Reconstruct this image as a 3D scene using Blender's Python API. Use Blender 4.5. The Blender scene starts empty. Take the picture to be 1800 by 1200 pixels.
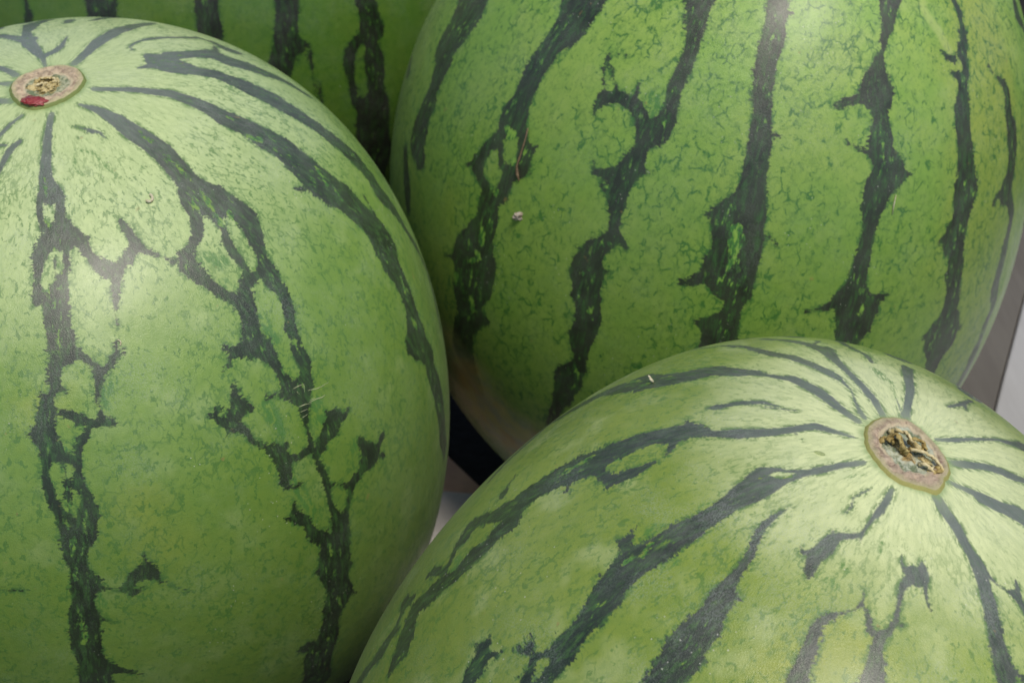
import bpy, bmesh, math, json, random
import numpy as np
from mathutils import Matrix, Vector
R = math.radians
SC = bpy.context.scene
COL = SC.collection

# ------------------------------------------------------------------ camera, sky, sun, exposure
cam = bpy.data.cameras.new('camera'); cam.lens = 50.0; cam.sensor_width = 36.0
cam.clip_start = 0.02; cam.clip_end = 200.0
co = bpy.data.objects.new('camera', cam); COL.objects.link(co)
co.location = (0, 0, 0.47); co.rotation_euler = (R(90 - 37.0), 0, 0)
cam.dof.use_dof = True; cam.dof.focus_distance = 0.355; cam.dof.aperture_fstop = 30.0
SC.camera = co

SUN_EL, SUN_AZ = 68.0, 142.0          # azimuth from the viewing direction, clockwise
w = bpy.data.worlds.new('World'); SC.world = w; w.use_nodes = True
nt = w.node_tree; bg = nt.nodes['Background']
sky = nt.nodes.new('ShaderNodeTexSky'); sky.sky_type = 'NISHITA'; sky.sun_disc = False
sky.sun_elevation = R(SUN_EL); sky.sun_rotation = R(SUN_AZ)
sky.dust_density = 1.5; sky.air_density = 0.8; sky.ozone_density = 1.0
nt.links.new(sky.outputs[0], bg.inputs[0]); bg.inputs[1].default_value = 0.07
sun = bpy.data.lights.new('sun', 'SUN'); sun.energy = 1.5; sun.angle = R(22); sun.color = (1.0, 0.93, 0.80)
so = bpy.data.objects.new('sun', sun); COL.objects.link(so)
sd_ = Vector((math.sin(R(SUN_AZ))*math.cos(R(SUN_EL)), math.cos(R(SUN_AZ))*math.cos(R(SUN_EL)), math.sin(R(SUN_EL))))
so.rotation_euler = sd_.to_track_quat('Z', 'Y').to_euler(); so.location = (0, 0, 3)
SC.view_settings.view_transform = 'Standard'; SC.view_settings.look = 'None'
SC.view_settings.exposure = 0.8; SC.view_settings.gamma = 1.0
SC.cycles.use_denoising = True

# ------------------------------------------------------------------ helpers
def tag(o, label=None, cat=None, group=None, kind=None):
    for k, v in (('label', label), ('category', cat), ('group', group), ('kind', kind)):
        if v: o[k] = v
    return o

def link(name, me, mat, parent=None, loc=(0, 0, 0)):
    o = bpy.data.objects.new(name, me); COL.objects.link(o)
    if mat: me.materials.append(mat)
    o.location = loc
    if parent: o.parent = parent
    return o

def np_mesh(name, V, Q, attrs=()):
    me = bpy.data.meshes.new(name)
    me.vertices.add(len(V)); me.vertices.foreach_set('co', np.ascontiguousarray(V, np.float32).ravel())
    nl = sum(len(f) for f in Q)
    sizes = np.concatenate([np.full(len(f), f.shape[1]) for f in Q])
    idx = np.concatenate([f.ravel() for f in Q]).astype(np.int32)
    me.loops.add(len(idx)); me.loops.foreach_set('vertex_index', idx)
    me.polygons.add(len(sizes))
    me.polygons.foreach_set('loop_start', np.concatenate([[0], np.cumsum(sizes)[:-1]]).astype(np.int32))
    me.polygons.foreach_set('use_smooth', np.ones(len(sizes), bool))
    for nm, dt, a in attrs:
        at = me.attributes.new(nm, dt, 'POINT')
        at.data.foreach_set('value' if dt == 'FLOAT' else 'vector', np.ascontiguousarray(a, np.float32).ravel())
    me.update(calc_edges=True); me.validate()
    return me

class NT:
    """tiny node-graph writer"""
    def __init__(s, name):
        s.m = bpy.data.materials.new(name); s.m.use_nodes = True
        s.t = s.m.node_tree; s.b = s.t.nodes['Principled BSDF']; s.o = s.t.nodes['Material Output']
    def put(s, sock, v):
        if isinstance(v, bpy.types.NodeSocket): s.t.links.new(v, sock)
        else: sock.default_value = v
    def attr(s, n):
        a = s.t.nodes.new('ShaderNodeAttribute'); a.attribute_name = n; return a
    def f(s, n): return s.attr(n).outputs['Fac']
    def v(s, n): return s.attr(n).outputs['Vector']
    def obj(s): return s.t.nodes.new('ShaderNodeTexCoord').outputs['Object']
    def m_(s, op, a, b=0.0, c=None):
        n = s.t.nodes.new('ShaderNodeMath'); n.operation = op
        s.put(n.inputs[0], a); s.put(n.inputs[1], b)
        if c is not None: s.put(n.inputs[2], c)
        return n.outputs[0]
    def add(s, a, b): return s.m_('ADD', a, b)
    def sub(s, a, b): return s.m_('SUBTRACT', a, b)
    def mul(s, a, b): return s.m_('MULTIPLY', a, b)
    def step(s, x, lo, hi, o0=0.0, o1=1.0):
        n = s.t.nodes.new('ShaderNodeMapRange'); n.interpolation_type = 'SMOOTHSTEP'; n.clamp = True
        s.put(n.inputs['Value'], x)
        inv = not isinstance(lo, bpy.types.NodeSocket) and not isinstance(hi, bpy.types.NodeSocket) and lo > hi
        if inv: lo, hi, o0, o1 = hi, lo, o1, o0
        s.put(n.inputs['From Min'], lo); s.put(n.inputs['From Max'], hi)
        s.put(n.inputs['To Min'], o0); s.put(n.inputs['To Max'], o1)
        return n.outputs['Result']
    def noise(s, vec, scale, det=2.0, rough=.5, dist=0.0):
        n = s.t.nodes.new('ShaderNodeTexNoise'); s.put(n.inputs['Vector'], vec)
        n.inputs['Scale'].default_value = scale; n.inputs['Detail'].default_value = det
        n.inputs['Roughness'].default_value = rough; n.inputs['Distortion'].default_value = dist
        return n.outputs[0]
    def noisec(s, vec, scale, det=2.0):
        n = s.t.nodes.new('ShaderNodeTexNoise'); s.put(n.inputs['Vector'], vec)
        n.inputs['Scale'].default_value = scale; n.inputs['Detail'].default_value = det
        return n.outputs[1]
    def voro(s, vec, scale, feat='F1', rnd=1.0):
        n = s.t.nodes.new('ShaderNodeTexVoronoi'); n.feature = feat; s.put(n.inputs['Vector'], vec)
        n.inputs['Scale'].default_value = scale; n.inputs['Randomness'].default_value = rnd
        return n.outputs['Distance']
    def vm(s, op, a, b):
        n = s.t.nodes.new('ShaderNodeVectorMath'); n.operation = op
        s.put(n.inputs[0], a)
        if op == 'SCALE': s.put(n.inputs['Scale'], b)
        else: s.put(n.inputs[1], b)
        return n.outputs[0]
    def warp(s, vec, scale, amt, det=2.0):
        c = s.vm('SUBTRACT', s.noisec(vec, scale, det), (0.5, 0.5, 0.5))
        return s.vm('ADD', vec, s.vm('SCALE', c, amt))
    def mix(s, f, a, b, mode='MIX'):
        n = s.t.nodes.new('ShaderNodeMix'); n.data_type = 'RGBA'; n.blend_type = mode
        s.put(n.inputs[0], f)
        for i, c in ((6, a), (7, b)):
            s.put(n.inputs[i], c if isinstance(c, bpy.types.NodeSocket) else (*c, 1.0)[:4])
        return n.outputs[2]
    def bump(s, h, strength, dist, nrm=None):
        n = s.t.nodes.new('ShaderNodeBump'); n.inputs['Strength'].default_value = strength
        n.inputs['Distance'].default_value = dist; s.put(n.inputs['Height'], h)
        if nrm is not None: s.put(n.inputs['Normal'], nrm)
        return n.outputs[0]
    def done(s, color, rough=.5, nrm=None, spec=.5, **kw):
        s.put(s.b.inputs['Base Color'], color if isinstance(color, bpy.types.NodeSocket) else (*color, 1.0)[:4])
        s.put(s.b.inputs['Roughness'], rough); s.b.inputs['Specular IOR Level'].default_value = spec
        if nrm is not None: s.put(s.b.inputs['Normal'], nrm)
        for k, v in kw.items(): s.put(s.b.inputs[k.replace('_', ' ')], v)
        return s.m

# ------------------------------------------------------------------ rind material
def rind_material(name, light, light2, pale, mid, dark, net=1.0, tick=1.0, lobes=1.0, seed=0.0, fade=(.80, .99)):
    n = NT(name)
    skin = n.vm('ADD', n.v('skin'), (seed, seed*.37, 0.0))     # metres on the unrolled skin
    pos = n.v('skin3')                                          # metres, unstretched
    sd = n.f('stripe'); hole = n.f('hole'); midsd = n.f('mid'); yel = n.f('pale'); polar = n.f('polar'); ring = n.f('ring')
    wsk = n.warp(skin, 260.0, 0.0022)
    # scalloped lobes of light skin with pointed cusps of dark between them
    lob = n.voro(wsk, 105.0); lob2 = n.voro(wsk, 330.0); nf = n.noise(skin, 1100.0, 3.0, .6); nb = n.noise(skin, 190.0, 3.0, .6)
    pinch = n.step(polar, 0.80, 0.97, 1.0, 0.25)
    e = n.mul(n.sub(lob, .56), 2.3*lobes)
    e = n.add(e, n.mul(n.sub(lob2, .56), 1.1*lobes))
    spk = n.noise(n.vm('MULTIPLY', skin, (.6, .6, 1.7)), 1000.0, 2.0, .6)
    e = n.add(e, n.mul(n.sub(nf, .5), -1.6)); e = n.add(e, n.mul(n.sub(spk, .5), 4.2)); e = n.add(e, n.mul(n.sub(nb, .5), -2.4))
    e = n.mul(e, pinch)
    e = n.sub(n.m_('MAXIMUM', e, n.mul(e, .4)), .12)
    s2 = n.sub(sd, e)
    darkm = n.step(s2, .34, -.30)
    # mottled islands inside the stripes
    h2 = n.add(n.add(n.add(hole, .30), n.mul(n.sub(lob2, .5), 1.0)), n.mul(n.sub(nf, .5), 3.2))
    holem = n.step(h2, .3, -.3)
    mot = n.noise(n.vm('MULTIPLY', skin, (1, 1, .45)), 620.0, 3.0, .65)
    # flecks of lighter green inside the dark stripes, drawn out along the fruit
    inside = n.step(s2, -.8, -2.6)
    patch = n.step(n.noise(skin, 95.0, 2.0), .43, .60)
    fleck = n.mul(n.mul(n.step(mot, .53, .63), inside), patch)
    fine = n.step(n.noise(n.vm('MULTIPLY', skin, (1, 1, .35)), 1500.0, 2.0), .60, .74)
    # light ground colour
    big = n.noise(pos, 26.0, 3.0, .6); big2 = n.noise(pos, 75.0, 3.0)
    base = n.mix(n.step(big, .38, .64), light, light2)
    base = n.mix(n.mul(n.step(big2, .52, .7), .22), base, pale)
    base = n.mix(n.mul(n.step(n.add(n.f('warm'), n.mul(n.sub(big2, .5), 22.0)), 8.0, -12.0), .55), base, (.36, .385, .062))
    base = n.mix(n.step(polar, .15, .84, .62, 0.0), base, tuple(.62*c for c in light))  # lower flanks' shade put into the skin colour, besides the naturally paler top
    base = n.mix(n.step(n.add(polar, n.mul(n.sub(big, .5), .06)), fade[0], fade[1], 0.0, .95), base, pale)
    cell = n.voro(wsk, 300.0, 'F1'); base = n.mix(n.step(cell, .25, .75, .0, .13), base, mid)
    # net of fine green veins and small tick marks
    v2 = n.warp(skin, 420.0, .0034, 3.0)
    edge = n.voro(v2, 235.0, 'DISTANCE_TO_EDGE'); edge2 = n.voro(v2, 480.0, 'DISTANCE_TO_EDGE')
    brk = n.noise(skin, 300.0, 3.0, .6); brk2 = n.noise(skin, 42.0, 3.0, .6)
    vein = n.mul(n.step(edge, .105, .02), n.step(n.add(brk, n.mul(n.sub(brk2, .5), .5)), .46, .60))
    vein2 = n.mul(n.step(edge2, .13, .03), n.step(n.noise(skin, 520.0, 2.0), .44, .60))
    blot = n.step(n.add(n.noise(v2, 400.0, 3.0, .6), n.mul(n.sub(brk2, .5), .25)), .625, .69)
    tk = n.voro(n.warp(skin, 650.0, .0036, 2.0), 225.0, 'DISTANCE_TO_EDGE')
    tkm = n.mul(n.step(tk, .10, .045), n.step(n.add(n.noise(skin, 450.0, 2.0, .5), n.mul(n.sub(brk2, .5), .55)), .52, .60))
    veins = n.m_('MAXIMUM', n.mul(vein, .72*net), n.m_('MAXIMUM', n.mul(vein2, .24*net), n.m_('MAXIMUM', n.mul(blot, .34*tick), n.mul(tkm, .68*tick))))
    veins = n.mul(veins, n.step(polar, .90, .99, 1.0, .35))
    base = n.mix(veins, base, tuple(c*.85 for c in mid))
    # painted mid-green marks, greener fringe along the stripes
    m2 = n.add(n.add(midsd, n.mul(n.sub(nf, .5), 3.4)), n.mul(n.sub(nb, .5), 2.0))
    base = n.mix(n.mul(n.mul(n.step(m2, .8, -.9), n.step(mot, .40, .53)), .85), base, mid)
    fr = n.mul(n.step(s2, 1.5, .1), n.step(n.add(brk, n.mul(n.sub(spk, .5), .4)), .44, .58)); base = n.mix(n.mul(fr, .80), base, tuple(.7*a+.3*b for a, b in zip(mid, dark)))
    base = n.mix(n.mul(n.step(yel, 1.4, -.6), .28), base, (.62, .66, .24))
    # pale spot where the fruit lay on the soil
    gs = n.f('spot'); gsm = n.step(n.add(gs, n.mul(n.sub(n.noise(pos, 60.0, 4.0, .6), .5), 30.0)), 8.0, -14.0)
    spotc = n.mix(n.step(n.noise(pos, 110.0, 3.0), .4, .65), (.60, .53, .20), (.50, .47, .31))
    spotc = n.mix(n.step(n.noise(pos, 45.0, 2.0), .52, .66, 0.0, .6), spotc, (.56, .31, .07))
    base = n.mix(gsm, base, spotc)
    # dark stripe colour
    stk = n.noise(n.vm('MULTIPLY', skin, (1, 1, .28)), 560.0, 4.0, .7)
    dk = n.mix(n.step(n.noise(skin, 140.0, 3.0), .38, .66), dark, tuple(c*.62 for c in dark))
    dk = n.mix(n.step(stk, .44, .72, 0.0, .62), dk, tuple(.75*a+.25*b for a, b in zip(mid, dark)))
    dk = n.mix(n.mul(n.step(ring, 9.0, 1.0), .6), dk, tuple(.5*a+.5*b for a, b in zip(mid, pale)))
    sky_veil = n.mul(n.step(polar, .66, .99), n.step(n.noise(n.vm('MULTIPLY', skin, (1, 1, .3)), 420.0, 4.0, .7), .30, .66, .25, 1.0))  # sky reflection towards the stem end, painted into the stripes as grey
    dk = n.mix(n.mul(sky_veil, .50), dk, (.178, .186, .160))
    dk = n.mix(n.mul(n.step(polar, .90, .995), .42), dk, (.26, .30, .26))  # paler painted sky sheen close to the stem
    dk = n.mix(n.mul(fine, .22), dk, mid)
    dk = n.mix(n.mul(fleck, .75), dk, mid); dk = n.mix(n.mul(n.mul(n.step(mot, .60, .67), inside), n.mul(patch, .85)), dk, light)
    hcol = n.mix(n.step(mot, .46, .58), mid, light)
    hcol = n.mix(n.mul(n.step(mot, .45, .36), .8), hcol, dark)
    dk = n.mix(holem, dk, hcol)
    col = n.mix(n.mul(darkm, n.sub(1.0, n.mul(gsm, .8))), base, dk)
    # green collar round the stem scar
    rn = n.add(ring, n.mul(n.sub(n.noise(skin, 200.0, 2.0), .5), 3.0))
    col = n.mix(n.mul(n.step(rn, 2.6, .2), .72), col, tuple(.75*a+.25*b for a, b in zip(mid, pale)))
    # waxy bloom, pores and dust specks
    bloom = n.mul(n.step(n.noise(pos, 55.0, 4.0, .65), .42, .72), n.step(n.noise(skin, 2600.0, 2.0), .42, .62))
    col = n.mix(n.mul(bloom, n.step(polar, .3, .95, .07, .20)), col, (.50, .55, .53))
    dust = n.mul(n.step(n.voro(pos, 520.0), .11, .06), n.step(n.noise(pos, 42.0, 2.0), .54, .64))
    col = n.mix(n.mul(dust, .75), col, (.62, .62, .52))
    brown = n.mul(n.step(n.noise(pos, 330.0, 2.0), .715, .77), n.step(n.noise(pos, 30.0, 2.0), .5, .6))
    col = n.mix(n.mul(brown, .45), col, (.30, .20, .07))
    # relief: pitted wax skin, faint ridges under the stripes
    pore = n.noise(pos, 3300.0, 2.0, .6); lump = n.noise(pos, 140.0, 3.0, .55)
    b1 = n.bump(lump, .22, .0011); b2 = n.bump(darkm, .10, .0002, b1); b3 = n.bump(pore, .55, .00022, b2)
    rough = n.add(n.step(n.noise(pos, 110.0, 4.0, .65), .35, .7, .29, .43), n.mul(bloom, .12))
    rough = n.add(rough, n.mul(gsm, .2))
    return n.done(col, rough, b3, .5, Coat_Weight=.16, Coat_Roughness=.2, Sheen_Weight=.03, Sheen_Roughness=.45, Sheen_Tint=(1, 1, .96, 1))

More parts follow.
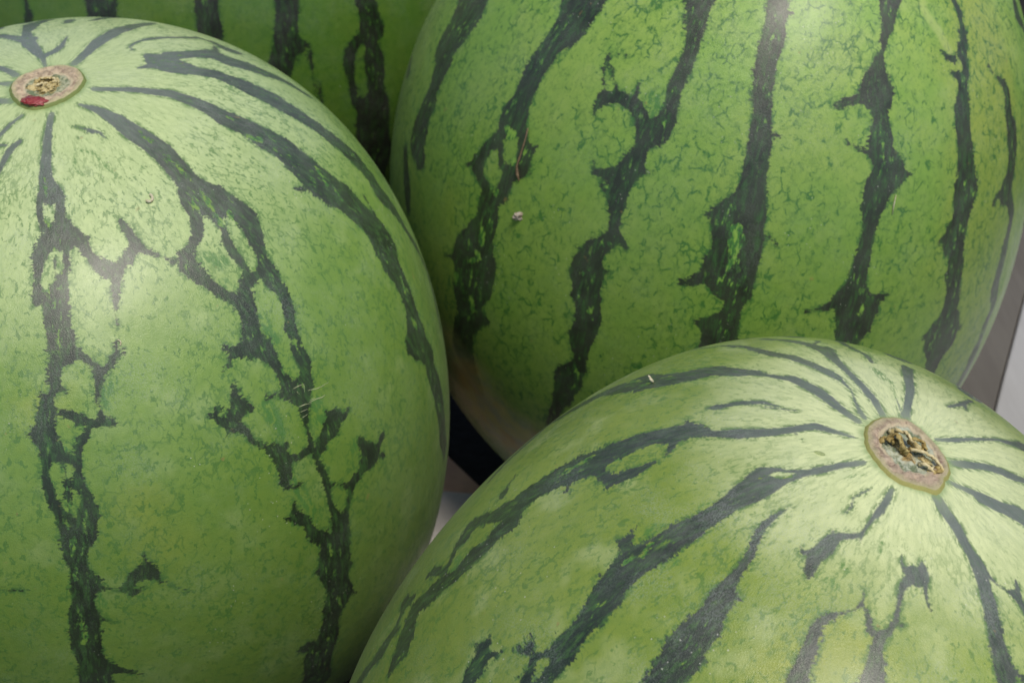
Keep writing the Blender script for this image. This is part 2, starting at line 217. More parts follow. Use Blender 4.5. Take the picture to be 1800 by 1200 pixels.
# ------------------------------------------------------------------ data measured on the fruit: stripes as (longitude, latitude, half width in mm)
DATA = json.loads(r'''{"L":{
"strokes":{"d":[[107.18,81.82,1.0,105.74,79.9,1.08,104.73,78.05,1.14,104.6,76.21,1.28,104.47,74.43,1.43,104.25,71.93,1.72,104.67,69.54,2.16,106.43,67.2,3.39],
[102.55,67.31,0.92,102.82,65.12,1.07,103.11,63.77,0.91,104.12,62.34,0.96,106.95,61.84,2.43],
[109.31,66.81,1.38,109.0,64.91,1.38,108.81,63.56,1.21,109.53,62.28,2.42,108.72,60.79,4.59],
[108.35,61.21,4.11,106.5,60.57,3.24,104.73,59.93,2.28,103.41,58.41,2.01,103.19,57.13,1.66,103.0,55.28,1.05,102.92,53.48,1.49,103.05,52.55,1.78],
[109.61,59.32,1.21,109.43,58.17,0.6,109.32,56.67,0.75,108.55,55.59,1.52,107.95,54.53,2.43,106.63,52.79,3.9,106.28,51.05,3.41,106.66,49.3,3.4,107.11,47.58,3.69,107.28,46.42,3.83],
[106.94,58.15,0.6,106.83,56.79,0.75,107.1,55.59,0.89],
[107.4,47.56,3.55,107.04,45.9,2.97,105.99,44.82,1.63,105.76,43.18,1.76,105.86,42.12,1.77,105.0,41.37,1.19,104.33,40.55,2.36,104.09,39.45,2.79,103.73,37.84,2.79,103.43,37.0,3.53,104.16,35.67,2.66,104.24,34.55,2.35],
[101.2,37.06,0.46,102.35,36.97,1.54],
[104.0,34.56,2.07,103.51,33.27,1.03,103.59,32.27,1.25,103.67,31.27,1.48,103.89,30.12,1.93,104.1,29.03,1.65,104.62,28.04,1.35,104.85,27.27,1.49,105.11,26.07,1.21,105.88,24.81,2.16],
[106.84,42.07,0.75,107.66,41.43,0.6],
[105.75,35.13,1.49,106.45,34.09,1.53,107.62,33.81,1.84,108.16,32.96,1.33,108.01,31.98,1.41,107.85,30.98,1.49,108.79,29.74,1.35,109.11,28.61,1.64,108.99,27.66,3.3,108.75,26.92,3.33,108.23,25.79,3.37,107.57,24.65,4.41,106.85,24.15,4.25,106.65,22.36,3.6,106.89,20.48,2.57,107.11,19.16,3.52,107.5,18.1,3.97,106.75,17.17,2.64,106.76,15.96,3.05,106.75,13.9,4.6,106.67,12.46,4.47,106.59,10.98,4.33,106.65,9.52,4.36,106.69,7.93,3.79,107.13,5.91,4.45,107.09,4.39,4.75,107.03,2.82,5.09],
[109.19,27.43,1.96,110.8,26.88,0.49],
[104.77,28.85,0.92,106.0,27.39,1.38,106.63,26.3,1.53],
[105.96,33.13,0.59,106.17,32.12,0.67,106.38,31.1,0.74,106.47,29.75,0.74,106.56,28.38,0.89],
[109.49,17.66,0.94,111.27,17.2,0.75,112.49,16.89,1.74,113.34,17.76,1.74,113.88,18.45,2.38,115.21,18.87,3.02,116.28,18.39,1.8,116.87,17.13,0.82,118.25,16.11,0.52,119.3,15.32,0.44,120.35,14.5,0.35],
[115.24,19.1,1.55,115.3,20.63,0.46],
[113.17,16.35,1.57,114.51,16.39,0.59],
[107.49,5.84,3.18,108.72,5.31,2.4,109.94,4.74,1.59,111.42,3.97,1.02,112.92,3.15,0.46],
[108.32,13.67,1.32,110.02,12.61,0.38],
[109.09,61.33,3.18,111.91,61.0,2.36,113.4,59.69,2.04,114.82,57.77,1.57,116.19,56.49,2.11,118.43,55.49,2.97,119.69,54.96,2.32,118.86,53.57,1.51,118.26,52.04,1.05,117.69,50.46,0.75,117.33,48.74,0.45],
[119.85,55.32,2.18,122.61,56.48,1.57,124.18,57.11,1.65,125.81,57.74,1.7,125.45,59.67,1.47,124.35,61.5,0.83],
[125.86,57.81,1.55,127.91,56.42,1.04,130.34,55.5,0.69,132.16,54.41,1.39],
[109.23,46.44,1.52,110.33,45.75,1.44,111.41,45.06,1.36,112.8,43.92,1.36,113.24,43.34,1.24,114.84,44.17,1.06,115.75,44.91,0.91,116.69,45.64,0.75,116.42,46.43,0.3],
[116.69,45.64,0.63,118.71,45.16,0.16],
[113.0,43.1,1.34,112.62,42.13,1.19,112.26,41.17,1.04,111.96,40.54,0.74,112.18,39.33,0.59,112.41,38.18,1.35,113.58,37.57,1.54,114.29,37.28,0.93],
[113.57,37.51,1.56,111.47,37.68,1.4,110.25,38.03,1.39,109.02,38.37,1.38,106.98,39.24,1.37,105.3,39.6,1.22],
[110.59,37.51,1.2,109.76,36.46,0.91,108.86,35.89,1.2,108.37,34.61,1.04,108.24,33.62,1.18],
[97.27,18.27,0.57,96.56,18.42,0.57],
[99.43,18.25,0.37,98.35,18.23,0.47,97.27,18.19,0.56],
[135.99,82.32,0.73,141.5,80.8,1.19,145.2,79.18,1.82,146.12,77.95,2.17,146.96,76.74,2.53,147.14,75.11,2.87,147.4,73.53,3.32,148.07,72.12,3.47,148.73,70.73,3.52,148.86,69.44,3.65,149.03,68.18,3.75,148.58,66.67,3.65,148.26,65.18,3.63,147.97,64.07,3.7,147.73,62.97,3.88,148.03,61.04,5.18,149.21,59.5,6.07],
[144.4,62.05,2.4,143.15,60.44,2.25,142.47,58.76,1.89,141.31,57.27,2.15,139.93,56.14,1.58,137.57,55.38,1.26,135.05,54.57,2.36,134.6,53.31,2.89,135.78,51.61,2.26,137.09,50.1,1.91,137.91,49.18,2.0,138.72,48.26,2.08,140.63,46.77,2.27,141.31,45.78,3.18],
[147.25,60.28,2.25,146.94,58.63,1.49,146.46,57.18,1.5,146.57,55.51,1.11,145.67,54.28,1.61,145.09,52.98,2.02,145.17,51.43,1.86,145.47,49.91,1.3,144.79,48.66,1.71,143.01,48.17,1.69,142.42,47.0,2.64,141.51,45.72,3.52,141.02,44.71,3.27,140.57,43.7,3.0,140.11,42.71,3.27,139.67,41.72,3.51,140.47,40.86,3.47,141.17,39.18,2.47,141.74,37.62,1.79,141.82,36.31,1.65,141.78,34.95,1.84],
[151.7,59.41,3.3,152.25,58.38,3.5,152.8,57.35,3.71,153.13,56.36,3.81,153.46,55.38,3.84,152.71,53.77,3.46,151.39,52.4,2.86,150.78,50.85,1.92,149.73,49.49,1.89,149.14,48.43,3.28,148.87,46.69,2.91,149.4,45.34,2.16,149.02,43.93,1.96,148.62,42.87,2.14,147.41,41.33,2.14,147.21,40.22,2.14,147.15,39.22,1.56],
[148.49,48.65,1.63,145.84,48.56,1.62,144.66,48.53,1.3],
[139.44,40.89,2.92,137.61,41.24,1.78,135.76,41.5,1.46,134.53,40.9,0.67,133.97,40.11,0.33,132.97,39.81,0.16],
[135.07,41.62,0.66,134.23,42.59,0.33],
[147.3,39.4,1.13,145.97,38.58,1.55,146.54,37.35,2.67,146.41,35.83,2.38,145.87,34.89,2.21,145.35,33.93,2.78,143.91,33.51,4.36,143.82,32.39,2.74,143.24,30.92,1.77,143.05,29.68,1.38,142.73,28.57,1.17,142.68,27.25,1.34,142.76,25.63,1.33,142.92,24.68,0.75,143.2,23.41,0.76,143.39,22.09,0.79,143.31,20.88,1.43,143.26,19.65,1.24,143.13,18.44,1.2,143.4,17.0,1.53,143.79,15.47,2.12,144.12,13.93,3.64,143.82,12.28,4.36,142.75,10.86,6.16,142.27,8.76,6.73,142.51,6.84,5.49,142.61,5.25,4.67,142.95,2.93,5.5,142.29,1.77,5.64,141.66,0.56,4.2,141.16,-1.01,3.7,140.8,-2.61,3.9,140.48,-4.44,5.35,139.75,-5.75,6.79,139.45,-8.14,5.77,139.61,-11.08,5.76,139.96,-14.45,6.42],
[142.36,35.34,2.53,142.69,33.99,2.9],
[142.54,33.75,1.49,140.21,34.55,0.82,138.47,34.95,0.49],
[142.09,36.73,1.08,142.33,35.66,0.54],
[140.75,-5.27,2.8,138.88,-4.28,2.46,137.1,-3.42,2.33,135.93,-3.21,1.28],
[140.91,8.52,2.97,138.72,9.51,0.62],
[144.78,6.86,1.72,145.56,6.85,0.58],
[145.13,1.93,1.09,145.93,1.02,0.37],
[142.81,25.21,1.75,144.35,26.26,2.41,145.41,26.81,2.38,147.01,27.43,3.08,148.24,28.14,2.83,149.62,27.22,0.85],
[149.49,27.45,1.55,150.6,27.8,0.89,151.38,27.98,0.66],
[147.4,28.85,1.56,146.86,29.42,0.69],
[133.78,37.99,0.51,133.37,37.17,1.02,132.95,36.07,1.51,133.3,34.88,2.42,131.24,33.91,2.35,130.06,34.54,1.11],
[133.77,35.25,1.77,134.85,34.76,0.97],
[129.98,35.99,0.67,129.46,35.42,0.66,129.62,34.38,1.27,131.08,33.53,2.08,132.31,33.01,1.92,133.24,32.21,1.3,133.68,30.89,1.3,134.59,29.99,1.13,135.61,29.1,0.97,136.86,28.25,2.12,137.59,27.05,2.93,137.61,25.72,2.64,137.02,24.56,1.91,136.87,23.44,1.17,137.95,22.82,0.73,139.06,22.89,1.0],
[137.08,27.79,2.32,138.63,28.4,1.37,139.0,28.8,0.59],
[138.13,26.6,2.27,139.99,26.14,1.49,142.22,26.43,1.78],
[130.98,33.27,1.04,130.05,32.54,0.69,129.31,32.03,0.34],
[129.85,34.74,0.64,128.48,35.32,0.32],
[137.37,20.81,0.76,137.26,19.63,1.26,137.65,18.45,1.99,138.88,17.43,1.52,138.98,16.09,1.53,140.3,14.71,2.03,141.54,13.13,2.38],
[136.53,18.97,1.26,135.51,19.42,0.36],
[140.25,14.46,1.35,141.87,12.02,2.06],
[143.25,20.33,1.61,144.82,20.11,0.55,145.89,19.2,0.86,147.06,18.48,1.06],
[151.21,23.48,1.05,151.47,22.32,1.62,152.1,21.02,2.97,152.45,20.21,4.21,151.35,19.8,3.26,150.12,19.28,1.58,148.63,18.9,1.54,147.68,18.57,1.87,147.04,17.62,1.04,146.38,16.49,1.05,145.69,15.55,1.3,145.26,14.63,2.09,144.62,13.65,2.66],
[153.86,20.26,1.74,155.01,20.9,0.87,155.77,21.24,1.16],
[153.67,19.49,0.9,155.06,18.64,0.36],
[165.93,83.42,1.16,170.47,82.23,1.16,174.03,81.02,1.16,177.39,79.23,1.31,-179.81,77.44,1.46,-178.38,75.58,1.75,-176.92,73.74,2.06,-177.65,72.15,2.31,-178.05,70.56,2.59,-178.6,69.34,2.86,-178.98,68.13,3.1,-179.96,67.04,3.44,179.23,65.95,3.95,179.34,64.55,3.99,179.56,63.15,4.02,179.35,61.89,4.47,179.25,60.62,4.92,179.36,58.94,5.24,179.64,57.24,5.7,178.83,55.93,5.96,178.18,54.6,6.3,177.77,53.32,6.8,177.48,52.04,7.22,177.68,50.77,7.0,177.95,49.48,6.74,178.79,47.57,6.47,179.06,45.46,6.24,179.24,44.08,6.0,179.52,42.66,5.99,179.43,41.41,6.47,179.42,40.13,7.13,178.71,38.21,7.55,177.82,37.12,6.49,177.03,36.0,5.34,176.8,34.53,4.81,176.68,33.0,4.66,176.26,31.8,4.41,175.93,30.56,4.07,174.79,28.87,4.97,173.69,27.65,6.33,172.88,26.26,7.68,172.86,25.04,5.43,175.13,21.92,4.48,173.87,20.34,4.52,174.11,18.56,4.74,174.52,16.64,4.97,174.54,14.92,5.2,174.72,13.06,5.42,174.13,10.93,4.97,173.84,8.55,4.52,175.06,4.99,3.38],
[171.41,25.96,2.17,168.77,26.67,1.05],
[172.57,52.47,1.13,170.24,53.26,0.75],
[-174.88,44.04,0.88,-175.91,42.75,0.88,-176.77,41.73,1.1,-177.53,40.67,1.33,-178.67,39.5,2.42,-179.68,38.29,3.53],
[-140.72,72.58,2.95,-140.14,70.68,2.64,-139.16,68.66,2.43,-138.95,67.14,3.03,-138.43,65.52,3.61,-142.17,64.04,4.07,-142.9,62.36,3.84,-143.13,60.53,3.61,-143.86,59.27,3.39,-144.26,57.91,3.16,-144.15,55.35,2.26,-144.98,54.29,2.03,-145.53,53.12,1.81,-145.76,51.83,1.36,-145.59,50.35,0.9],
[-140.43,75.51,2.36,-146.28,74.69,4.91,-149.97,73.55,5.26,-152.49,71.94,4.01,-154.24,70.27,2.68,-154.59,68.9,2.66,-154.68,67.49,2.81,-156.01,66.38,3.04,-157.06,65.23,3.26,-158.26,64.08,3.69,-159.2,62.9,4.12,-159.78,61.47,4.36,-160.1,59.99,4.77,-161.01,58.75,4.64,-161.7,57.47,4.46,-162.1,56.37,4.27,-162.37,55.24,4.07,-162.79,54.1,3.84,-163.06,52.92,3.61,-163.83,51.0,3.61,-163.83,49.72,3.84,-163.66,48.38,4.07,-164.24,46.21,5.42,-164.85,45.11,4.97,-165.3,43.96,4.52,-166.37,42.18,4.07,-168.03,40.61,4.97,-167.28,38.14,4.07,-167.49,35.83,3.16,-168.09,33.7,2.26,-167.9,31.6,2.03,-166.99,29.06,1.81,-167.2,27.34,1.81,-166.66,25.13,1.81,-168.33,23.83,1.81,-169.17,22.01,1.81,-171.46,20.92,1.81,-172.86,19.27,1.81],
[-153.43,78.14,0.62,-151.07,76.39,1.59],
[-128.53,76.83,0.65,-124.45,76.5,0.57,-120.82,74.46,0.62,-120.68,72.26,0.86,-121.87,70.45,0.9,-122.35,68.43,0.9,-123.31,66.02,0.9,-122.95,63.05,0.9,-126.32,61.67,1.81,-130.65,61.22,2.71,-132.29,59.7,2.26],
[-128.31,62.48,0.74,-136.03,64.45,0.86],
[-113.74,85.46,1.4,-109.8,83.46,1.55,-107.15,81.32,1.7,-104.54,77.73,2.45,-104.32,75.4,2.38,-103.54,72.73,2.56,-104.51,70.75,2.68,-104.75,68.4,2.26,-105.31,66.17,1.81,-104.52,62.9,1.36],
[-58.62,86.25,0.67,-60.7,83.5,1.08,-58.07,80.26,1.98,-56.91,77.03,2.5,-59.64,71.9,1.54,-64.35,66.53,3.35,-69.3,63.74,2.71],
[-58.29,75.58,3.19,-52.98,72.99,1.6,-49.85,69.34,1.34],
[-61.28,83.14,1.41,-74.13,82.05,1.33,-79.93,80.47,1.17,-81.11,76.81,0.43],
[-77.34,68.85,1.33,-78.02,66.93,1.71],
[-86.93,67.36,1.36,-88.19,65.24,1.36],
[-18.92,78.9,1.28,-19.26,80.92,1.14,-16.35,82.73,1.16,-7.65,84.52,1.26],
[6.14,81.07,0.9,9.96,82.8,0.88,14.84,84.29,1.46],
[37.68,80.82,1.43,44.46,82.1,1.4,54.18,83.17,1.37],
[79.64,81.29,0.47,76.5,79.44,0.68,75.81,78.2,0.76,75.19,76.98,0.84,75.23,75.55,0.92,75.19,74.15,1.01],
[88.85,76.3,0.85,86.04,74.71,1.19,85.65,72.93,1.09,85.59,70.92,0.89,85.43,69.21,1.15,85.24,67.56,1.4],
[76.49,75.03,0.68,82.58,75.3,0.67],
[129.86,76.76,0.92,130.14,76.37,0.73],
[121.74,78.48,0.23,125.84,77.72,0.45,129.47,76.93,0.68,133.41,75.96,0.62,134.33,74.38,0.19],
[128.33,76.69,0.21,122.2,76.12,0.21],
[107.97,-5.45,4.2,108.65,-9.58,7.16,109.68,-13.72,4.31,109.9,-17.85,2.96,110.18,-21.99,3.86,110.9,-26.12,2.6,111.27,-30.25,3.47,112.16,-34.39,6.12,113.38,-38.52,5.8,113.97,-42.66,5.6,114.49,-46.79,2.77,114.45,-50.93,3.58,114.88,-55.06,3.56,115.07,-59.19,3.76,115.06,-63.33,2.99,114.46,-67.46,2.43,113.61,-71.6,2.57,113.17,-75.73,1.26,112.61,-79.87,1.02,113.15,-84.0,1.81],
[139.05,-22.63,4.14,138.99,-26.72,5.86,139.66,-30.81,5.21,141.11,-34.91,6.69,141.97,-39.0,3.69,142.17,-43.09,6.42,143.1,-47.18,5.67,143.32,-51.27,5.07,143.02,-55.36,3.37,143.28,-59.45,4.31,143.83,-63.54,2.81,144.49,-67.64,1.87,145.65,-71.73,3.04,146.48,-75.82,2.47,146.0,-79.91,1.34,145.48,-84.0,1.36],
[-51.39,61.27,1.01,-51.09,57.23,1.2,-50.52,53.2,0.77,-49.32,49.16,0.7,-48.46,45.13,0.71,-48.33,41.09,0.63,-48.0,37.06,0.8,-47.52,33.02,0.72,-46.43,28.99,1.41,-45.63,24.95,0.81,-45.33,20.92,1.31,-44.86,16.88,0.92,-44.68,12.85,1.04,-44.5,8.81,1.14,-44.38,4.78,1.62,-44.87,0.74,1.3,-45.0,-3.29,0.9,-45.69,-7.33,1.58,-45.96,-11.37,0.91,-46.55,-15.4,1.68,-46.99,-19.44,1.3,-46.76,-23.47,1.81,-46.98,-27.51,1.08,-47.01,-31.54,1.59,-46.87,-35.58,1.37,-46.29,-39.61,1.07,-45.51,-43.65,0.81,-44.76,-47.68,1.14,-43.32,-51.72,0.92,-42.25,-55.75,1.08,-42.23,-59.79,0.48,-42.71,-63.82,0.73,-42.94,-67.86,0.47,-43.54,-71.89,0.57,-43.61,-75.93,0.7,-43.96,-79.96,0.23,-44.26,-84.0,0.28],
[-18.92,78.9,0.29,-19.18,74.83,0.57,-19.49,70.76,0.39,-19.49,66.68,0.51,-19.6,62.61,0.46,-20.39,58.54,1.14,-20.19,54.47,1.19,-20.19,50.39,1.32,-20.1,46.32,1.19,-20.82,42.25,1.02,-21.38,38.18,0.96,-21.92,34.1,1.23,-22.35,30.03,0.92,-22.71,25.96,1.18,-23.68,21.89,1.3,-24.36,17.81,0.9,-24.68,13.74,1.04,-24.52,9.67,0.85,-24.37,5.59,1.62,-23.18,1.52,1.0,-22.64,-2.55,1.43,-22.37,-6.62,0.72,-22.42,-10.69,1.58,-22.69,-14.77,0.95,-22.05,-18.84,0.97,-21.45,-22.91,0.97,-20.87,-26.99,1.06,-20.45,-31.06,0.93,-19.46,-35.13,0.72,-19.22,-39.2,0.67,-19.36,-43.27,1.3,-19.93,-47.35,0.58,-20.17,-51.42,1.27,-19.48,-55.49,1.06,-19.44,-59.56,0.46,-19.43,-63.64,0.54,-19.56,-67.71,0.62,-19.57,-71.78,0.6,-19.01,-75.85,0.68,-18.54,-79.93,0.39,-17.53,-84.0,0.33],
[6.14,81.07,0.38,5.75,77.04,0.5,4.98,73.02,0.61,5.37,68.99,0.43,5.74,64.97,0.44,5.81,60.94,0.93,5.86,56.91,0.92,5.69,52.89,0.63,4.99,48.86,1.13,4.82,44.84,0.55,5.17,40.81,0.58,4.89,36.78,0.59,4.21,32.76,1.23,4.36,28.73,1.58,3.67,24.7,1.55,2.56,20.68,1.09,2.19,16.65,0.74,1.68,12.63,0.89,1.22,8.6,1.35,0.73,4.57,1.08,0.94,0.55,1.18,1.28,-3.48,1.48,1.97,-7.5,1.12,1.65,-11.53,0.81,1.4,-15.56,1.19,1.64,-19.58,0.85,1.29,-23.61,0.84,0.25,-27.63,0.74,0.21,-31.66,1.02,0.51,-35.69,1.37,0.41,-39.71,1.35,0.11,-43.74,0.85,0.43,-47.77,0.65,0.34,-51.79,0.84,0.33,-55.82,0.77,0.35,-59.84,0.81,0.05,-63.87,0.51,-0.04,-67.9,0.83,-0.56,-71.92,0.3,-0.87,-75.95,0.42,-1.29,-79.97,0.48,-1.7,-84.0,0.28],
[37.68,80.82,0.24,37.49,76.8,0.72,37.43,72.78,0.56,37.5,68.76,0.7,37.12,64.74,0.85,37.14,60.72,0.65,37.17,56.7,1.32,37.58,52.68,0.62,38.25,48.66,0.73,39.68,44.64,0.78,41.24,40.62,1.41,43.18,36.6,1.51,43.95,32.58,1.62,43.92,28.56,1.61,43.61,24.54,1.01,43.55,20.52,1.76,43.51,16.5,1.52,43.74,12.48,1.77,43.97,8.46,0.99,43.45,4.44,1.43,42.99,0.42,1.97,42.91,-3.6,1.62,43.16,-7.62,1.14,42.97,-11.64,1.15,43.69,-15.66,1.92,43.62,-19.68,1.04,43.8,-23.7,1.66,43.77,-27.72,1.35,44.1,-31.74,1.68,43.08,-35.76,0.77,43.01,-39.78,0.75,42.59,-43.8,1.54,42.49,-47.82,1.13,41.79,-51.84,1.29,41.35,-55.86,1.28,40.71,-59.88,0.91,41.14,-63.9,0.5,41.56,-67.92,0.79,41.66,-71.94,0.4,41.49,-75.96,0.3,41.3,-79.98,0.42,40.51,-84.0,0.23],
[75.19,74.15,0.55,74.46,70.09,0.56,74.35,66.04,0.45,74.08,61.98,0.47,74.27,57.93,0.67,74.13,53.87,0.84,73.69,49.82,0.95,73.88,45.76,0.96,73.96,41.71,1.28,73.41,37.65,0.61,73.57,33.6,1.22,74.03,29.54,1.11,73.63,25.49,1.41,73.98,21.43,1.4,75.03,17.38,1.61,76.82,13.32,1.0,77.65,9.27,1.71,77.96,5.21,1.54,77.79,1.16,1.12,77.82,-2.9,0.75,77.74,-6.95,0.87,77.45,-11.01,1.17,76.85,-15.06,0.9,77.25,-19.12,1.22,77.21,-23.17,1.55,77.32,-27.23,1.13,77.87,-31.28,1.31,78.52,-35.34,1.18,79.41,-39.39,1.41,79.67,-43.45,0.78,79.78,-47.5,0.79,80.09,-51.56,1.14,80.57,-55.61,0.57,81.36,-59.67,0.82,82.07,-63.72,0.48,83.41,-67.78,0.56,84.02,-71.83,0.75,84.71,-75.89,0.38,84.92,-79.94,0.41,84.53,-84.0,0.39],
[85.24,67.56,0.54,86.0,63.46,0.76,85.57,59.37,0.91,85.29,55.27,0.92,85.46,51.18,0.97,85.02,47.08,1.23,84.62,42.98,0.93,84.71,38.89,1.47,83.75,34.79,0.88,82.92,30.69,1.03,82.28,26.6,1.16,82.56,22.5,0.9,82.64,18.41,1.26,82.13,14.31,1.09,81.34,10.21,0.82,81.21,6.12,1.0,81.44,2.02,1.79,80.85,-2.08,1.94,80.09,-6.17,1.8,79.37,-10.27,0.96,78.22,-14.36,1.4,78.14,-18.46,1.3,78.22,-22.56,1.44,78.59,-26.65,1.14,79.12,-30.75,1.61,79.65,-34.85,1.49,80.56,-38.94,1.3,80.9,-43.04,0.9,81.33,-47.13,1.37,81.88,-51.23,1.17,82.32,-55.33,0.53,83.08,-59.42,1.01,83.09,-63.52,0.64,83.28,-67.62,0.89,84.04,-71.71,0.55,84.66,-75.81,0.38,85.58,-79.9,0.3,85.73,-84.0,0.23],
[76.49,75.03,0.65,76.58,70.95,0.35,76.66,66.87,0.75,76.63,62.8,0.92,76.74,58.72,0.44,76.75,54.64,0.6,76.13,50.56,0.7,75.61,46.49,0.65,75.59,42.41,1.34,75.06,38.33,1.24,75.02,34.25,0.63,74.03,30.18,1.53,72.92,26.1,1.57,72.59,22.02,1.3,72.26,17.94,1.55,72.2,13.86,1.27,72.7,9.79,1.49,73.13,5.71,1.5,73.96,1.63,1.71,74.9,-2.45,0.79,75.49,-6.52,1.22,75.93,-10.6,1.44,76.85,-14.68,1.19,76.84,-18.76,0.83,76.73,-22.83,0.75,76.79,-26.91,1.26,76.88,-30.99,1.47,77.08,-35.07,1.3,76.8,-39.15,1.28,76.88,-43.22,1.35,77.33,-47.3,1.25,77.63,-51.38,0.89,77.76,-55.46,1.14,77.58,-59.53,0.45,76.26,-63.61,0.5,75.81,-67.69,0.77,75.89,-71.77,0.33,75.36,-75.84,0.48,75.29,-79.92,0.36,74.81,-84.0,0.23],
[221.84,42.51,4.93,221.06,38.46,2.79,221.21,34.41,5.0,222.04,30.37,4.03,222.98,26.32,4.05,224.32,22.27,4.87,225.53,18.22,3.12,225.32,14.17,4.91,225.01,10.12,5.14,225.74,6.07,4.13,226.69,2.02,5.73,226.75,-2.02,5.34,227.27,-6.07,5.5,227.69,-10.12,2.96,226.71,-14.17,4.71,225.93,-18.22,3.86,225.23,-22.27,5.66,223.6,-26.32,5.48,223.04,-30.37,3.33,224.02,-34.41,2.94,224.73,-38.46,3.44,225.14,-42.51,2.0,225.47,-46.56,3.94,225.98,-50.61,3.4,225.35,-54.66,1.72,224.2,-58.71,2.64,223.44,-62.76,2.2,223.34,-66.8,1.56,222.18,-70.85,1.89,221.99,-74.9,0.94,222.37,-78.95,1.51,223.63,-83.0,1.34],
[226.22,46.56,3.23,225.23,42.51,3.88,223.8,38.46,3.37,223.21,34.41,6.14,222.81,30.37,5.66,223.31,26.32,5.98,222.63,22.27,5.5,222.4,18.22,6.39,222.16,14.17,4.61,220.84,10.12,4.82,220.16,6.07,5.46,219.18,2.02,3.76,218.67,-2.02,3.56,218.68,-6.07,4.3,219.87,-10.12,3.01,220.35,-14.17,5.93,220.31,-18.22,5.05,221.13,-22.27,5.67,222.26,-26.32,3.62,222.91,-30.37,3.68,223.19,-34.41,4.27,223.4,-38.46,2.78,223.28,-42.51,4.46,223.97,-46.56,3.7,224.69,-50.61,4.12,224.45,-54.66,4.48,224.63,-58.71,3.3,225.5,-62.76,2.24,226.91,-66.8,3.58,228.63,-70.85,1.62,228.87,-74.9,2.02,227.63,-78.95,1.85,227.19,-83.0,1.12],
[259.32,58.71,1.95,259.96,54.66,4.28,259.65,50.61,3.15,259.61,46.56,4.25,258.9,42.51,2.4,258.77,38.46,3.55,258.86,34.41,4.89,258.9,30.37,2.79,258.48,26.32,3.51,259.03,22.27,3.41,258.49,18.22,3.21,259.08,14.17,5.43,260.27,10.12,3.91,261.54,6.07,5.22,262.33,2.02,5.54,263.72,-2.02,2.88,264.24,-6.07,6.03,265.75,-10.12,5.74,266.67,-14.17,2.87,268.06,-18.22,4.33,268.89,-22.27,4.76,268.5,-26.32,5.48,267.74,-30.37,4.25,267.6,-34.41,5.12,268.04,-38.46,3.95,268.95,-42.51,2.29,269.15,-46.56,3.66,270.72,-50.61,4.42,270.82,-54.66,4.37,270.85,-58.71,3.91,271.43,-62.76,1.96,271.98,-66.8,2.41,272.24,-70.85,2.46,272.77,-74.9,1.0,273.46,-78.95,1.44,274.27,-83.0,1.39],
[270.99,62.76,2.65,270.72,58.71,3.89,270.12,54.66,3.82,269.54,50.61,4.76,270.43,46.56,2.86,270.85,42.51,3.07,270.52,38.46,4.62,269.38,34.41,6.62,268.22,30.37,7.09,266.92,26.32,5.87,264.69,22.27,5.46,262.72,18.22,6.81,263.26,14.17,5.41,263.54,10.12,6.14,263.19,6.07,3.66,263.57,2.02,4.28,264.11,-2.02,5.96,264.06,-6.07,6.66,263.89,-10.12,5.75,265.05,-14.17,8.01,265.58,-18.22,3.13,266.41,-22.27,5.7,267.15,-26.32,5.29,269.07,-30.37,6.55,270.36,-34.41,5.41,270.48,-38.46,6.2,270.96,-42.51,3.54,270.75,-46.56,5.0,270.71,-50.61,4.95,269.56,-54.66,4.26,269.19,-58.71,3.33,269.64,-62.76,1.99,270.71,-66.8,3.1,270.96,-70.85,2.34,271.77,-74.9,3.06,272.53,-78.95,1.44,273.98,-83.0,0.88],
[296.7,62.76,1.87,296.94,58.71,4.52,296.38,54.66,2.11,295.7,50.61,4.92,295.65,46.56,5.34,295.7,42.51,4.67,296.37,38.46,4.11,296.48,34.41,5.8,297.21,30.37,2.97,297.02,26.32,4.8,297.18,22.27,3.85,296.58,18.22,5.86,297.08,14.17,6.01,297.21,10.12,5.37,298.14,6.07,6.09,299.02,2.02,4.22,299.96,-2.02,6.29,299.81,-6.07,6.72,299.51,-10.12,3.92,298.68,-14.17,4.36,296.9,-18.22,4.35,295.51,-22.27,5.74,293.27,-26.32,5.62,293.05,-30.37,5.1,292.96,-34.41,6.05,292.82,-38.46,5.21,293.09,-42.51,4.46,293.63,-46.56,2.6,293.31,-50.61,3.17,292.93,-54.66,3.94,291.78,-58.71,4.08,290.61,-62.76,1.97,289.84,-66.8,3.39,288.94,-70.85,1.85,287.64,-74.9,1.53,287.95,-78.95,1.33,288.8,-83.0,0.82],
[307.33,62.76,3.19,307.29,58.71,5.4,307.93,54.66,3.51,308.28,50.61,4.31,309.11,46.56,6.25,310.99,42.51,3.66,313.32,38.46,5.87,315.35,34.41,4.55,317.33,30.37,3.1,318.59,26.32,7.32,319.26,22.27,8.34,319.86,18.22,8.32,319.61,14.17,6.38,320.85,10.12,6.54,321.71,6.07,4.06,322.47,2.02,7.41,322.6,-2.02,7.49,321.79,-6.07,5.52,321.12,-10.12,4.26,320.1,-14.17,4.43,319.71,-18.22,6.85,320.17,-22.27,5.2,321.28,-26.32,7.0,322.33,-30.37,3.45,321.32,-34.41,6.26,319.1,-38.46,5.37,318.12,-42.51,7.13,316.05,-46.56,5.92,315.82,-50.61,6.06,315.0,-54.66,4.25,314.64,-58.71,2.72,315.43,-62.76,3.23,317.4,-66.8,3.0,318.35,-70.85,3.82,318.96,-74.9,1.68,320.12,-78.95,1.31,320.78,-83.0,1.25],
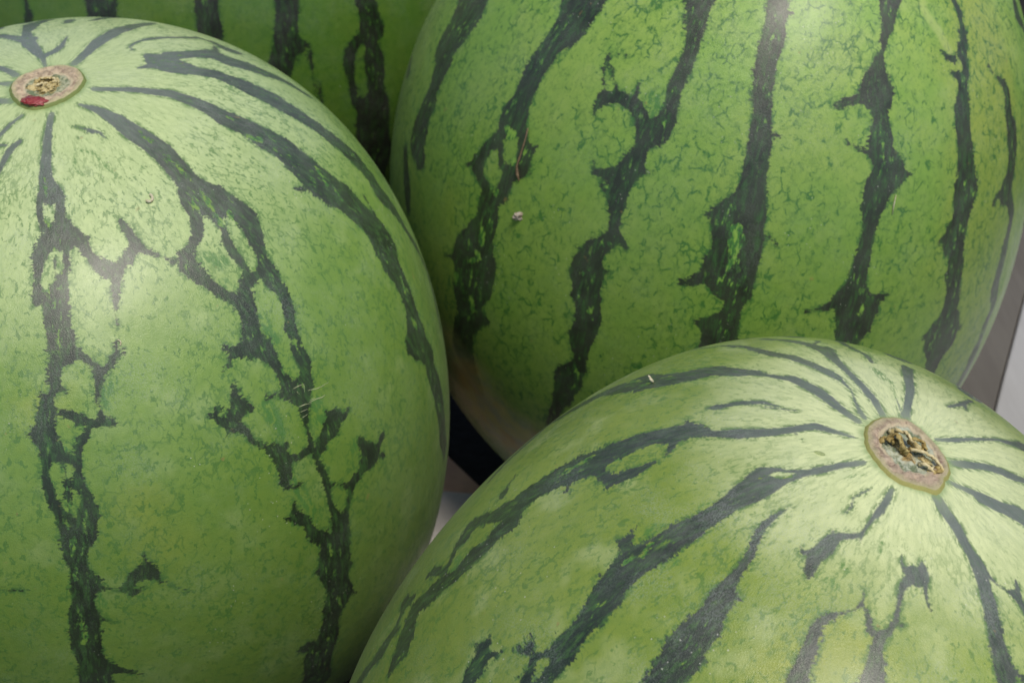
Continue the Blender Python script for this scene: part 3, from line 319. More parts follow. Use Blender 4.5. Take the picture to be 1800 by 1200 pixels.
[331.52,74.9,2.52,330.54,70.85,2.87,329.46,66.8,2.82,329.19,62.76,2.26,329.01,58.71,1.7,328.53,54.66,2.98,328.54,50.61,2.18,328.56,46.56,4.68,327.73,42.51,2.49,327.55,38.46,2.6,326.84,34.41,5.0,326.81,30.37,4.47,327.83,26.32,2.82,327.82,22.27,4.45,328.19,18.22,4.13,329.21,14.17,4.16,329.84,10.12,2.66,329.88,6.07,6.4,330.76,2.02,5.34,331.53,-2.02,5.41,331.88,-6.07,4.85,332.12,-10.12,5.05,330.69,-14.17,5.8,330.76,-18.22,4.53,330.13,-22.27,5.77,329.06,-26.32,4.89,328.73,-30.37,5.07,328.29,-34.41,4.6,327.94,-38.46,4.49,327.9,-42.51,2.97,327.33,-46.56,2.73,325.9,-50.61,4.42,325.38,-54.66,4.19,324.74,-58.71,2.35,325.66,-62.76,4.1,326.92,-66.8,3.6,327.05,-70.85,2.39,325.96,-74.9,1.87,324.42,-78.95,2.14,323.29,-83.0,0.92],
[353.22,78.95,2.21,353.3,74.9,3.13,353.31,70.85,2.77,353.82,66.8,1.82,352.88,62.76,2.63,351.32,58.71,4.07,351.07,54.66,2.58,351.01,50.61,3.41,351.6,46.56,5.97,352.44,42.51,3.27,352.15,38.46,2.84,351.01,34.41,3.94,350.73,30.37,5.77,349.82,26.32,5.96,349.9,22.27,5.77,350.05,18.22,4.02,350.66,14.17,6.64,349.92,10.12,7.44,348.53,6.07,4.53,348.05,2.02,7.25,346.96,-2.02,4.93,345.9,-6.07,5.18,345.02,-10.12,7.23,343.58,-14.17,6.9,342.15,-18.22,6.95,340.9,-22.27,3.07,341.15,-26.32,3.87,342.3,-30.37,5.22,342.32,-34.41,3.35,342.13,-38.46,3.41,342.53,-42.51,5.6,343.24,-46.56,4.15,343.76,-50.61,2.32,344.54,-54.66,5.15,343.38,-58.71,4.34,343.17,-62.76,3.18,343.59,-66.8,2.23,344.08,-70.85,3.66,343.64,-74.9,1.56,343.36,-78.95,2.51,343.63,-83.0,2.02],
[367.21,78.95,1.54,367.27,74.9,2.6,366.34,70.85,3.2,366.47,66.8,2.72,365.89,62.76,1.97,365.42,58.71,2.59,364.62,54.66,2.93,364.7,50.61,3.11,363.93,46.56,3.7,364.86,42.51,2.95,365.31,38.46,5.69,366.51,34.41,3.03,366.23,30.37,3.24,365.6,26.32,4.49,364.44,22.27,3.65,364.85,18.22,7.65,365.4,14.17,3.27,365.51,10.12,5.81,365.28,6.07,4.78,364.83,2.02,6.28,364.78,-2.02,7.87,365.2,-6.07,6.85,365.12,-10.12,5.61,365.56,-14.17,3.5,366.04,-18.22,6.58,366.05,-22.27,5.21,366.0,-26.32,4.29,366.96,-30.37,4.79,367.95,-34.41,2.96,367.77,-38.46,2.85,366.98,-42.51,2.62,366.28,-46.56,3.85,365.92,-50.61,5.51,364.85,-54.66,3.48,363.46,-58.71,2.19,361.29,-62.76,2.25,359.66,-66.8,3.11,359.63,-70.85,3.36,358.5,-74.9,2.86,357.56,-78.95,2.29,357.49,-83.0,1.11
]],"h":[[104.21,70.02,0.47,104.31,68.81,0.77,104.96,67.43,0.61],
[105.68,65.48,0.46,105.82,63.94,1.37,105.48,62.46,0.61],
[108.27,61.78,0.31,108.05,61.14,0.3],
[106.63,59.31,0.61,107.59,58.12,1.2,107.95,56.74,1.05,108.1,55.84,0.3],
[105.1,57.46,0.6,104.95,56.71,0.6],
[104.68,55.61,0.6,104.89,54.29,1.04,105.09,53.35,0.59],
[106.9,48.61,0.59,106.38,47.21,0.44],
[107.26,48.11,0.3,106.95,47.01,0.37,106.65,45.92,0.44],
[107.35,44.35,0.91,108.82,43.46,2.13,110.55,42.8,2.09,110.32,41.36,1.8,109.49,41.76,1.5,108.29,42.97,1.49],
[106.5,41.3,1.18,106.87,40.62,1.5,107.94,40.1,1.38,110.07,39.73,2.14,111.25,38.96,0.91],
[105.74,39.71,0.44,106.44,38.03,0.59],
[107.51,37.11,1.33,107.06,36.03,1.48,106.68,34.74,0.89],
[104.52,33.02,0.74,104.67,32.02,0.89,104.96,30.87,0.74],
[105.77,32.82,0.59,106.1,31.46,0.59,106.45,30.29,0.59],
[105.49,29.96,0.6,105.91,28.77,1.19,106.16,27.52,0.6],
[107.53,29.52,1.04,107.42,28.65,1.19,107.3,28.18,0.75],
[105.84,26.57,0.74,105.89,25.66,0.74],
[108.19,26.7,0.45,108.21,25.58,0.6],
[106.09,19.81,0.46,106.29,19.02,0.61],
[106.12,13.39,0.95,106.65,11.59,0.93,106.32,9.85,0.78],
[149.85,73.53,0.4,149.44,72.19,0.4,149.16,70.88,0.4],
[148.71,68.27,0.4,148.81,66.6,0.6,148.99,64.98,0.8],
[148.39,64.49,0.4,148.83,63.08,0.4],
[148.76,61.64,0.57,148.19,59.81,1.12,147.76,58.67,1.02,147.4,57.55,0.94,147.19,56.05,1.5],
[144.66,60.81,0.72,144.33,59.66,1.26],
[150.72,57.08,0.93,149.57,55.3,1.3],
[144.16,56.31,1.02,143.0,55.06,1.68,141.32,53.4,3.75,140.83,51.88,3.92,141.49,50.48,2.53],
[148.39,54.76,1.68,147.77,53.18,1.51,147.82,51.43,1.9,147.39,50.12,1.68,146.88,49.2,0.74],
[141.44,48.65,1.05,141.12,48.03,0.7],
[144.96,46.82,0.55,144.49,45.94,1.27],
[143.74,45.16,0.73,144.29,44.03,2.77,143.73,42.66,2.56,142.54,41.53,1.08],
[146.55,44.83,0.95,146.38,43.69,1.52],
[143.33,40.64,1.29,143.35,39.71,1.45,143.96,38.57,1.07],
[146.75,39.22,1.17,146.56,38.35,0.98],
[142.47,37.13,0.37,142.24,35.69,0.37],
[143.31,36.28,0.37,143.45,35.23,0.37],
[131.34,35.32,0.85,130.92,35.01,1.02],
[142.31,2.84,0.93,142.71,1.69,0.75],
[142.25,9.45,0.64,142.31,6.96,0.65],
[141.94,12.45,0.64,141.88,10.62,0.65],
[-179.83,65.82,0.57,-179.78,64.69,0.58],
[-179.32,52.38,0.94,179.44,51.23,0.94,178.36,50.06,0.94],
[178.89,48.63,0.99,178.02,46.89,1.0],
[176.23,62.2,1.06,177.28,60.76,1.61],
[174.0,28.88,1.06,174.3,27.56,1.47],
[177.35,34.06,0.88,176.39,32.21,1.34
]],"m":[[108.3,16.8,1.96,109.24,15.44,1.56,108.99,14.49,0.94],
[115.55,42.47,1.22,113.98,41.65,1.51,113.01,40.43,1.19,113.61,39.03,0.9],
[142.85,43.74,2.17,143.3,42.23,2.0,143.76,40.72,1.82],
[139.28,53.12,2.46,141.72,52.04,2.12],
[139.73,49.38,1.68],
[145.46,30.76,3.06,145.72,29.07,2.7],
[137.68,33.81,2.41,137.95,32.78,2.42,138.24,31.74,2.4,138.98,29.95,1.72],
[138.45,23.16,2.06,139.0,21.7,1.9,139.57,20.21,1.76,139.95,18.77,1.98,140.35,17.3,2.17],
[150.33,23.54,1.54,149.56,22.68,1.53],
[177.99,61.29,2.26,177.88,59.58,2.28],
[117.45,74.2,0.43,121.02,73.64,0.43,124.36,73.04,0.39,126.9,70.95,0.72,127.84,69.8,0.62,128.7,68.67,0.53,129.09,67.92,0.35],
[116.63,73.01,0.47,116.32,70.53,0.48,118.53,69.57,0.37
]],"w":[[106.79,41.61,3.35,105.27,41.04,3.15,103.77,40.44,2.94,102.3,39.83,2.73],
[115.22,26.54,6.17,116.18,25.28,5.81,117.13,23.99,5.45,118.07,22.67,5.08,119.02,21.3,4.71]]},"k":1.10698,"s":0.12754,"co":[0.01035,0.00044,-0.00257,-0.00571,-0.01346,-0.00947,-0.01305,-0.00361,0.00283,-0.0088,0.00472,-0.02256,-0.00635,-0.00231,-0.00264,0.0045,0.00023,-0.00439],"ctr":[-0.15038,0.39415,0.13997],"rot":[[-0.993676,-0.070413,0.08747],
[0.067577,-0.997101,-0.034966],
[0.089678,-0.028834,0.995553
]],"facing":111.4,"scar":[[10.28,6.41],
[10.52,3.15],
[9.8,0.08],
[7.14,-2.46],
[4.29,-4.5],
[1.27,-6.01],
[-1.94,-6.98],
[-5.48,-5.74],
[-8.36,-2.58],
[-9.91,0.3],
[-9.8,4.53],
[-8.27,7.95],
[-5.89,11.32],
[-3.25,13.77],
[0.55,15.17],
[3.38,14.3],
[6.6,12.28],
[8.88,9.55
]],"scratch":[[142.88,34.3,144.0,34.24,144.97,34.09],
[145.21,33.13,146.76,32.71,148.13,32.51],
[147.94,32.59,149.27,32.48],
[144.95,31.92,145.95,31.8],
[144.61,31.75,146.07,31.6,147.15,31.36,147.79,31.39],
[142.66,31.94,143.72,31.81,145.05,31.48],
[142.63,31.25,143.91,31.11],
[142.57,30.5,143.6,30.54],
[144.97,34.09,144.49,33.12],
[143.34,33.74,143.59,33.18
]],"small":{"sap":[[85.75,83.96
]],"husk":[[134.9,62.99
]],"husk2":[[117.37,46.58]]}},"B":{
"strokes":{"d":[[-21.5,83.49,1.11,-24.47,82.51,1.22,-26.99,81.5,1.29,-30.2,80.38,1.47,-33.0,79.22,1.68,-36.69,77.2,1.84,-37.61,75.2,1.74,-38.48,73.4,1.73,-36.44,72.46,1.23,-35.12,70.79,0.9,-34.78,68.94,1.6,-33.07,67.39,2.31,-32.8,65.83,2.54,-32.86,64.18,3.11,-31.29,62.98,3.28,-30.06,61.69,3.46,-28.91,60.66,3.63,-27.97,59.57,3.8,-27.74,58.31,3.97,-27.71,56.98,4.15,-28.43,55.59,4.57,-29.38,54.07,5.18,-28.93,52.92,4.49,-28.68,51.68,3.8,-29.9,48.85,2.77,-29.17,47.53,2.94,-28.79,46.02,3.11,-28.11,44.68,2.94,-27.84,43.09,2.77,-27.52,41.37,2.42,-28.46,38.82,2.07,-25.4,38.64,1.9,-23.42,37.77,1.73,-21.23,36.68,1.73,-19.71,35.19,1.73,-17.14,34.81,1.56,-15.11,34.09,1.38],
[-32.02,83.88,0.72,-37.52,82.99,0.84,-47.43,81.13,0.48,-55.06,79.24,0.36,-56.63,77.42,0.68,-57.26,75.56,1.56,-56.51,74.48,1.6,-56.01,73.34,1.55,-54.55,71.3,1.65,-53.58,69.16,1.73,-52.17,68.04,1.73,-51.11,66.81,1.73,-50.86,65.31,1.56,-50.98,63.64,1.38,-52.11,61.57,1.04,-51.38,59.91,0.86,-51.36,57.84,0.69,-50.43,56.02,0.69,-50.97,53.23,0.69],
[-58.64,84.45,1.06,-62.5,82.99,1.07,-65.35,81.45,1.17,-65.66,80.07,1.17,-66.12,78.61,1.1,-66.21,76.93,1.14,-66.6,75.12,1.16,-67.0,73.47,1.29,-67.63,71.66,1.38,-69.08,68.42,2.48,-68.27,66.18,2.07,-66.68,63.93,1.73,-65.26,62.79,1.56,-64.31,61.36,1.38,-62.69,60.47,1.21,-61.52,59.3,1.04],
[-68.89,65.31,0.77,-74.01,62.46,0.52],
[-71.64,66.88,1.73,-73.22,67.99,0.35],
[-81.79,59.86,1.04,-81.0,63.51,1.04,-81.54,65.5,1.04,-83.73,67.85,1.04,-83.57,70.75,0.68],
[-86.01,80.33,0.18,-86.19,82.6,0.34],
[-97.79,67.85,1.75,-97.2,72.14,1.46,-97.27,76.88,1.31,-94.09,81.18,1.08,-88.9,84.5,1.2],
[-117.6,75.53,0.54,-119.78,72.11,0.86,-120.15,66.44,0.76],
[-120.67,70.84,0.66,-123.0,72.33,0.41],
[-137.1,85.31,0.59,-140.16,83.98,0.7,-141.86,82.56,0.77,-142.26,80.58,0.66,-142.13,78.43,0.58,-141.84,76.06,0.59,-141.17,73.39,0.68,-141.85,71.62,0.95,-142.15,69.64,1.16,-142.56,66.86,2.41,-142.79,64.62,2.59,-142.4,61.75,2.77],
[175.7,85.07,1.01,-177.28,83.22,1.37,-171.07,81.37,1.16,-167.92,79.55,1.33,-167.25,77.7,1.52,-167.34,75.86,1.54,-166.32,73.9,1.26,-165.65,72.33,1.42,-164.83,70.65,1.6],
[135.87,84.18,0.67,143.2,82.94,0.89,149.37,81.65,1.16,150.95,80.65,1.89,154.38,79.2,2.27,158.3,77.76,2.21,161.75,76.24,2.77,163.09,75.25,3.21,164.21,74.07,3.41,165.32,72.86,3.59],
[107.57,81.99,1.61,108.69,80.32,1.63,110.15,79.25,1.68,111.4,78.19,1.62,111.67,76.62,1.56,111.95,75.38,1.42,113.09,74.16,1.78,113.49,72.76,2.15,112.64,71.73,1.89,111.93,70.72,1.82,111.44,69.73,1.82,111.03,68.75,1.81,110.52,67.48,1.86,110.12,66.23,1.89,109.58,65.31,1.83,109.11,64.4,1.88,109.17,63.51,2.01,109.25,62.63,2.07,109.28,61.48,2.27,108.78,60.35,2.33,108.43,59.24,2.4,108.14,58.15,2.45],
[115.57,72.05,0.75,117.85,70.71,0.37,120.24,70.03,0.52,122.81,69.44,1.34,123.31,68.28,1.14,123.53,67.34,1.32,123.77,66.41,1.51],
[126.8,70.93,0.33,124.67,69.68,0.64],
[111.03,61.47,0.83,113.49,60.85,0.56],
[70.5,81.21,0.6,70.2,79.15,0.95,69.4,77.38,1.07,68.07,75.64,0.59,67.31,73.95,0.47,67.13,72.93,0.77,63.93,72.15,0.87,61.18,71.48,1.11,60.11,70.66,1.61,59.71,69.38,1.93,59.13,67.82,1.77,59.61,66.86,1.61,60.28,65.75,1.15,60.97,65.16,0.46],
[67.13,72.93,0.6,68.04,72.08,0.24],
[57.69,67.82,1.14,55.84,67.42,0.55,54.44,67.87,0.24],
[59.04,71.49,0.5,57.78,71.91,0.25],
[42.86,71.05,0.14,42.66,70.11,0.35,42.46,69.18,0.55,42.67,67.76,0.93,43.2,66.56,0.88,44.52,65.35,0.85,46.29,64.13,0.85,47.11,62.79,0.98,47.88,61.77,1.11,48.15,60.41,1.6,48.87,59.21,2.18,49.52,58.28,3.03,49.81,57.41,2.98,50.07,56.55,2.91,50.46,55.77,3.31,50.83,55.0,3.76,50.72,54.02,4.09,50.6,53.06,4.37,51.01,52.03,4.34,51.31,50.9,4.58,51.29,49.64,4.1,51.55,48.27,3.61,51.81,47.39,3.61,52.05,46.51,3.6],
[51.22,59.4,0.95,52.68,59.13,0.36],
[53.92,52.44,1.16,55.34,52.51,0.23],
[48.6,51.88,0.72,47.31,51.3,0.24],
[39.76,82.18,0.86,37.59,81.02,0.94,35.8,79.88,1.0,34.88,78.71,1.07,34.03,77.57,1.15,33.23,76.46,1.07,32.48,75.36,0.96,32.36,74.15,0.94,32.18,72.95,0.95,31.89,71.58,1.79,30.68,70.56,3.11,30.43,69.43,3.61,30.64,68.0,3.36,31.03,67.05,3.0,31.35,66.11,2.69,31.83,64.85,2.6,32.22,63.61,2.56,32.17,62.24,2.73,32.27,61.17,3.02,32.33,60.12,3.33,32.29,59.26,3.42,32.24,58.4,3.49,32.23,57.54,3.57,32.2,56.68,3.65,32.02,55.68,3.89,31.82,54.69,4.13,32.1,53.72,4.1,32.34,52.75,4.1,32.75,51.39,3.9,33.85,50.27,4.42,34.41,49.28,4.0,34.92,48.3,3.56,35.23,47.05,2.67,35.56,45.92,2.81,35.79,44.67,3.41,36.05,43.46,3.6,36.95,42.63,2.38,37.2,41.63,1.91,37.55,40.31,2.22,37.82,39.54,2.3,38.08,38.78,2.37],
[31.9,75.46,0.71,30.06,74.54,0.62,28.35,73.62,0.53,25.58,72.67,0.71,25.25,71.17,1.92,26.81,69.91,2.06],
[30.6,54.93,2.03,27.93,54.44,1.5,25.68,54.32,1.0,24.12,54.13,0.25],
[27.0,54.68,1.35,24.82,56.03,0.45],
[33.72,51.55,1.23,31.49,51.14,0.93,29.23,50.68,0.62,28.06,50.67,0.25],
[35.78,43.2,1.84,35.04,42.36,1.45,34.29,41.5,1.02,33.06,40.69,1.21,31.65,40.24,0.98,30.38,39.36,0.38],
[32.07,40.63,1.02,30.89,40.94,0.74,29.82,41.26,0.3],
[33.55,40.64,1.44,34.1,39.98,1.11,34.7,39.29,1.27,35.32,38.32,1.42,36.2,37.02,1.42],
[24.67,37.47,0.37,25.74,36.99,1.17,26.01,35.88,2.36,26.85,35.61,2.5,27.3,34.76,2.45,27.5,33.8,2.1,28.1,32.86,1.75,28.92,31.61,1.75],
[25.09,35.65,0.62,23.91,35.11,0.25],
[27.52,36.24,0.67,28.4,37.12,0.41,28.82,37.8,0.14],
[6.99,83.12,0.44,4.37,82.1,0.66,2.14,81.07,0.88,0.19,80.02,1.09,-1.6,78.95,1.29,1.16,77.63,1.19,3.14,76.3,1.2,4.16,74.95,1.32,4.82,73.62,1.44,4.61,72.06,1.67,4.21,70.5,1.88,3.37,68.95,1.57,2.43,67.39,1.23,0.97,66.36,1.76,-0.49,65.3,2.6,-0.34,64.2,3.08,-0.28,63.09,3.42,-0.53,62.01,3.07,-0.84,60.91,2.81,-0.76,59.8,2.99,-0.77,58.68,3.23,-0.04,57.54,3.65,0.57,56.38,4.06,1.0,55.23,4.46,1.34,54.07,4.82,1.31,52.89,4.77,1.2,51.68,4.87,1.17,50.41,4.57,1.06,49.12,4.37,1.27,47.85,4.11,1.4,46.56,3.77,1.58,45.57,3.85,1.71,44.57,4.03,2.16,43.65,4.32,2.55,42.72,3.88,1.71,40.93,3.33,0.9,39.05,2.45],
[-2.15,65.15,1.12,-5.13,64.54,0.28],
[2.68,63.22,1.24,5.15,62.84,0.82,7.24,62.18,0.69],
[3.0,53.53,1.95,6.88,54.76,1.4,9.36,55.68,1.21,9.57,56.86,1.56,9.72,58.02,1.68,9.18,59.72,1.25,8.72,60.86,0.62],
[9.7,55.66,0.81,10.9,54.82,0.2],
[4.0,76.47,0.33,10.69,77.16,0.16],
[-1.67,51.89,0.94,-4.55,51.64,0.32],
[4.63,50.5,1.1,7.51,50.11,0.36],
[-3.57,40.32,1.6,-5.25,40.53,0.69,-6.79,40.97,0.52,-8.45,41.36,0.35],
[3.86,42.81,2.85,6.09,42.57,3.18,6.23,41.07,2.91,6.68,40.24,3.08,7.75,39.14,2.72,7.9,38.1,3.01,7.72,37.02,3.56,8.29,35.58,3.18,9.03,34.01,2.56,8.3,32.04,2.85,8.04,30.72,3.29,7.99,28.95,3.36,7.54,26.72,2.77,8.78,26.19,3.11,10.28,25.52,3.46,11.7,25.14,4.15,13.19,24.36,3.46,13.43,23.31,2.77,14.36,21.98,1.38],
[-0.09,37.79,2.23,-0.59,35.59,2.42,1.06,34.82,2.42,2.4,33.35,1.38,4.81,32.71,1.38,5.7,31.81,1.5,2.68,29.43,1.25,2.72,28.34,0.69],
[5.41,31.78,0.98,7.71,32.5,0.79],
[5.66,25.52,0.56,3.14,23.73,2.07,4.97,23.7,1.73,6.39,23.01,1.04,7.76,22.64,2.07,7.67,21.1,2.07,8.43,19.79,2.42,8.43,18.64,2.07,8.38,17.42,1.73,8.04,15.09,2.42,8.09,13.9,2.77,8.06,12.62,3.11],
[4.07,25.89,0.69,4.78,25.46,1.38],
[-10.48,66.61,0.25,-10.91,67.57,1.27,-11.81,68.62,1.01,-13.74,70.13,1.01,-14.44,71.46,0.88,-15.47,72.76,0.74,-14.77,73.72,0.46,-14.13,74.67,0.23],
[-12.4,73.14,0.24,-12.31,74.92,0.24,-12.7,76.68,0.24],
[69.27,62.61,0.68,68.63,61.91,1.04,67.9,61.58,1.11,68.05,60.09,1.33,68.37,58.69,1.43,68.52,57.34,1.76,68.69,56.31,1.97,68.85,55.29,2.19,69.12,54.32,2.18,69.37,53.37,2.18],
[69.01,62.48,0.72,70.93,63.29,0.36,73.22,64.14,0.35,74.67,64.99,0.67,74.92,66.07,0.46,74.12,66.75,0.24],
[75.04,65.27,0.63,76.5,64.55,0.49,77.89,63.32,0.61,79.13,62.66,0.87],
[82.51,72.93,0.12,82.95,71.64,0.39,84.48,70.97,0.77,86.93,70.83,2.17,88.26,70.42,2.25,90.21,71.74,1.29,89.88,72.56,0.53],
[90.72,71.08,1.28,90.8,70.06,0.89,90.88,69.06,0.51,91.13,67.9,0.27,92.15,66.91,0.27],
[85.31,69.66,1.24,84.15,68.82,0.79,83.7,67.54,0.58,83.55,66.07,0.57,83.28,64.68,0.67,82.37,63.47,0.98,80.63,62.68,1.42,80.55,61.75,1.57,80.64,60.73,1.69,80.91,59.31,2.24,81.07,57.9,2.77,81.16,57.06,2.82,81.25,56.24,2.86],
[83.99,64.6,0.39,85.64,64.58,0.13],
[59.11,79.5,0.28,56.92,78.34,0.27,55.69,77.0,0.24,58.17,75.69,0.24,57.67,74.71,0.13],
[-142.4,61.75,1.93,-142.48,57.7,1.99,-142.12,53.65,2.52,-142.61,49.6,1.93,-142.39,45.56,2.95,-142.14,41.51,2.32,-142.04,37.46,2.85,-142.33,33.41,2.08,-142.58,29.36,1.96,-143.27,25.31,2.03,-142.58,21.26,2.97,-142.35,17.22,1.7,-141.76,13.17,3.79,-141.72,9.12,3.36,-142.31,5.07,2.66,-142.7,1.02,3.93,-142.23,-3.03,3.6,-142.05,-7.08,2.74,-142.4,-11.12,3.66,-142.92,-15.17,2.69,-143.53,-19.22,1.49,-144.27,-23.27,3.71,-144.95,-27.32,1.68,-145.24,-31.37,1.62,-144.7,-35.42,1.44,-144.23,-39.47,2.86,-143.39,-43.51,1.98,-142.98,-47.56,2.21,-142.63,-51.61,2.83,-142.91,-55.66,1.36,-143.0,-59.71,1.22,-142.38,-63.76,1.7,-142.49,-67.81,1.1,-143.24,-71.85,1.68,-144.17,-75.9,1.22,-144.56,-79.95,0.8,-144.21,-84.0,0.68],
[-164.83,70.65,0.98,-164.13,66.58,1.1,-164.01,62.51,1.01,-163.36,58.44,0.81,-163.53,54.37,1.42,-163.73,50.3,1.43,-164.47,46.23,0.89,-165.09,42.16,1.48,-165.97,38.09,1.72,-166.46,34.02,1.64,-166.78,29.95,1.8,-166.91,25.88,1.08,-166.91,21.81,2.19,-166.62,17.74,1.02,-166.61,13.67,1.24,-166.81,9.6,1.85,-167.84,5.53,1.27,-168.26,1.46,1.74,-169.18,-2.61,1.57,-169.58,-6.67,1.46,-170.3,-10.74,2.22,-170.99,-14.81,1.28,-171.18,-18.88,1.69,-171.32,-22.95,1.13,-171.46,-27.02,1.45,-171.07,-31.09,1.02,-171.3,-35.16,1.82,-171.57,-39.23,1.58,-171.18,-43.3,1.1,-171.64,-47.37,1.16,-171.73,-51.44,1.47,-171.68,-55.51,0.92,-172.55,-59.58,1.22,-172.99,-63.65,0.77,-173.33,-67.72,0.55,-172.74,-71.79,0.61,-172.43,-75.86,0.79,-171.88,-79.93,0.34,-170.87,-84.0,0.55],
[165.32,72.86,0.96,165.61,68.84,1.08,165.5,64.82,1.31,165.51,60.79,2.21,166.1,56.77,1.66,166.63,52.75,3.22,166.71,48.73,2.37,166.89,44.71,1.74,166.86,40.68,1.85,166.33,36.66,4.4,165.63,32.64,2.98,164.28,28.62,2.46,163.77,24.6,3.05,164.37,20.57,3.74,164.73,16.55,3.76,165.55,12.53,4.37,166.07,8.51,2.91,165.77,4.49,3.65,165.6,0.46,5.15,165.9,-3.56,3.1,166.22,-7.58,5.12,165.93,-11.6,4.82,166.6,-15.63,4.24,166.73,-19.65,4.14,166.74,-23.67,3.8,166.35,-27.69,4.68,166.19,-31.71,1.99,166.45,-35.74,3.1,166.35,-39.76,4.11,166.75,-43.78,3.27,166.44,-47.8,3.48,166.16,-51.82,3.45,166.08,-55.85,1.63,166.37,-59.87,2.98,167.03,-63.89,1.52,167.94,-67.91,2.36,168.62,-71.93,1.22,168.69,-75.96,0.86,168.97,-79.98,0.74,169.84,-84.0,0.56],
[108.14,58.15,1.46,107.49,54.09,1.33,107.81,50.03,2.59,108.46,45.97,1.11,108.93,41.9,2.38,109.06,37.84,2.1,108.78,33.78,2.6,108.29,29.72,1.82,107.75,25.66,1.85,107.19,21.6,2.96,106.86,17.54,2.97,106.91,13.47,2.37,107.01,9.41,1.66,106.85,5.35,1.47,107.27,1.29,2.3,107.87,-2.77,2.63,107.99,-6.83,2.63,108.48,-10.89,1.4,108.8,-14.96,1.85,109.15,-19.02,2.52,109.29,-23.08,1.47,109.76,-27.14,2.72,110.35,-31.2,2.93,110.83,-35.26,2.42,111.57,-39.32,1.16,111.97,-43.39,2.16,112.54,-47.45,1.62,112.87,-51.51,1.23,112.22,-55.57,1.77,111.97,-59.63,1.4,112.06,-63.69,0.91,111.93,-67.75,0.68,112.02,-71.82,0.82,112.49,-75.88,0.71,112.14,-79.94,0.53,111.63,-84.0,0.66],
[123.77,66.41,0.57,123.18,62.34,0.63,122.95,58.28,0.63,123.12,54.21,1.05,122.97,50.15,1.23,123.0,46.08,1.53,122.97,42.02,1.26,122.99,37.95,1.28,123.58,33.89,1.09,123.97,29.82,1.7,123.66,25.76,1.37,124.26,21.69,1.23,125.37,17.63,1.47,125.8,13.56,1.0,125.96,9.5,1.36,126.15,5.43,1.02,126.42,1.37,1.88,126.0,-2.7,2.14,125.5,-6.76,1.09,125.13,-10.83,1.88,124.75,-14.89,0.92,125.04,-18.96,1.82,125.37,-23.02,1.23,125.85,-27.09,1.32,126.55,-31.15,1.85,127.38,-35.22,1.78,127.68,-39.28,1.28,128.41,-43.35,1.19,128.65,-47.41,0.86,129.46,-51.48,1.4,129.29,-55.54,1.37,129.29,-59.61,0.97,129.78,-63.67,1.19,129.64,-67.74,0.77,129.55,-71.8,0.57,129.24,-75.87,0.68,128.57,-79.93,0.52,127.42,-84.0,0.41],
[113.49,60.85,0.62,112.96,56.83,0.85,113.81,52.8,1.11,114.89,48.78,1.18,115.12,44.76,1.0,114.98,40.73,0.95,114.45,36.71,0.92,113.9,32.68,1.4,114.17,28.66,1.01,114.44,24.64,1.0,116.13,20.61,1.27,117.47,16.59,1.09,118.04,12.57,0.73,117.68,8.54,1.3,116.92,4.52,1.35,116.32,0.5,1.34,116.18,-3.53,1.58,116.33,-7.55,1.28,116.04,-11.57,1.2,116.18,-15.6,0.92,116.18,-19.62,1.45,116.01,-23.65,0.92,115.81,-27.67,1.12,115.47,-31.69,0.91,114.82,-35.72,0.82,114.18,-39.74,0.63,114.37,-43.76,1.16,114.27,-47.79,0.56,113.77,-51.81,1.19,113.32,-55.83,0.7,112.71,-59.86,1.04,112.41,-63.88,0.71,112.03,-67.91,0.58,111.88,-71.93,0.4,111.03,-75.95,0.54,110.28,-79.98,0.44,109.96,-84.0,0.43],
[52.05,46.51,2.43,51.26,42.43,3.49,50.34,38.35,1.89,49.8,34.27,1.87,49.09,30.2,4.63,48.55,26.12,2.6,47.73,22.04,3.47,47.24,17.96,2.36,47.0,13.88,5.04,46.51,9.8,3.37,46.54,5.73,3.67,45.88,1.65,4.03,46.08,-2.43,2.88,46.53,-6.51,2.31,47.27,-10.59,2.81,47.45,-14.67,2.34,46.88,-18.74,4.11,46.81,-22.82,1.88,46.57,-26.9,2.99,46.07,-30.98,2.8,45.23,-35.06,3.28,44.81,-39.14,4.24,44.24,-43.22,1.83,43.98,-47.29,3.95,43.97,-51.37,3.53,44.46,-55.45,1.82,44.16,-59.53,1.39,43.82,-63.61,1.38,43.11,-67.69,2.13,42.7,-71.76,1.48,42.8,-75.84,1.72,43.74,-79.92,0.96,44.55,-84.0,0.93],
[38.08,38.78,2.82,38.74,34.69,2.35,39.36,30.59,1.92,40.23,26.5,1.5,40.72,22.41,2.67,41.26,18.32,3.24,41.88,14.22,1.3,42.77,10.13,3.25,43.88,6.04,1.41,44.99,1.95,3.32,45.59,-2.15,1.67,46.21,-6.24,1.5,46.29,-10.33,1.64,46.51,-14.42,2.38,45.88,-18.52,2.88,45.33,-22.61,2.04,44.52,-26.7,2.31,44.39,-30.8,1.33,44.95,-34.89,2.64,44.85,-38.98,1.73,44.94,-43.07,1.35,45.16,-47.17,1.79,45.42,-51.26,1.95,45.55,-55.35,1.65,45.44,-59.44,1.83,44.78,-63.54,1.13,44.26,-67.63,0.68,44.22,-71.72,1.24,44.29,-75.81,0.66,44.27,-79.91,0.46,44.28,-84.0,0.79],
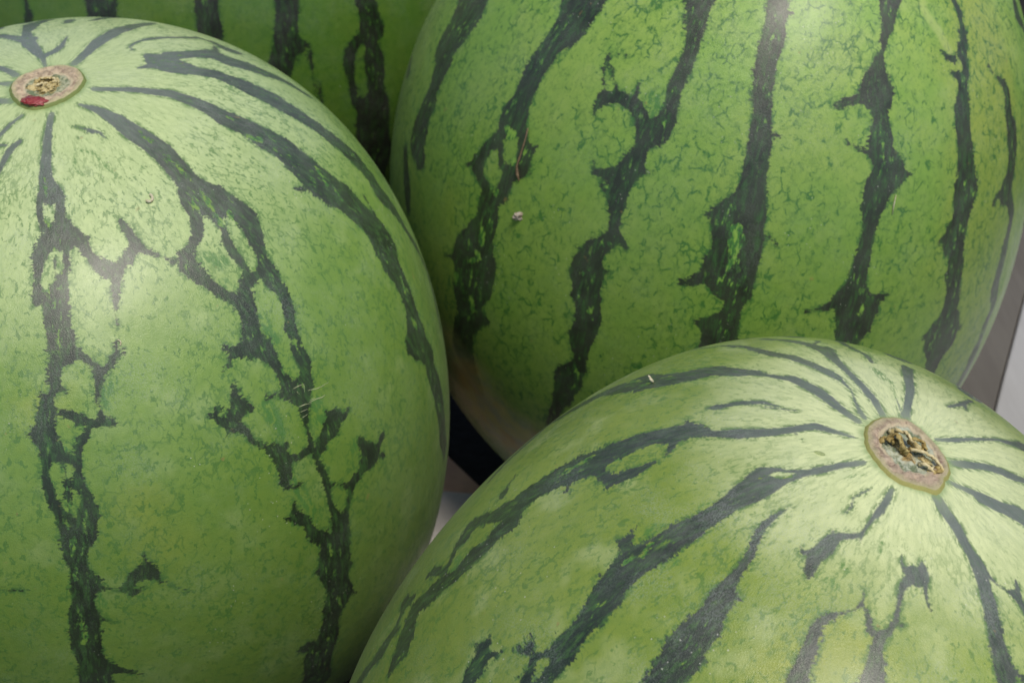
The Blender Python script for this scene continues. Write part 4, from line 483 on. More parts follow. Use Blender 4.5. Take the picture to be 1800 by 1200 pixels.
[36.2,37.02,0.84,36.46,32.99,1.03,36.88,28.95,0.83,37.02,24.92,0.78,36.84,20.88,1.81,36.71,16.85,0.88,36.74,12.82,1.86,36.43,8.78,1.5,36.41,4.75,1.62,36.25,0.71,1.45,37.16,-3.32,0.79,38.37,-7.35,2.04,38.56,-11.39,1.91,38.63,-15.42,1.47,38.83,-19.46,1.63,39.34,-23.49,0.74,39.59,-27.52,1.8,39.17,-31.56,1.44,38.89,-35.59,1.65,38.53,-39.63,1.17,38.06,-43.66,1.35,37.67,-47.69,1.17,37.61,-51.73,0.84,37.71,-55.76,1.23,37.7,-59.8,0.66,38.37,-63.83,1.05,38.31,-67.86,0.43,37.56,-71.9,0.65,36.18,-75.93,0.52,35.87,-79.97,0.56,35.85,-84.0,0.41],
[28.92,31.61,1.97,28.72,27.48,2.13,28.17,23.35,1.37,27.66,19.22,2.35,27.28,15.09,2.08,27.23,10.97,1.47,27.22,6.84,2.28,26.49,2.71,1.45,26.06,-1.42,2.54,25.6,-5.55,2.02,25.98,-9.68,2.26,25.89,-13.81,2.37,26.56,-17.94,0.94,27.4,-22.07,0.99,28.42,-26.2,1.66,29.11,-30.32,1.71,30.91,-34.45,2.08,31.62,-38.58,1.55,31.46,-42.71,2.02,30.92,-46.84,0.99,30.24,-50.97,1.69,30.28,-55.1,0.94,29.9,-59.23,1.16,29.6,-63.36,0.88,30.18,-67.48,0.67,30.14,-71.61,0.56,30.29,-75.74,0.55,30.33,-79.87,0.32,30.66,-84.0,0.58],
[8.06,12.62,2.35,7.55,8.59,4.33,7.73,4.57,3.28,7.85,0.54,3.17,7.38,-3.48,4.34,7.69,-7.51,3.49,7.76,-11.54,2.51,7.1,-15.56,3.54,6.61,-19.59,3.07,6.48,-23.61,2.06,6.54,-27.64,1.87,6.39,-31.66,3.59,6.57,-35.69,2.16,6.56,-39.72,1.62,7.01,-43.74,3.47,7.27,-47.77,2.63,7.61,-51.79,2.15,7.67,-55.82,2.86,7.3,-59.85,1.09,6.75,-63.87,2.0,5.77,-67.9,1.64,4.75,-71.92,1.16,3.17,-75.95,0.68,1.62,-79.97,1.11,0.69,-84.0,1.08],
[69.37,53.37,1.78,69.39,49.33,1.33,69.67,45.29,2.38,69.71,41.25,1.23,69.95,37.21,2.0,70.18,33.17,2.47,70.46,29.13,1.71,70.86,25.09,2.87,71.18,21.05,2.46,71.57,17.01,1.36,71.94,12.97,1.39,72.13,8.93,1.48,72.2,4.89,2.12,72.07,0.85,2.03,72.15,-3.19,2.29,72.97,-7.23,1.57,73.74,-11.27,1.97,74.21,-15.32,1.73,75.12,-19.36,2.86,75.47,-23.4,1.2,75.8,-27.44,1.17,75.99,-31.48,1.57,76.22,-35.52,1.44,76.39,-39.56,2.08,76.22,-43.6,2.01,75.69,-47.64,0.93,75.22,-51.68,1.07,74.79,-55.72,1.78,74.71,-59.76,1.48,74.71,-63.8,1.16,74.8,-67.84,0.66,75.02,-71.88,1.01,74.75,-75.92,0.45,74.31,-79.96,0.76,74.23,-84.0,0.4],
[81.25,56.24,2.58,81.71,52.23,2.2,82.16,48.23,3.03,82.45,44.22,1.42,82.36,40.21,3.19,81.89,36.21,3.34,81.95,32.2,2.59,81.31,28.19,2.92,80.99,24.19,3.87,80.79,20.18,3.27,80.41,16.17,2.95,79.93,12.16,2.81,79.67,8.16,3.03,79.79,4.15,3.76,79.14,0.14,2.32,78.68,-3.86,3.98,77.97,-7.87,3.13,77.93,-11.88,2.05,77.7,-15.88,1.78,77.11,-19.89,1.93,76.64,-23.9,2.46,76.4,-27.9,1.61,75.9,-31.91,3.29,75.43,-35.92,2.61,74.58,-39.92,1.66,74.1,-43.93,2.74,73.64,-47.94,2.2,72.68,-51.95,2.15,71.66,-55.95,2.66,71.63,-59.96,2.12,71.95,-63.97,2.31,72.21,-67.97,1.99,72.41,-71.98,1.57,71.89,-75.99,1.33,71.56,-79.99,0.52,70.71,-84.0,0.74],
[173.67,70.85,2.23,175.66,66.8,3.19,176.7,62.76,2.08,177.28,58.71,2.75,177.98,54.66,3.8,178.68,50.61,2.84,179.77,46.56,2.64,180.31,42.51,3.35,180.81,38.46,2.23,180.17,34.41,3.34,178.97,30.37,3.61,178.41,26.32,2.9,179.67,22.27,3.71,180.3,18.22,5.66,180.07,14.17,3.96,179.09,10.12,4.43,179.47,6.07,4.44,180.19,2.02,4.62,179.9,-2.02,4.2,179.42,-6.07,6.52,178.48,-10.12,3.56,177.76,-14.17,5.65,176.13,-18.22,2.44,174.71,-22.27,5.7,174.46,-26.32,2.4,174.57,-30.37,3.52,174.4,-34.41,4.36,173.93,-38.46,3.63,174.12,-42.51,4.2,174.54,-46.56,4.46,174.9,-50.61,3.67,175.7,-54.66,1.74,176.19,-58.71,2.6,177.79,-62.76,2.27,180.11,-66.8,1.53,181.0,-70.85,2.91,181.14,-74.9,1.08,181.31,-78.95,1.16,181.59,-83.0,0.83],
[202.6,66.8,2.12,201.89,62.76,2.17,201.66,58.71,2.7,201.48,54.66,2.97,200.98,50.61,5.97,200.68,46.56,2.97,199.86,42.51,5.77,198.34,38.46,6.5,196.27,34.41,6.65,194.52,30.37,3.77,192.5,26.32,3.37,191.96,22.27,6.84,191.45,18.22,7.28,191.56,14.17,6.02,190.9,10.12,8.36,189.81,6.07,4.8,189.07,2.02,5.5,188.21,-2.02,5.1,187.94,-6.07,4.67,187.63,-10.12,5.62,187.36,-14.17,7.01,188.05,-18.22,5.7,187.3,-22.27,6.92,186.68,-26.32,5.28,186.06,-30.37,7.3,187.25,-34.41,6.49,187.99,-38.46,5.33,187.88,-42.51,5.84,187.91,-46.56,4.35,188.66,-50.61,3.47,189.38,-54.66,5.15,190.35,-58.71,3.61,190.68,-62.76,4.47,190.43,-66.8,4.2,191.26,-70.85,3.18,192.36,-74.9,3.24,192.93,-78.95,2.02,194.22,-83.0,1.15],
[220.38,58.71,4.04,220.56,54.66,2.77,219.83,50.61,4.41,219.29,46.56,3.59,218.62,42.51,3.69,218.79,38.46,5.63,219.27,34.41,3.05,220.69,30.37,3.86,222.01,26.32,3.54,222.78,22.27,3.04,221.97,18.22,6.65,221.05,14.17,5.32,220.5,10.12,7.12,220.44,6.07,6.62,220.67,2.02,7.99,222.64,-2.02,5.09,223.55,-6.07,3.69,224.51,-10.12,6.08,226.08,-14.17,5.15,226.45,-18.22,6.83,225.9,-22.27,5.98,225.84,-26.32,3.75,225.4,-30.37,4.82,225.15,-34.41,4.94,225.04,-38.46,3.12,223.62,-42.51,5.24,222.92,-46.56,3.44,222.86,-50.61,5.79,221.7,-54.66,4.78,219.56,-58.71,3.21,218.08,-62.76,3.3,217.97,-66.8,1.66,218.07,-70.85,2.92,218.41,-74.9,1.78,218.09,-78.95,2.54,217.37,-83.0,1.72],
[242.29,62.76,3.68,242.31,58.71,3.87,241.12,54.66,4.3,240.82,50.61,4.22,240.77,46.56,4.36,242.48,42.51,2.1,243.55,38.46,5.49,245.16,34.41,2.18,245.59,30.37,2.62,245.75,26.32,5.11,245.64,22.27,3.2,246.4,18.22,2.57,246.18,14.17,3.14,246.13,10.12,5.97,245.61,6.07,2.73,244.41,2.02,5.56,243.95,-2.02,4.47,243.83,-6.07,5.81,244.58,-10.12,5.38,245.75,-14.17,6.41,245.85,-18.22,2.95,244.92,-22.27,5.16,243.64,-26.32,3.95,242.07,-30.37,3.73,240.46,-34.41,5.2,239.29,-38.46,2.1,238.09,-42.51,5.2,237.66,-46.56,1.98,238.04,-50.61,1.99,238.3,-54.66,4.3,238.5,-58.71,2.86,237.71,-62.76,3.6,238.39,-66.8,1.38,237.93,-70.85,1.37,237.84,-74.9,1.43,238.54,-78.95,1.34,238.44,-83.0,1.08],
[263.51,62.76,3.29,262.2,58.71,5.16,261.14,54.66,2.87,260.91,50.61,2.77,259.88,46.56,2.72,258.58,42.51,2.96,258.31,38.46,5.38,259.21,34.41,6.53,259.92,30.37,6.12,258.92,26.32,6.82,257.75,22.27,5.55,255.86,18.22,3.69,254.8,14.17,8.04,253.63,10.12,6.28,253.11,6.07,6.48,252.64,2.02,8.22,252.94,-2.02,5.64,253.84,-6.07,4.9,254.69,-10.12,4.83,254.67,-14.17,6.29,254.65,-18.22,6.88,253.85,-22.27,5.84,252.2,-26.32,7.13,251.27,-30.37,6.35,250.5,-34.41,4.12,251.02,-38.46,5.0,250.2,-42.51,3.86,249.82,-46.56,6.57,250.69,-50.61,2.99,250.8,-54.66,4.73,251.93,-58.71,2.68,252.99,-62.76,4.21,253.22,-66.8,4.4,252.91,-70.85,2.33,252.73,-74.9,1.5,252.56,-78.95,2.21,251.88,-83.0,1.37],
[288.58,58.71,2.81,288.46,54.66,3.7,288.52,50.61,3.48,287.8,46.56,3.88,286.97,42.51,3.71,285.81,38.46,6.59,285.62,34.41,6.48,285.41,30.37,3.7,286.39,26.32,4.57,287.23,22.27,5.17,288.4,18.22,6.14,290.09,14.17,6.8,291.45,10.12,3.8,292.3,6.07,8.07,292.06,2.02,5.53,291.06,-2.02,8.13,290.81,-6.07,8.38,290.18,-10.12,8.06,290.92,-14.17,6.6,291.61,-18.22,5.08,292.3,-22.27,6.46,291.11,-26.32,5.56,290.08,-30.37,3.24,288.75,-34.41,3.02,286.91,-38.46,3.41,286.61,-42.51,3.31,286.5,-46.56,6.13,286.49,-50.61,5.09,287.58,-54.66,4.42,286.81,-58.71,3.85,286.46,-62.76,4.1,285.11,-66.8,4.27,284.56,-70.85,1.75,284.53,-74.9,1.99,284.71,-78.95,2.37,284.81,-83.0,1.47],
[297.75,54.66,2.92,297.81,50.61,3.63,298.48,46.56,2.67,297.86,42.51,5.06,297.8,38.46,5.74,299.5,34.41,6.17,300.12,30.37,3.83,300.41,26.32,5.72,299.9,22.27,5.74,298.87,18.22,6.06,299.38,14.17,7.59,299.12,10.12,7.66,299.7,6.07,8.64,300.1,2.02,7.6,299.9,-2.02,3.6,300.04,-6.07,3.97,301.15,-10.12,4.59,302.12,-14.17,8.0,302.57,-18.22,5.86,303.45,-22.27,4.98,303.49,-26.32,7.37,303.47,-30.37,4.29,303.76,-34.41,4.81,304.9,-38.46,5.23,306.24,-42.51,2.92,307.28,-46.56,3.07,307.69,-50.61,3.76,307.26,-54.66,3.49,306.3,-58.71,5.5,305.78,-62.76,5.03,304.93,-66.8,3.49,304.65,-70.85,3.29,303.92,-74.9,2.08,302.55,-78.95,1.53,301.56,-83.0,2.05],
[331.54,30.37,6.4,330.99,26.32,4.38,332.5,22.27,7.23,333.67,18.22,5.73,333.79,14.17,6.67,333.68,10.12,6.83,333.85,6.07,5.32,333.65,2.02,5.72,332.71,-2.02,8.5,331.21,-6.07,6.48,330.89,-10.12,3.94,330.96,-14.17,3.96,332.31,-18.22,4.46,332.95,-22.27,3.19,334.48,-26.32,5.18,335.3,-30.37,5.35,335.56,-34.41,7.38,334.37,-38.46,5.12,333.11,-42.51,6.97,333.12,-46.56,3.97,331.84,-50.61,5.77,331.69,-54.66,2.62,331.97,-58.71,2.18,332.52,-62.76,3.65,332.26,-66.8,4.05,332.2,-70.85,2.13,331.71,-74.9,1.45,330.77,-78.95,1.54,329.21,-83.0,2.01
]],"h":[[-29.38,57.71,0.69,-29.82,58.8,0.69],
[-31.24,51.84,1.04,-30.56,53.28,1.04],
[-27.66,56.59,0.69,-26.93,55.15,0.69],
[-57.89,74.82,0.24,-57.2,76.74,0.46],
[31.6,73.92,0.34,30.2,72.75,0.68],
[26.73,70.6,0.35,28.88,71.59,0.52],
[28.81,61.39,0.48,28.96,62.51,0.64],
[28.64,58.03,0.79,28.49,58.75,0.63],
[31.81,55.4,0.89,31.21,56.21,0.81,30.56,57.03,0.74],
[30.73,53.48,0.78,30.7,54.48,0.62],
[35.39,40.59,0.77,35.91,39.93,0.77],
[0.97,48.73,0.59,-0.05,50.34,1.16],
[0.05,51.1,1.11,-0.24,52.2,1.1],
[-0.61,52.91,0.83,-1.02,53.62,0.55],
[4.86,55.64,1.18,4.27,56.54,1.85,4.7,57.73,1.84,5.07,58.9,1.96,5.12,59.89,1.75,5.12,60.88,1.52
]],"m":[[-82.81,73.28,1.2,-83.85,74.31,1.63,-85.05,75.9,0.98],
[-87.09,75.93,0.52,-86.49,78.24,0.51,-86.01,80.33,0.33],
[30.77,60.55,1.24,30.53,59.24,1.25],
[32.77,53.32,1.5,33.14,52.12,1.2],
[27.52,57.29,1.29,27.73,58.61,1.13],
[36.71,57.63,0.87,36.4,56.67,0.87],
[28.11,64.26,0.62,28.45,63.51,0.62],
[0.12,54.75,1.53,0.05,55.45,1.26],
[3.73,44.69,2.41,4.66,43.51,1.51],
[5.95,34.3,2.07,7.55,33.46,1.67],
[65.87,68.95,0.64,67.93,68.24,0.77],
[65.87,66.2,1.01,67.13,65.77,0.88],
[65.16,62.35,0.95,63.18,63.22,0.57,63.24,64.35,0.46],
[67.0,62.5,0.92],
[63.83,60.01,0.45],
[74.91,73.17,0.48,75.41,72.06,0.24],
[49.32,80.92,0.17,45.73,79.68,0.31,44.9,78.01,0.14
]],"w":[[64.09,54.72,6.79,65.76,55.79,6.79,67.53,56.85,6.8,69.39,57.9,6.8,71.37,58.94,6.81,73.49,59.97,6.82,75.76,61.0,6.84]]},"k":1.11241,"s":0.117155,"co":[-0.0046,0.00383,-0.00176,0.00053,-0.00845,0.00389,-0.00718,-0.00785,0.00037,0.00377,0.01565,-0.01249,0.0154,-0.00539,-0.01527,-0.00351,-0.00152,0.00266],"ctr":[0.06707,0.23574,0.13018],"rot":[[-0.974651,-0.118486,0.189781],
[0.134645,-0.988082,0.074601],
[0.17868,0.098263,0.978988
]],"facing":71.0,"scar":[[10.11,-3.08],
[7.81,-6.17],
[3.84,-8.79],
[0.07,-9.93],
[-2.58,-8.52],
[-4.97,-5.07],
[-7.31,-1.19],
[-8.59,2.0],
[-8.49,5.04],
[-6.7,8.46],
[-4.37,13.93],
[-2.1,13.68],
[0.58,13.9],
[3.71,13.5],
[6.6,11.82],
[8.63,8.99],
[10.22,5.46],
[10.62,1.77
]],"small":{"curl":[[-27.48,56.89
]],"drop":[[22.92,78.31]]}},"T":{
"strokes":{"d":[[5.24,12.89,2.15,8.82,11.88,2.15],
[18.61,31.04,9.35,20.37,30.11,9.07,21.95,29.15,10.45,22.93,27.03,10.92,23.64,24.88,9.08,22.64,22.91,8.53,22.6,21.39,7.86,24.38,19.74,5.98,24.74,17.6,5.05,25.09,15.47,4.13,25.86,13.52,5.49,25.25,11.75,6.05,25.47,9.6,6.98,25.7,7.45,6.98,27.52,6.68,3.34,28.75,5.76,3.98],
[21.19,4.21,2.69,22.48,3.15,2.96,23.63,2.03,3.22,24.76,0.67,3.49,25.74,-0.75,3.76,26.98,-2.53,2.69],
[49.42,41.64,8.19,49.88,39.88,8.64,49.43,37.93,8.87,50.12,36.58,7.56,50.15,35.48,7.36,50.15,34.38,6.99,49.73,32.87,6.46,49.24,31.64,5.41,48.72,30.42,4.46,48.75,28.98,4.73,48.54,27.85,4.71,48.3,26.73,4.75,48.28,25.67,4.78,48.23,24.62,4.8,48.31,22.57,4.81,48.31,20.51,6.43,48.22,19.08,6.16],
[47.22,18.89,3.4,46.67,17.21,1.61,46.5,15.74,3.32,45.05,13.86,2.27,44.29,12.14,3.31,45.09,11.03,2.7,46.58,10.2,2.23,48.09,9.46,2.91,49.26,7.84,5.05,49.79,5.94,5.78,49.81,4.5,5.81,49.06,2.72,7.57,49.09,1.33,8.29,48.48,-0.46,10.29,48.62,-1.56,12.52,48.87,-3.27,11.35,47.8,-5.37,8.15,48.02,-6.88,8.29,48.69,-8.98,7.99,49.22,-10.11,7.05,47.93,-12.21,5.23,47.59,-13.97,5.83,47.17,-15.83,6.38,47.36,-18.51,6.94,49.05,-20.43,4.3,50.35,-22.32,3.21,51.31,-23.99,2.15],
[45.23,12.09,2.04,41.67,10.68,0.62],
[44.67,-2.67,1.91,41.53,-3.51,0.49],
[51.16,-9.11,4.4,53.49,-9.11,1.22],
[49.87,20.07,2.96,51.34,18.87,2.01,52.05,17.75,2.53,53.14,16.76,3.55,53.43,15.58,3.01,53.22,14.37,4.01,51.34,12.62,3.26,51.53,11.47,3.68,51.38,10.18,3.29,50.1,8.68,2.66],
[53.69,17.11,1.48,54.92,18.18,0.63],
[54.69,15.3,1.24,55.62,14.2,0.5],
[47.21,16.83,1.4,47.87,15.83,1.54,48.49,14.83,1.68,49.28,13.48,1.32,50.76,13.22,2.27],
[73.75,46.85,5.36,73.01,44.99,5.32,72.51,43.21,5.16,73.05,41.25,4.15,73.53,39.33,3.27,73.95,38.11,2.96,74.35,36.9,2.7,74.32,35.58,2.73,74.28,34.27,2.74,74.0,32.96,2.84,73.71,31.66,2.93,73.92,30.47,2.71,74.11,29.29,2.52,74.2,28.23,3.01,74.27,27.18,3.51,73.32,25.63,5.07,72.41,24.44,3.92,71.98,23.45,2.77,71.81,22.29,2.97,71.43,20.94,3.96,70.74,19.41,4.75,70.02,17.71,4.43,70.26,16.88,4.51,70.98,15.52,3.47,71.28,13.72,2.24,71.45,12.48,2.26,71.94,11.33,2.97,70.63,9.76,3.12,69.08,8.78,3.54,69.02,7.81,4.61,69.07,6.48,6.19,69.34,5.28,6.96,69.72,4.03,5.88,70.0,2.73,5.76,70.59,1.62,5.19,71.45,-0.18,4.99,71.27,-1.72,4.92,70.73,-3.44,5.02,70.8,-5.05,4.27,71.25,-6.25,2.88,71.15,-8.2,3.75,70.3,-10.06,5.41,69.97,-11.74,5.54,69.39,-14.14,3.85,68.47,-17.44,2.64,67.81,-20.84,2.27],
[68.66,18.67,3.07,66.53,18.34,1.73,65.56,18.28,0.84,65.37,19.36,0.85],
[67.29,17.28,0.41,68.32,16.46,0.62],
[73.14,20.43,1.52,74.67,20.53,0.38],
[72.56,11.67,1.66,74.01,10.58,1.24,75.1,10.53,0.41],
[67.33,8.26,1.05,66.64,8.26,0.63],
[71.37,6.62,1.71,72.4,6.57,0.43],
[81.07,25.92,0.37,81.09,25.85,0.37],
[62.75,27.34,2.32,64.18,27.69,2.41,65.6,28.03,2.46,67.0,27.9,2.63,68.36,27.76,2.84,70.11,26.69,2.89,70.76,25.73,3.04,71.39,24.78,3.17,71.4,23.67,2.39],
[62.72,26.64,1.71,62.35,25.76,1.08,62.28,24.73,0.65],
[64.4,28.26,1.47,64.17,29.2,1.02,62.68,30.53,0.8,61.53,31.42,0.6],
[62.29,28.46,0.63,61.34,29.78,0.64,60.74,31.21,0.66,60.64,32.72,0.66],
[60.59,32.78,0.39,62.07,33.04,0.29,63.53,33.29,0.2],
[68.12,29.21,1.21,67.76,30.27,0.6],
[86.46,48.74,3.37,86.5,47.08,3.36,86.65,45.47,3.35,87.01,43.93,3.54,87.36,42.42,3.72,87.65,40.39,4.27,87.51,39.13,4.19,87.38,37.89,4.09,87.4,36.67,3.81,87.43,35.47,3.52,87.76,33.71,3.33,88.09,31.98,3.15,88.5,30.27,3.52,88.91,28.57,3.9,89.11,27.4,4.09,89.32,26.24,4.28,89.38,25.09,4.39,89.45,23.95,4.49,89.53,22.2,4.69,89.45,20.99,5.46,89.36,19.85,6.43,88.97,18.57,7.96,88.75,17.32,9.42,89.25,15.62,9.03,89.63,14.02,8.53,89.52,12.69,9.0,89.32,11.39,9.52,89.82,10.23,7.97,90.64,9.4,6.1,91.28,8.62,4.19,91.3,7.4,3.31,91.04,6.03,3.53,90.97,4.85,4.01,90.13,3.48,6.34,90.46,2.34,6.27,90.13,0.62,5.6],
[90.52,28.61,0.74,92.15,28.57,0.37],
[88.75,44.01,1.4,90.52,43.92,0.6],
[85.46,17.9,1.53,83.93,17.36,0.38],
[86.85,10.52,2.78,85.34,9.43,1.59,84.09,8.61,0.81,83.11,8.52,0.61],
[89.79,3.81,3.0,88.39,3.79,2.25,86.99,3.75,1.49,86.24,4.06,0.63],
[91.3,5.14,1.71,89.5,4.79,0.85],
[92.94,16.75,0.93,93.93,16.19,0.65,94.93,15.62,0.37],
[114.28,51.98,4.94,113.1,50.69,4.71,112.04,49.43,4.46,110.59,47.77,3.91,109.79,45.79,3.16,109.36,43.88,2.3,108.68,42.57,1.65,107.94,40.68,1.03,107.5,39.49,2.49,107.24,37.68,3.54,106.98,36.45,5.45,107.17,35.4,6.34,107.77,33.54,3.59,108.35,33.02,2.77,108.54,31.28,3.87,108.73,29.76,4.75,108.83,28.37,4.89,109.82,27.3,5.25,110.55,25.93,6.74,109.71,24.92,5.93,109.02,23.76,5.54,108.78,21.99,4.88,108.46,20.77,3.52,108.67,19.0,2.86,108.63,17.21,3.12,108.62,15.39,3.16,108.37,13.55,3.4,108.24,11.68,4.07,108.27,10.32,5.64,108.92,8.81,7.54,109.58,7.65,7.87,109.65,6.55,7.59,109.51,5.28,6.56,108.66,3.9,3.59],
[106.06,34.83,2.62,103.51,34.42,1.87,101.57,33.89,1.31,100.2,33.2,0.56],
[111.29,26.52,2.65,113.53,25.88,1.32,114.97,25.84,0.38],
[106.92,28.26,0.93,104.93,28.32,0.56,103.07,29.01,0.38],
[109.45,35.69,1.88,110.67,35.76,0.38],
[105.86,9.17,2.27,104.42,8.56,1.34,103.07,8.08,0.88,101.71,7.67,0.66],
[111.92,9.44,2.92,113.23,10.03,0.97,114.16,10.32,0.48],
[106.48,10.11,3.2,105.7,9.69,1.82],
[127.21,51.48,2.18,127.32,49.85,2.03,127.53,48.26,1.9,128.77,46.53,1.61,128.45,45.22,1.25,128.38,43.92,1.57,128.24,42.26,2.13,127.31,41.08,3.05,127.79,39.81,2.19,127.47,38.56,2.06,126.41,37.33,2.6,126.26,36.38,2.72,126.05,34.56,3.34,126.12,33.36,3.66,126.22,32.16,3.98,126.36,30.92,4.15,126.53,29.68,4.35,126.67,28.47,4.38,126.84,27.25,4.32,127.5,25.37,4.83,127.48,23.51,6.76,127.11,22.27,5.4,127.07,21.08,5.04,126.94,19.2,4.84,126.11,17.98,5.8,126.09,16.6,5.46,127.05,15.34,3.98,127.45,13.33,4.45,127.53,11.97,4.37,128.24,9.85,4.08,128.76,7.7,4.5,128.73,5.6,5.21,129.4,4.02,7.96,129.07,2.69,10.5,129.01,1.46,5.77,129.18,-0.37,5.75,129.45,-2.74,3.71,129.83,-4.25,2.43],
[124.15,17.61,2.14,122.53,16.9,0.79],
[127.0,3.33,2.09,124.54,3.4,0.76],
[131.32,3.63,2.27,134.02,3.03,0.93],
[121.59,41.52,0.49,122.89,40.64,1.15,124.79,40.21,1.5],
[123.84,38.59,1.31,125.44,38.07,1.76],
[135.38,39.25,0.33,136.51,38.2,0.6,138.48,37.32,1.13,140.56,36.24,1.75,141.7,34.9,1.97,141.48,33.0,2.55,141.96,31.01,3.42,142.95,29.57,4.62,143.52,27.52,4.3,143.13,25.6,3.22,142.94,23.63,3.76,141.53,21.85,5.91,142.39,20.74,3.6,143.99,19.39,2.75,145.72,16.95,2.69,145.35,14.91,2.69,144.85,12.87,3.22,144.57,10.77,3.76,144.51,8.58,4.3,144.28,7.12,4.3,145.61,5.25,3.49,147.32,3.2,2.69,147.25,2.09,2.69,145.94,0.51,3.22,146.02,-1.16,3.22,146.32,-2.93,3.22,145.65,-4.28,4.84,146.27,-7.06,4.84,146.01,-8.26,4.84,145.91,-9.55,4.84,145.59,-10.93,4.3],
[140.4,21.48,1.66,137.44,21.53,1.45,136.78,20.83,1.37],
[159.74,47.19,3.22,160.14,46.28,3.22,158.15,44.65,3.22,160.5,42.89,2.15,163.31,40.67,2.15,161.73,38.8,2.42,161.19,36.78,2.69,159.06,35.26,2.82,157.72,33.61,2.96,156.9,31.88,3.09,156.54,30.08,3.22],
[18.61,31.04,11.41,17.13,35.11,6.13,15.69,39.19,8.87,15.12,43.26,6.03,14.39,47.34,5.3,13.89,51.41,6.21,13.2,55.48,5.46,13.25,59.56,4.92,13.24,63.63,4.94,13.09,67.7,6.18,12.4,71.78,3.23,11.63,75.85,2.89,11.99,79.93,2.43,11.52,84.0,1.76],
[49.42,41.64,7.2,49.02,45.88,5.76,48.72,50.11,7.38,48.76,54.35,4.71,49.06,58.58,7.51,49.36,62.82,6.58,49.9,67.06,4.81,49.98,71.29,4.68,50.53,75.53,3.21,51.07,79.76,3.22,51.69,84.0,2.39],
[45.97,-51.99,1.72,45.09,-56.0,1.21,44.21,-60.0,0.92,43.55,-64.0,0.82,43.54,-68.0,0.85,44.18,-72.0,0.67,44.63,-76.0,1.01,45.31,-80.0,0.82,45.86,-84.0,0.39],
[73.75,46.85,3.56,74.0,50.98,4.58,74.14,55.11,2.72,74.0,59.23,4.35,74.19,63.36,2.96,73.73,67.49,2.55,74.57,71.62,2.69,73.61,75.74,2.46,73.35,79.87,1.93,73.44,84.0,1.14],
[70.21,-58.74,1.26,69.57,-62.95,1.09,68.87,-67.16,0.79,68.89,-71.37,1.39,68.91,-75.58,0.71,68.84,-79.79,0.57,68.47,-84.0,0.48],
[86.46,48.74,3.45,85.95,53.15,3.24,85.59,57.55,3.13,85.07,61.96,1.99,85.55,66.37,2.3,85.91,70.78,1.23,86.29,75.19,1.09,86.38,79.59,0.86,86.12,84.0,1.03],
[87.86,-59.82,3.67,87.33,-63.85,3.6,87.68,-67.88,2.65,87.71,-71.91,2.98,87.63,-75.94,2.43,87.81,-79.97,1.2,88.53,-84.0,0.82],
[114.28,51.98,5.06,115.53,55.98,2.6,116.12,59.98,3.7,116.4,63.99,1.58,116.65,67.99,2.77,116.47,71.99,3.05,116.97,76.0,1.01,117.27,80.0,1.82,117.41,84.0,1.13],
[110.49,-54.7,3.13,111.59,-58.89,2.04,112.9,-63.07,2.56,114.37,-67.26,1.75,115.72,-71.44,2.33,116.36,-75.63,1.4,116.46,-79.81,0.88,116.62,-84.0,0.97],
[127.21,51.48,1.15,126.26,55.54,1.23,125.48,59.61,1.6,124.53,63.67,1.37,123.37,67.74,1.15,123.07,71.81,1.2,122.96,75.87,0.95,123.32,79.94,0.66,123.12,84.0,0.63],
[133.45,-42.03,2.17,133.39,-46.22,1.2,133.23,-50.42,2.49,133.01,-54.62,2.37,132.52,-58.82,1.07,132.91,-63.01,2.02,132.39,-67.21,1.38,132.17,-71.41,0.88,132.29,-75.61,0.61,133.43,-79.8,0.78,133.93,-84.0,0.35],
[149.23,-27.17,4.57,149.75,-31.23,3.38,150.0,-35.29,4.52,150.29,-39.35,2.99,151.19,-43.41,3.39,152.01,-47.46,3.34,152.53,-51.52,1.7,152.72,-55.58,3.45,153.19,-59.64,2.42,152.56,-63.7,1.74,152.0,-67.76,2.16,152.13,-71.82,2.25,151.74,-75.88,1.8,151.69,-79.94,1.63,151.36,-84.0,0.93],
[159.74,47.19,1.5,159.33,51.28,2.99,159.2,55.37,1.46,159.31,59.46,1.66,159.52,63.55,2.23,158.81,67.64,2.09,159.29,71.73,1.06,159.63,75.82,1.58,159.96,79.91,0.67,160.35,84.0,0.69],
[158.59,-6.59,4.32,159.12,-10.66,2.78,159.42,-14.74,1.99,158.49,-18.81,2.92,157.55,-22.89,4.18,157.38,-26.96,3.79,157.05,-31.03,3.07,156.86,-35.11,1.68,155.9,-39.18,3.33,155.03,-43.26,1.57,155.33,-47.33,2.78,155.32,-51.41,3.08,155.56,-55.48,2.03,156.19,-59.55,1.53,157.44,-63.63,1.45,158.85,-67.7,1.91,158.98,-71.78,1.39,158.61,-75.85,1.33,158.63,-79.93,0.96,158.44,-84.0,1.0],
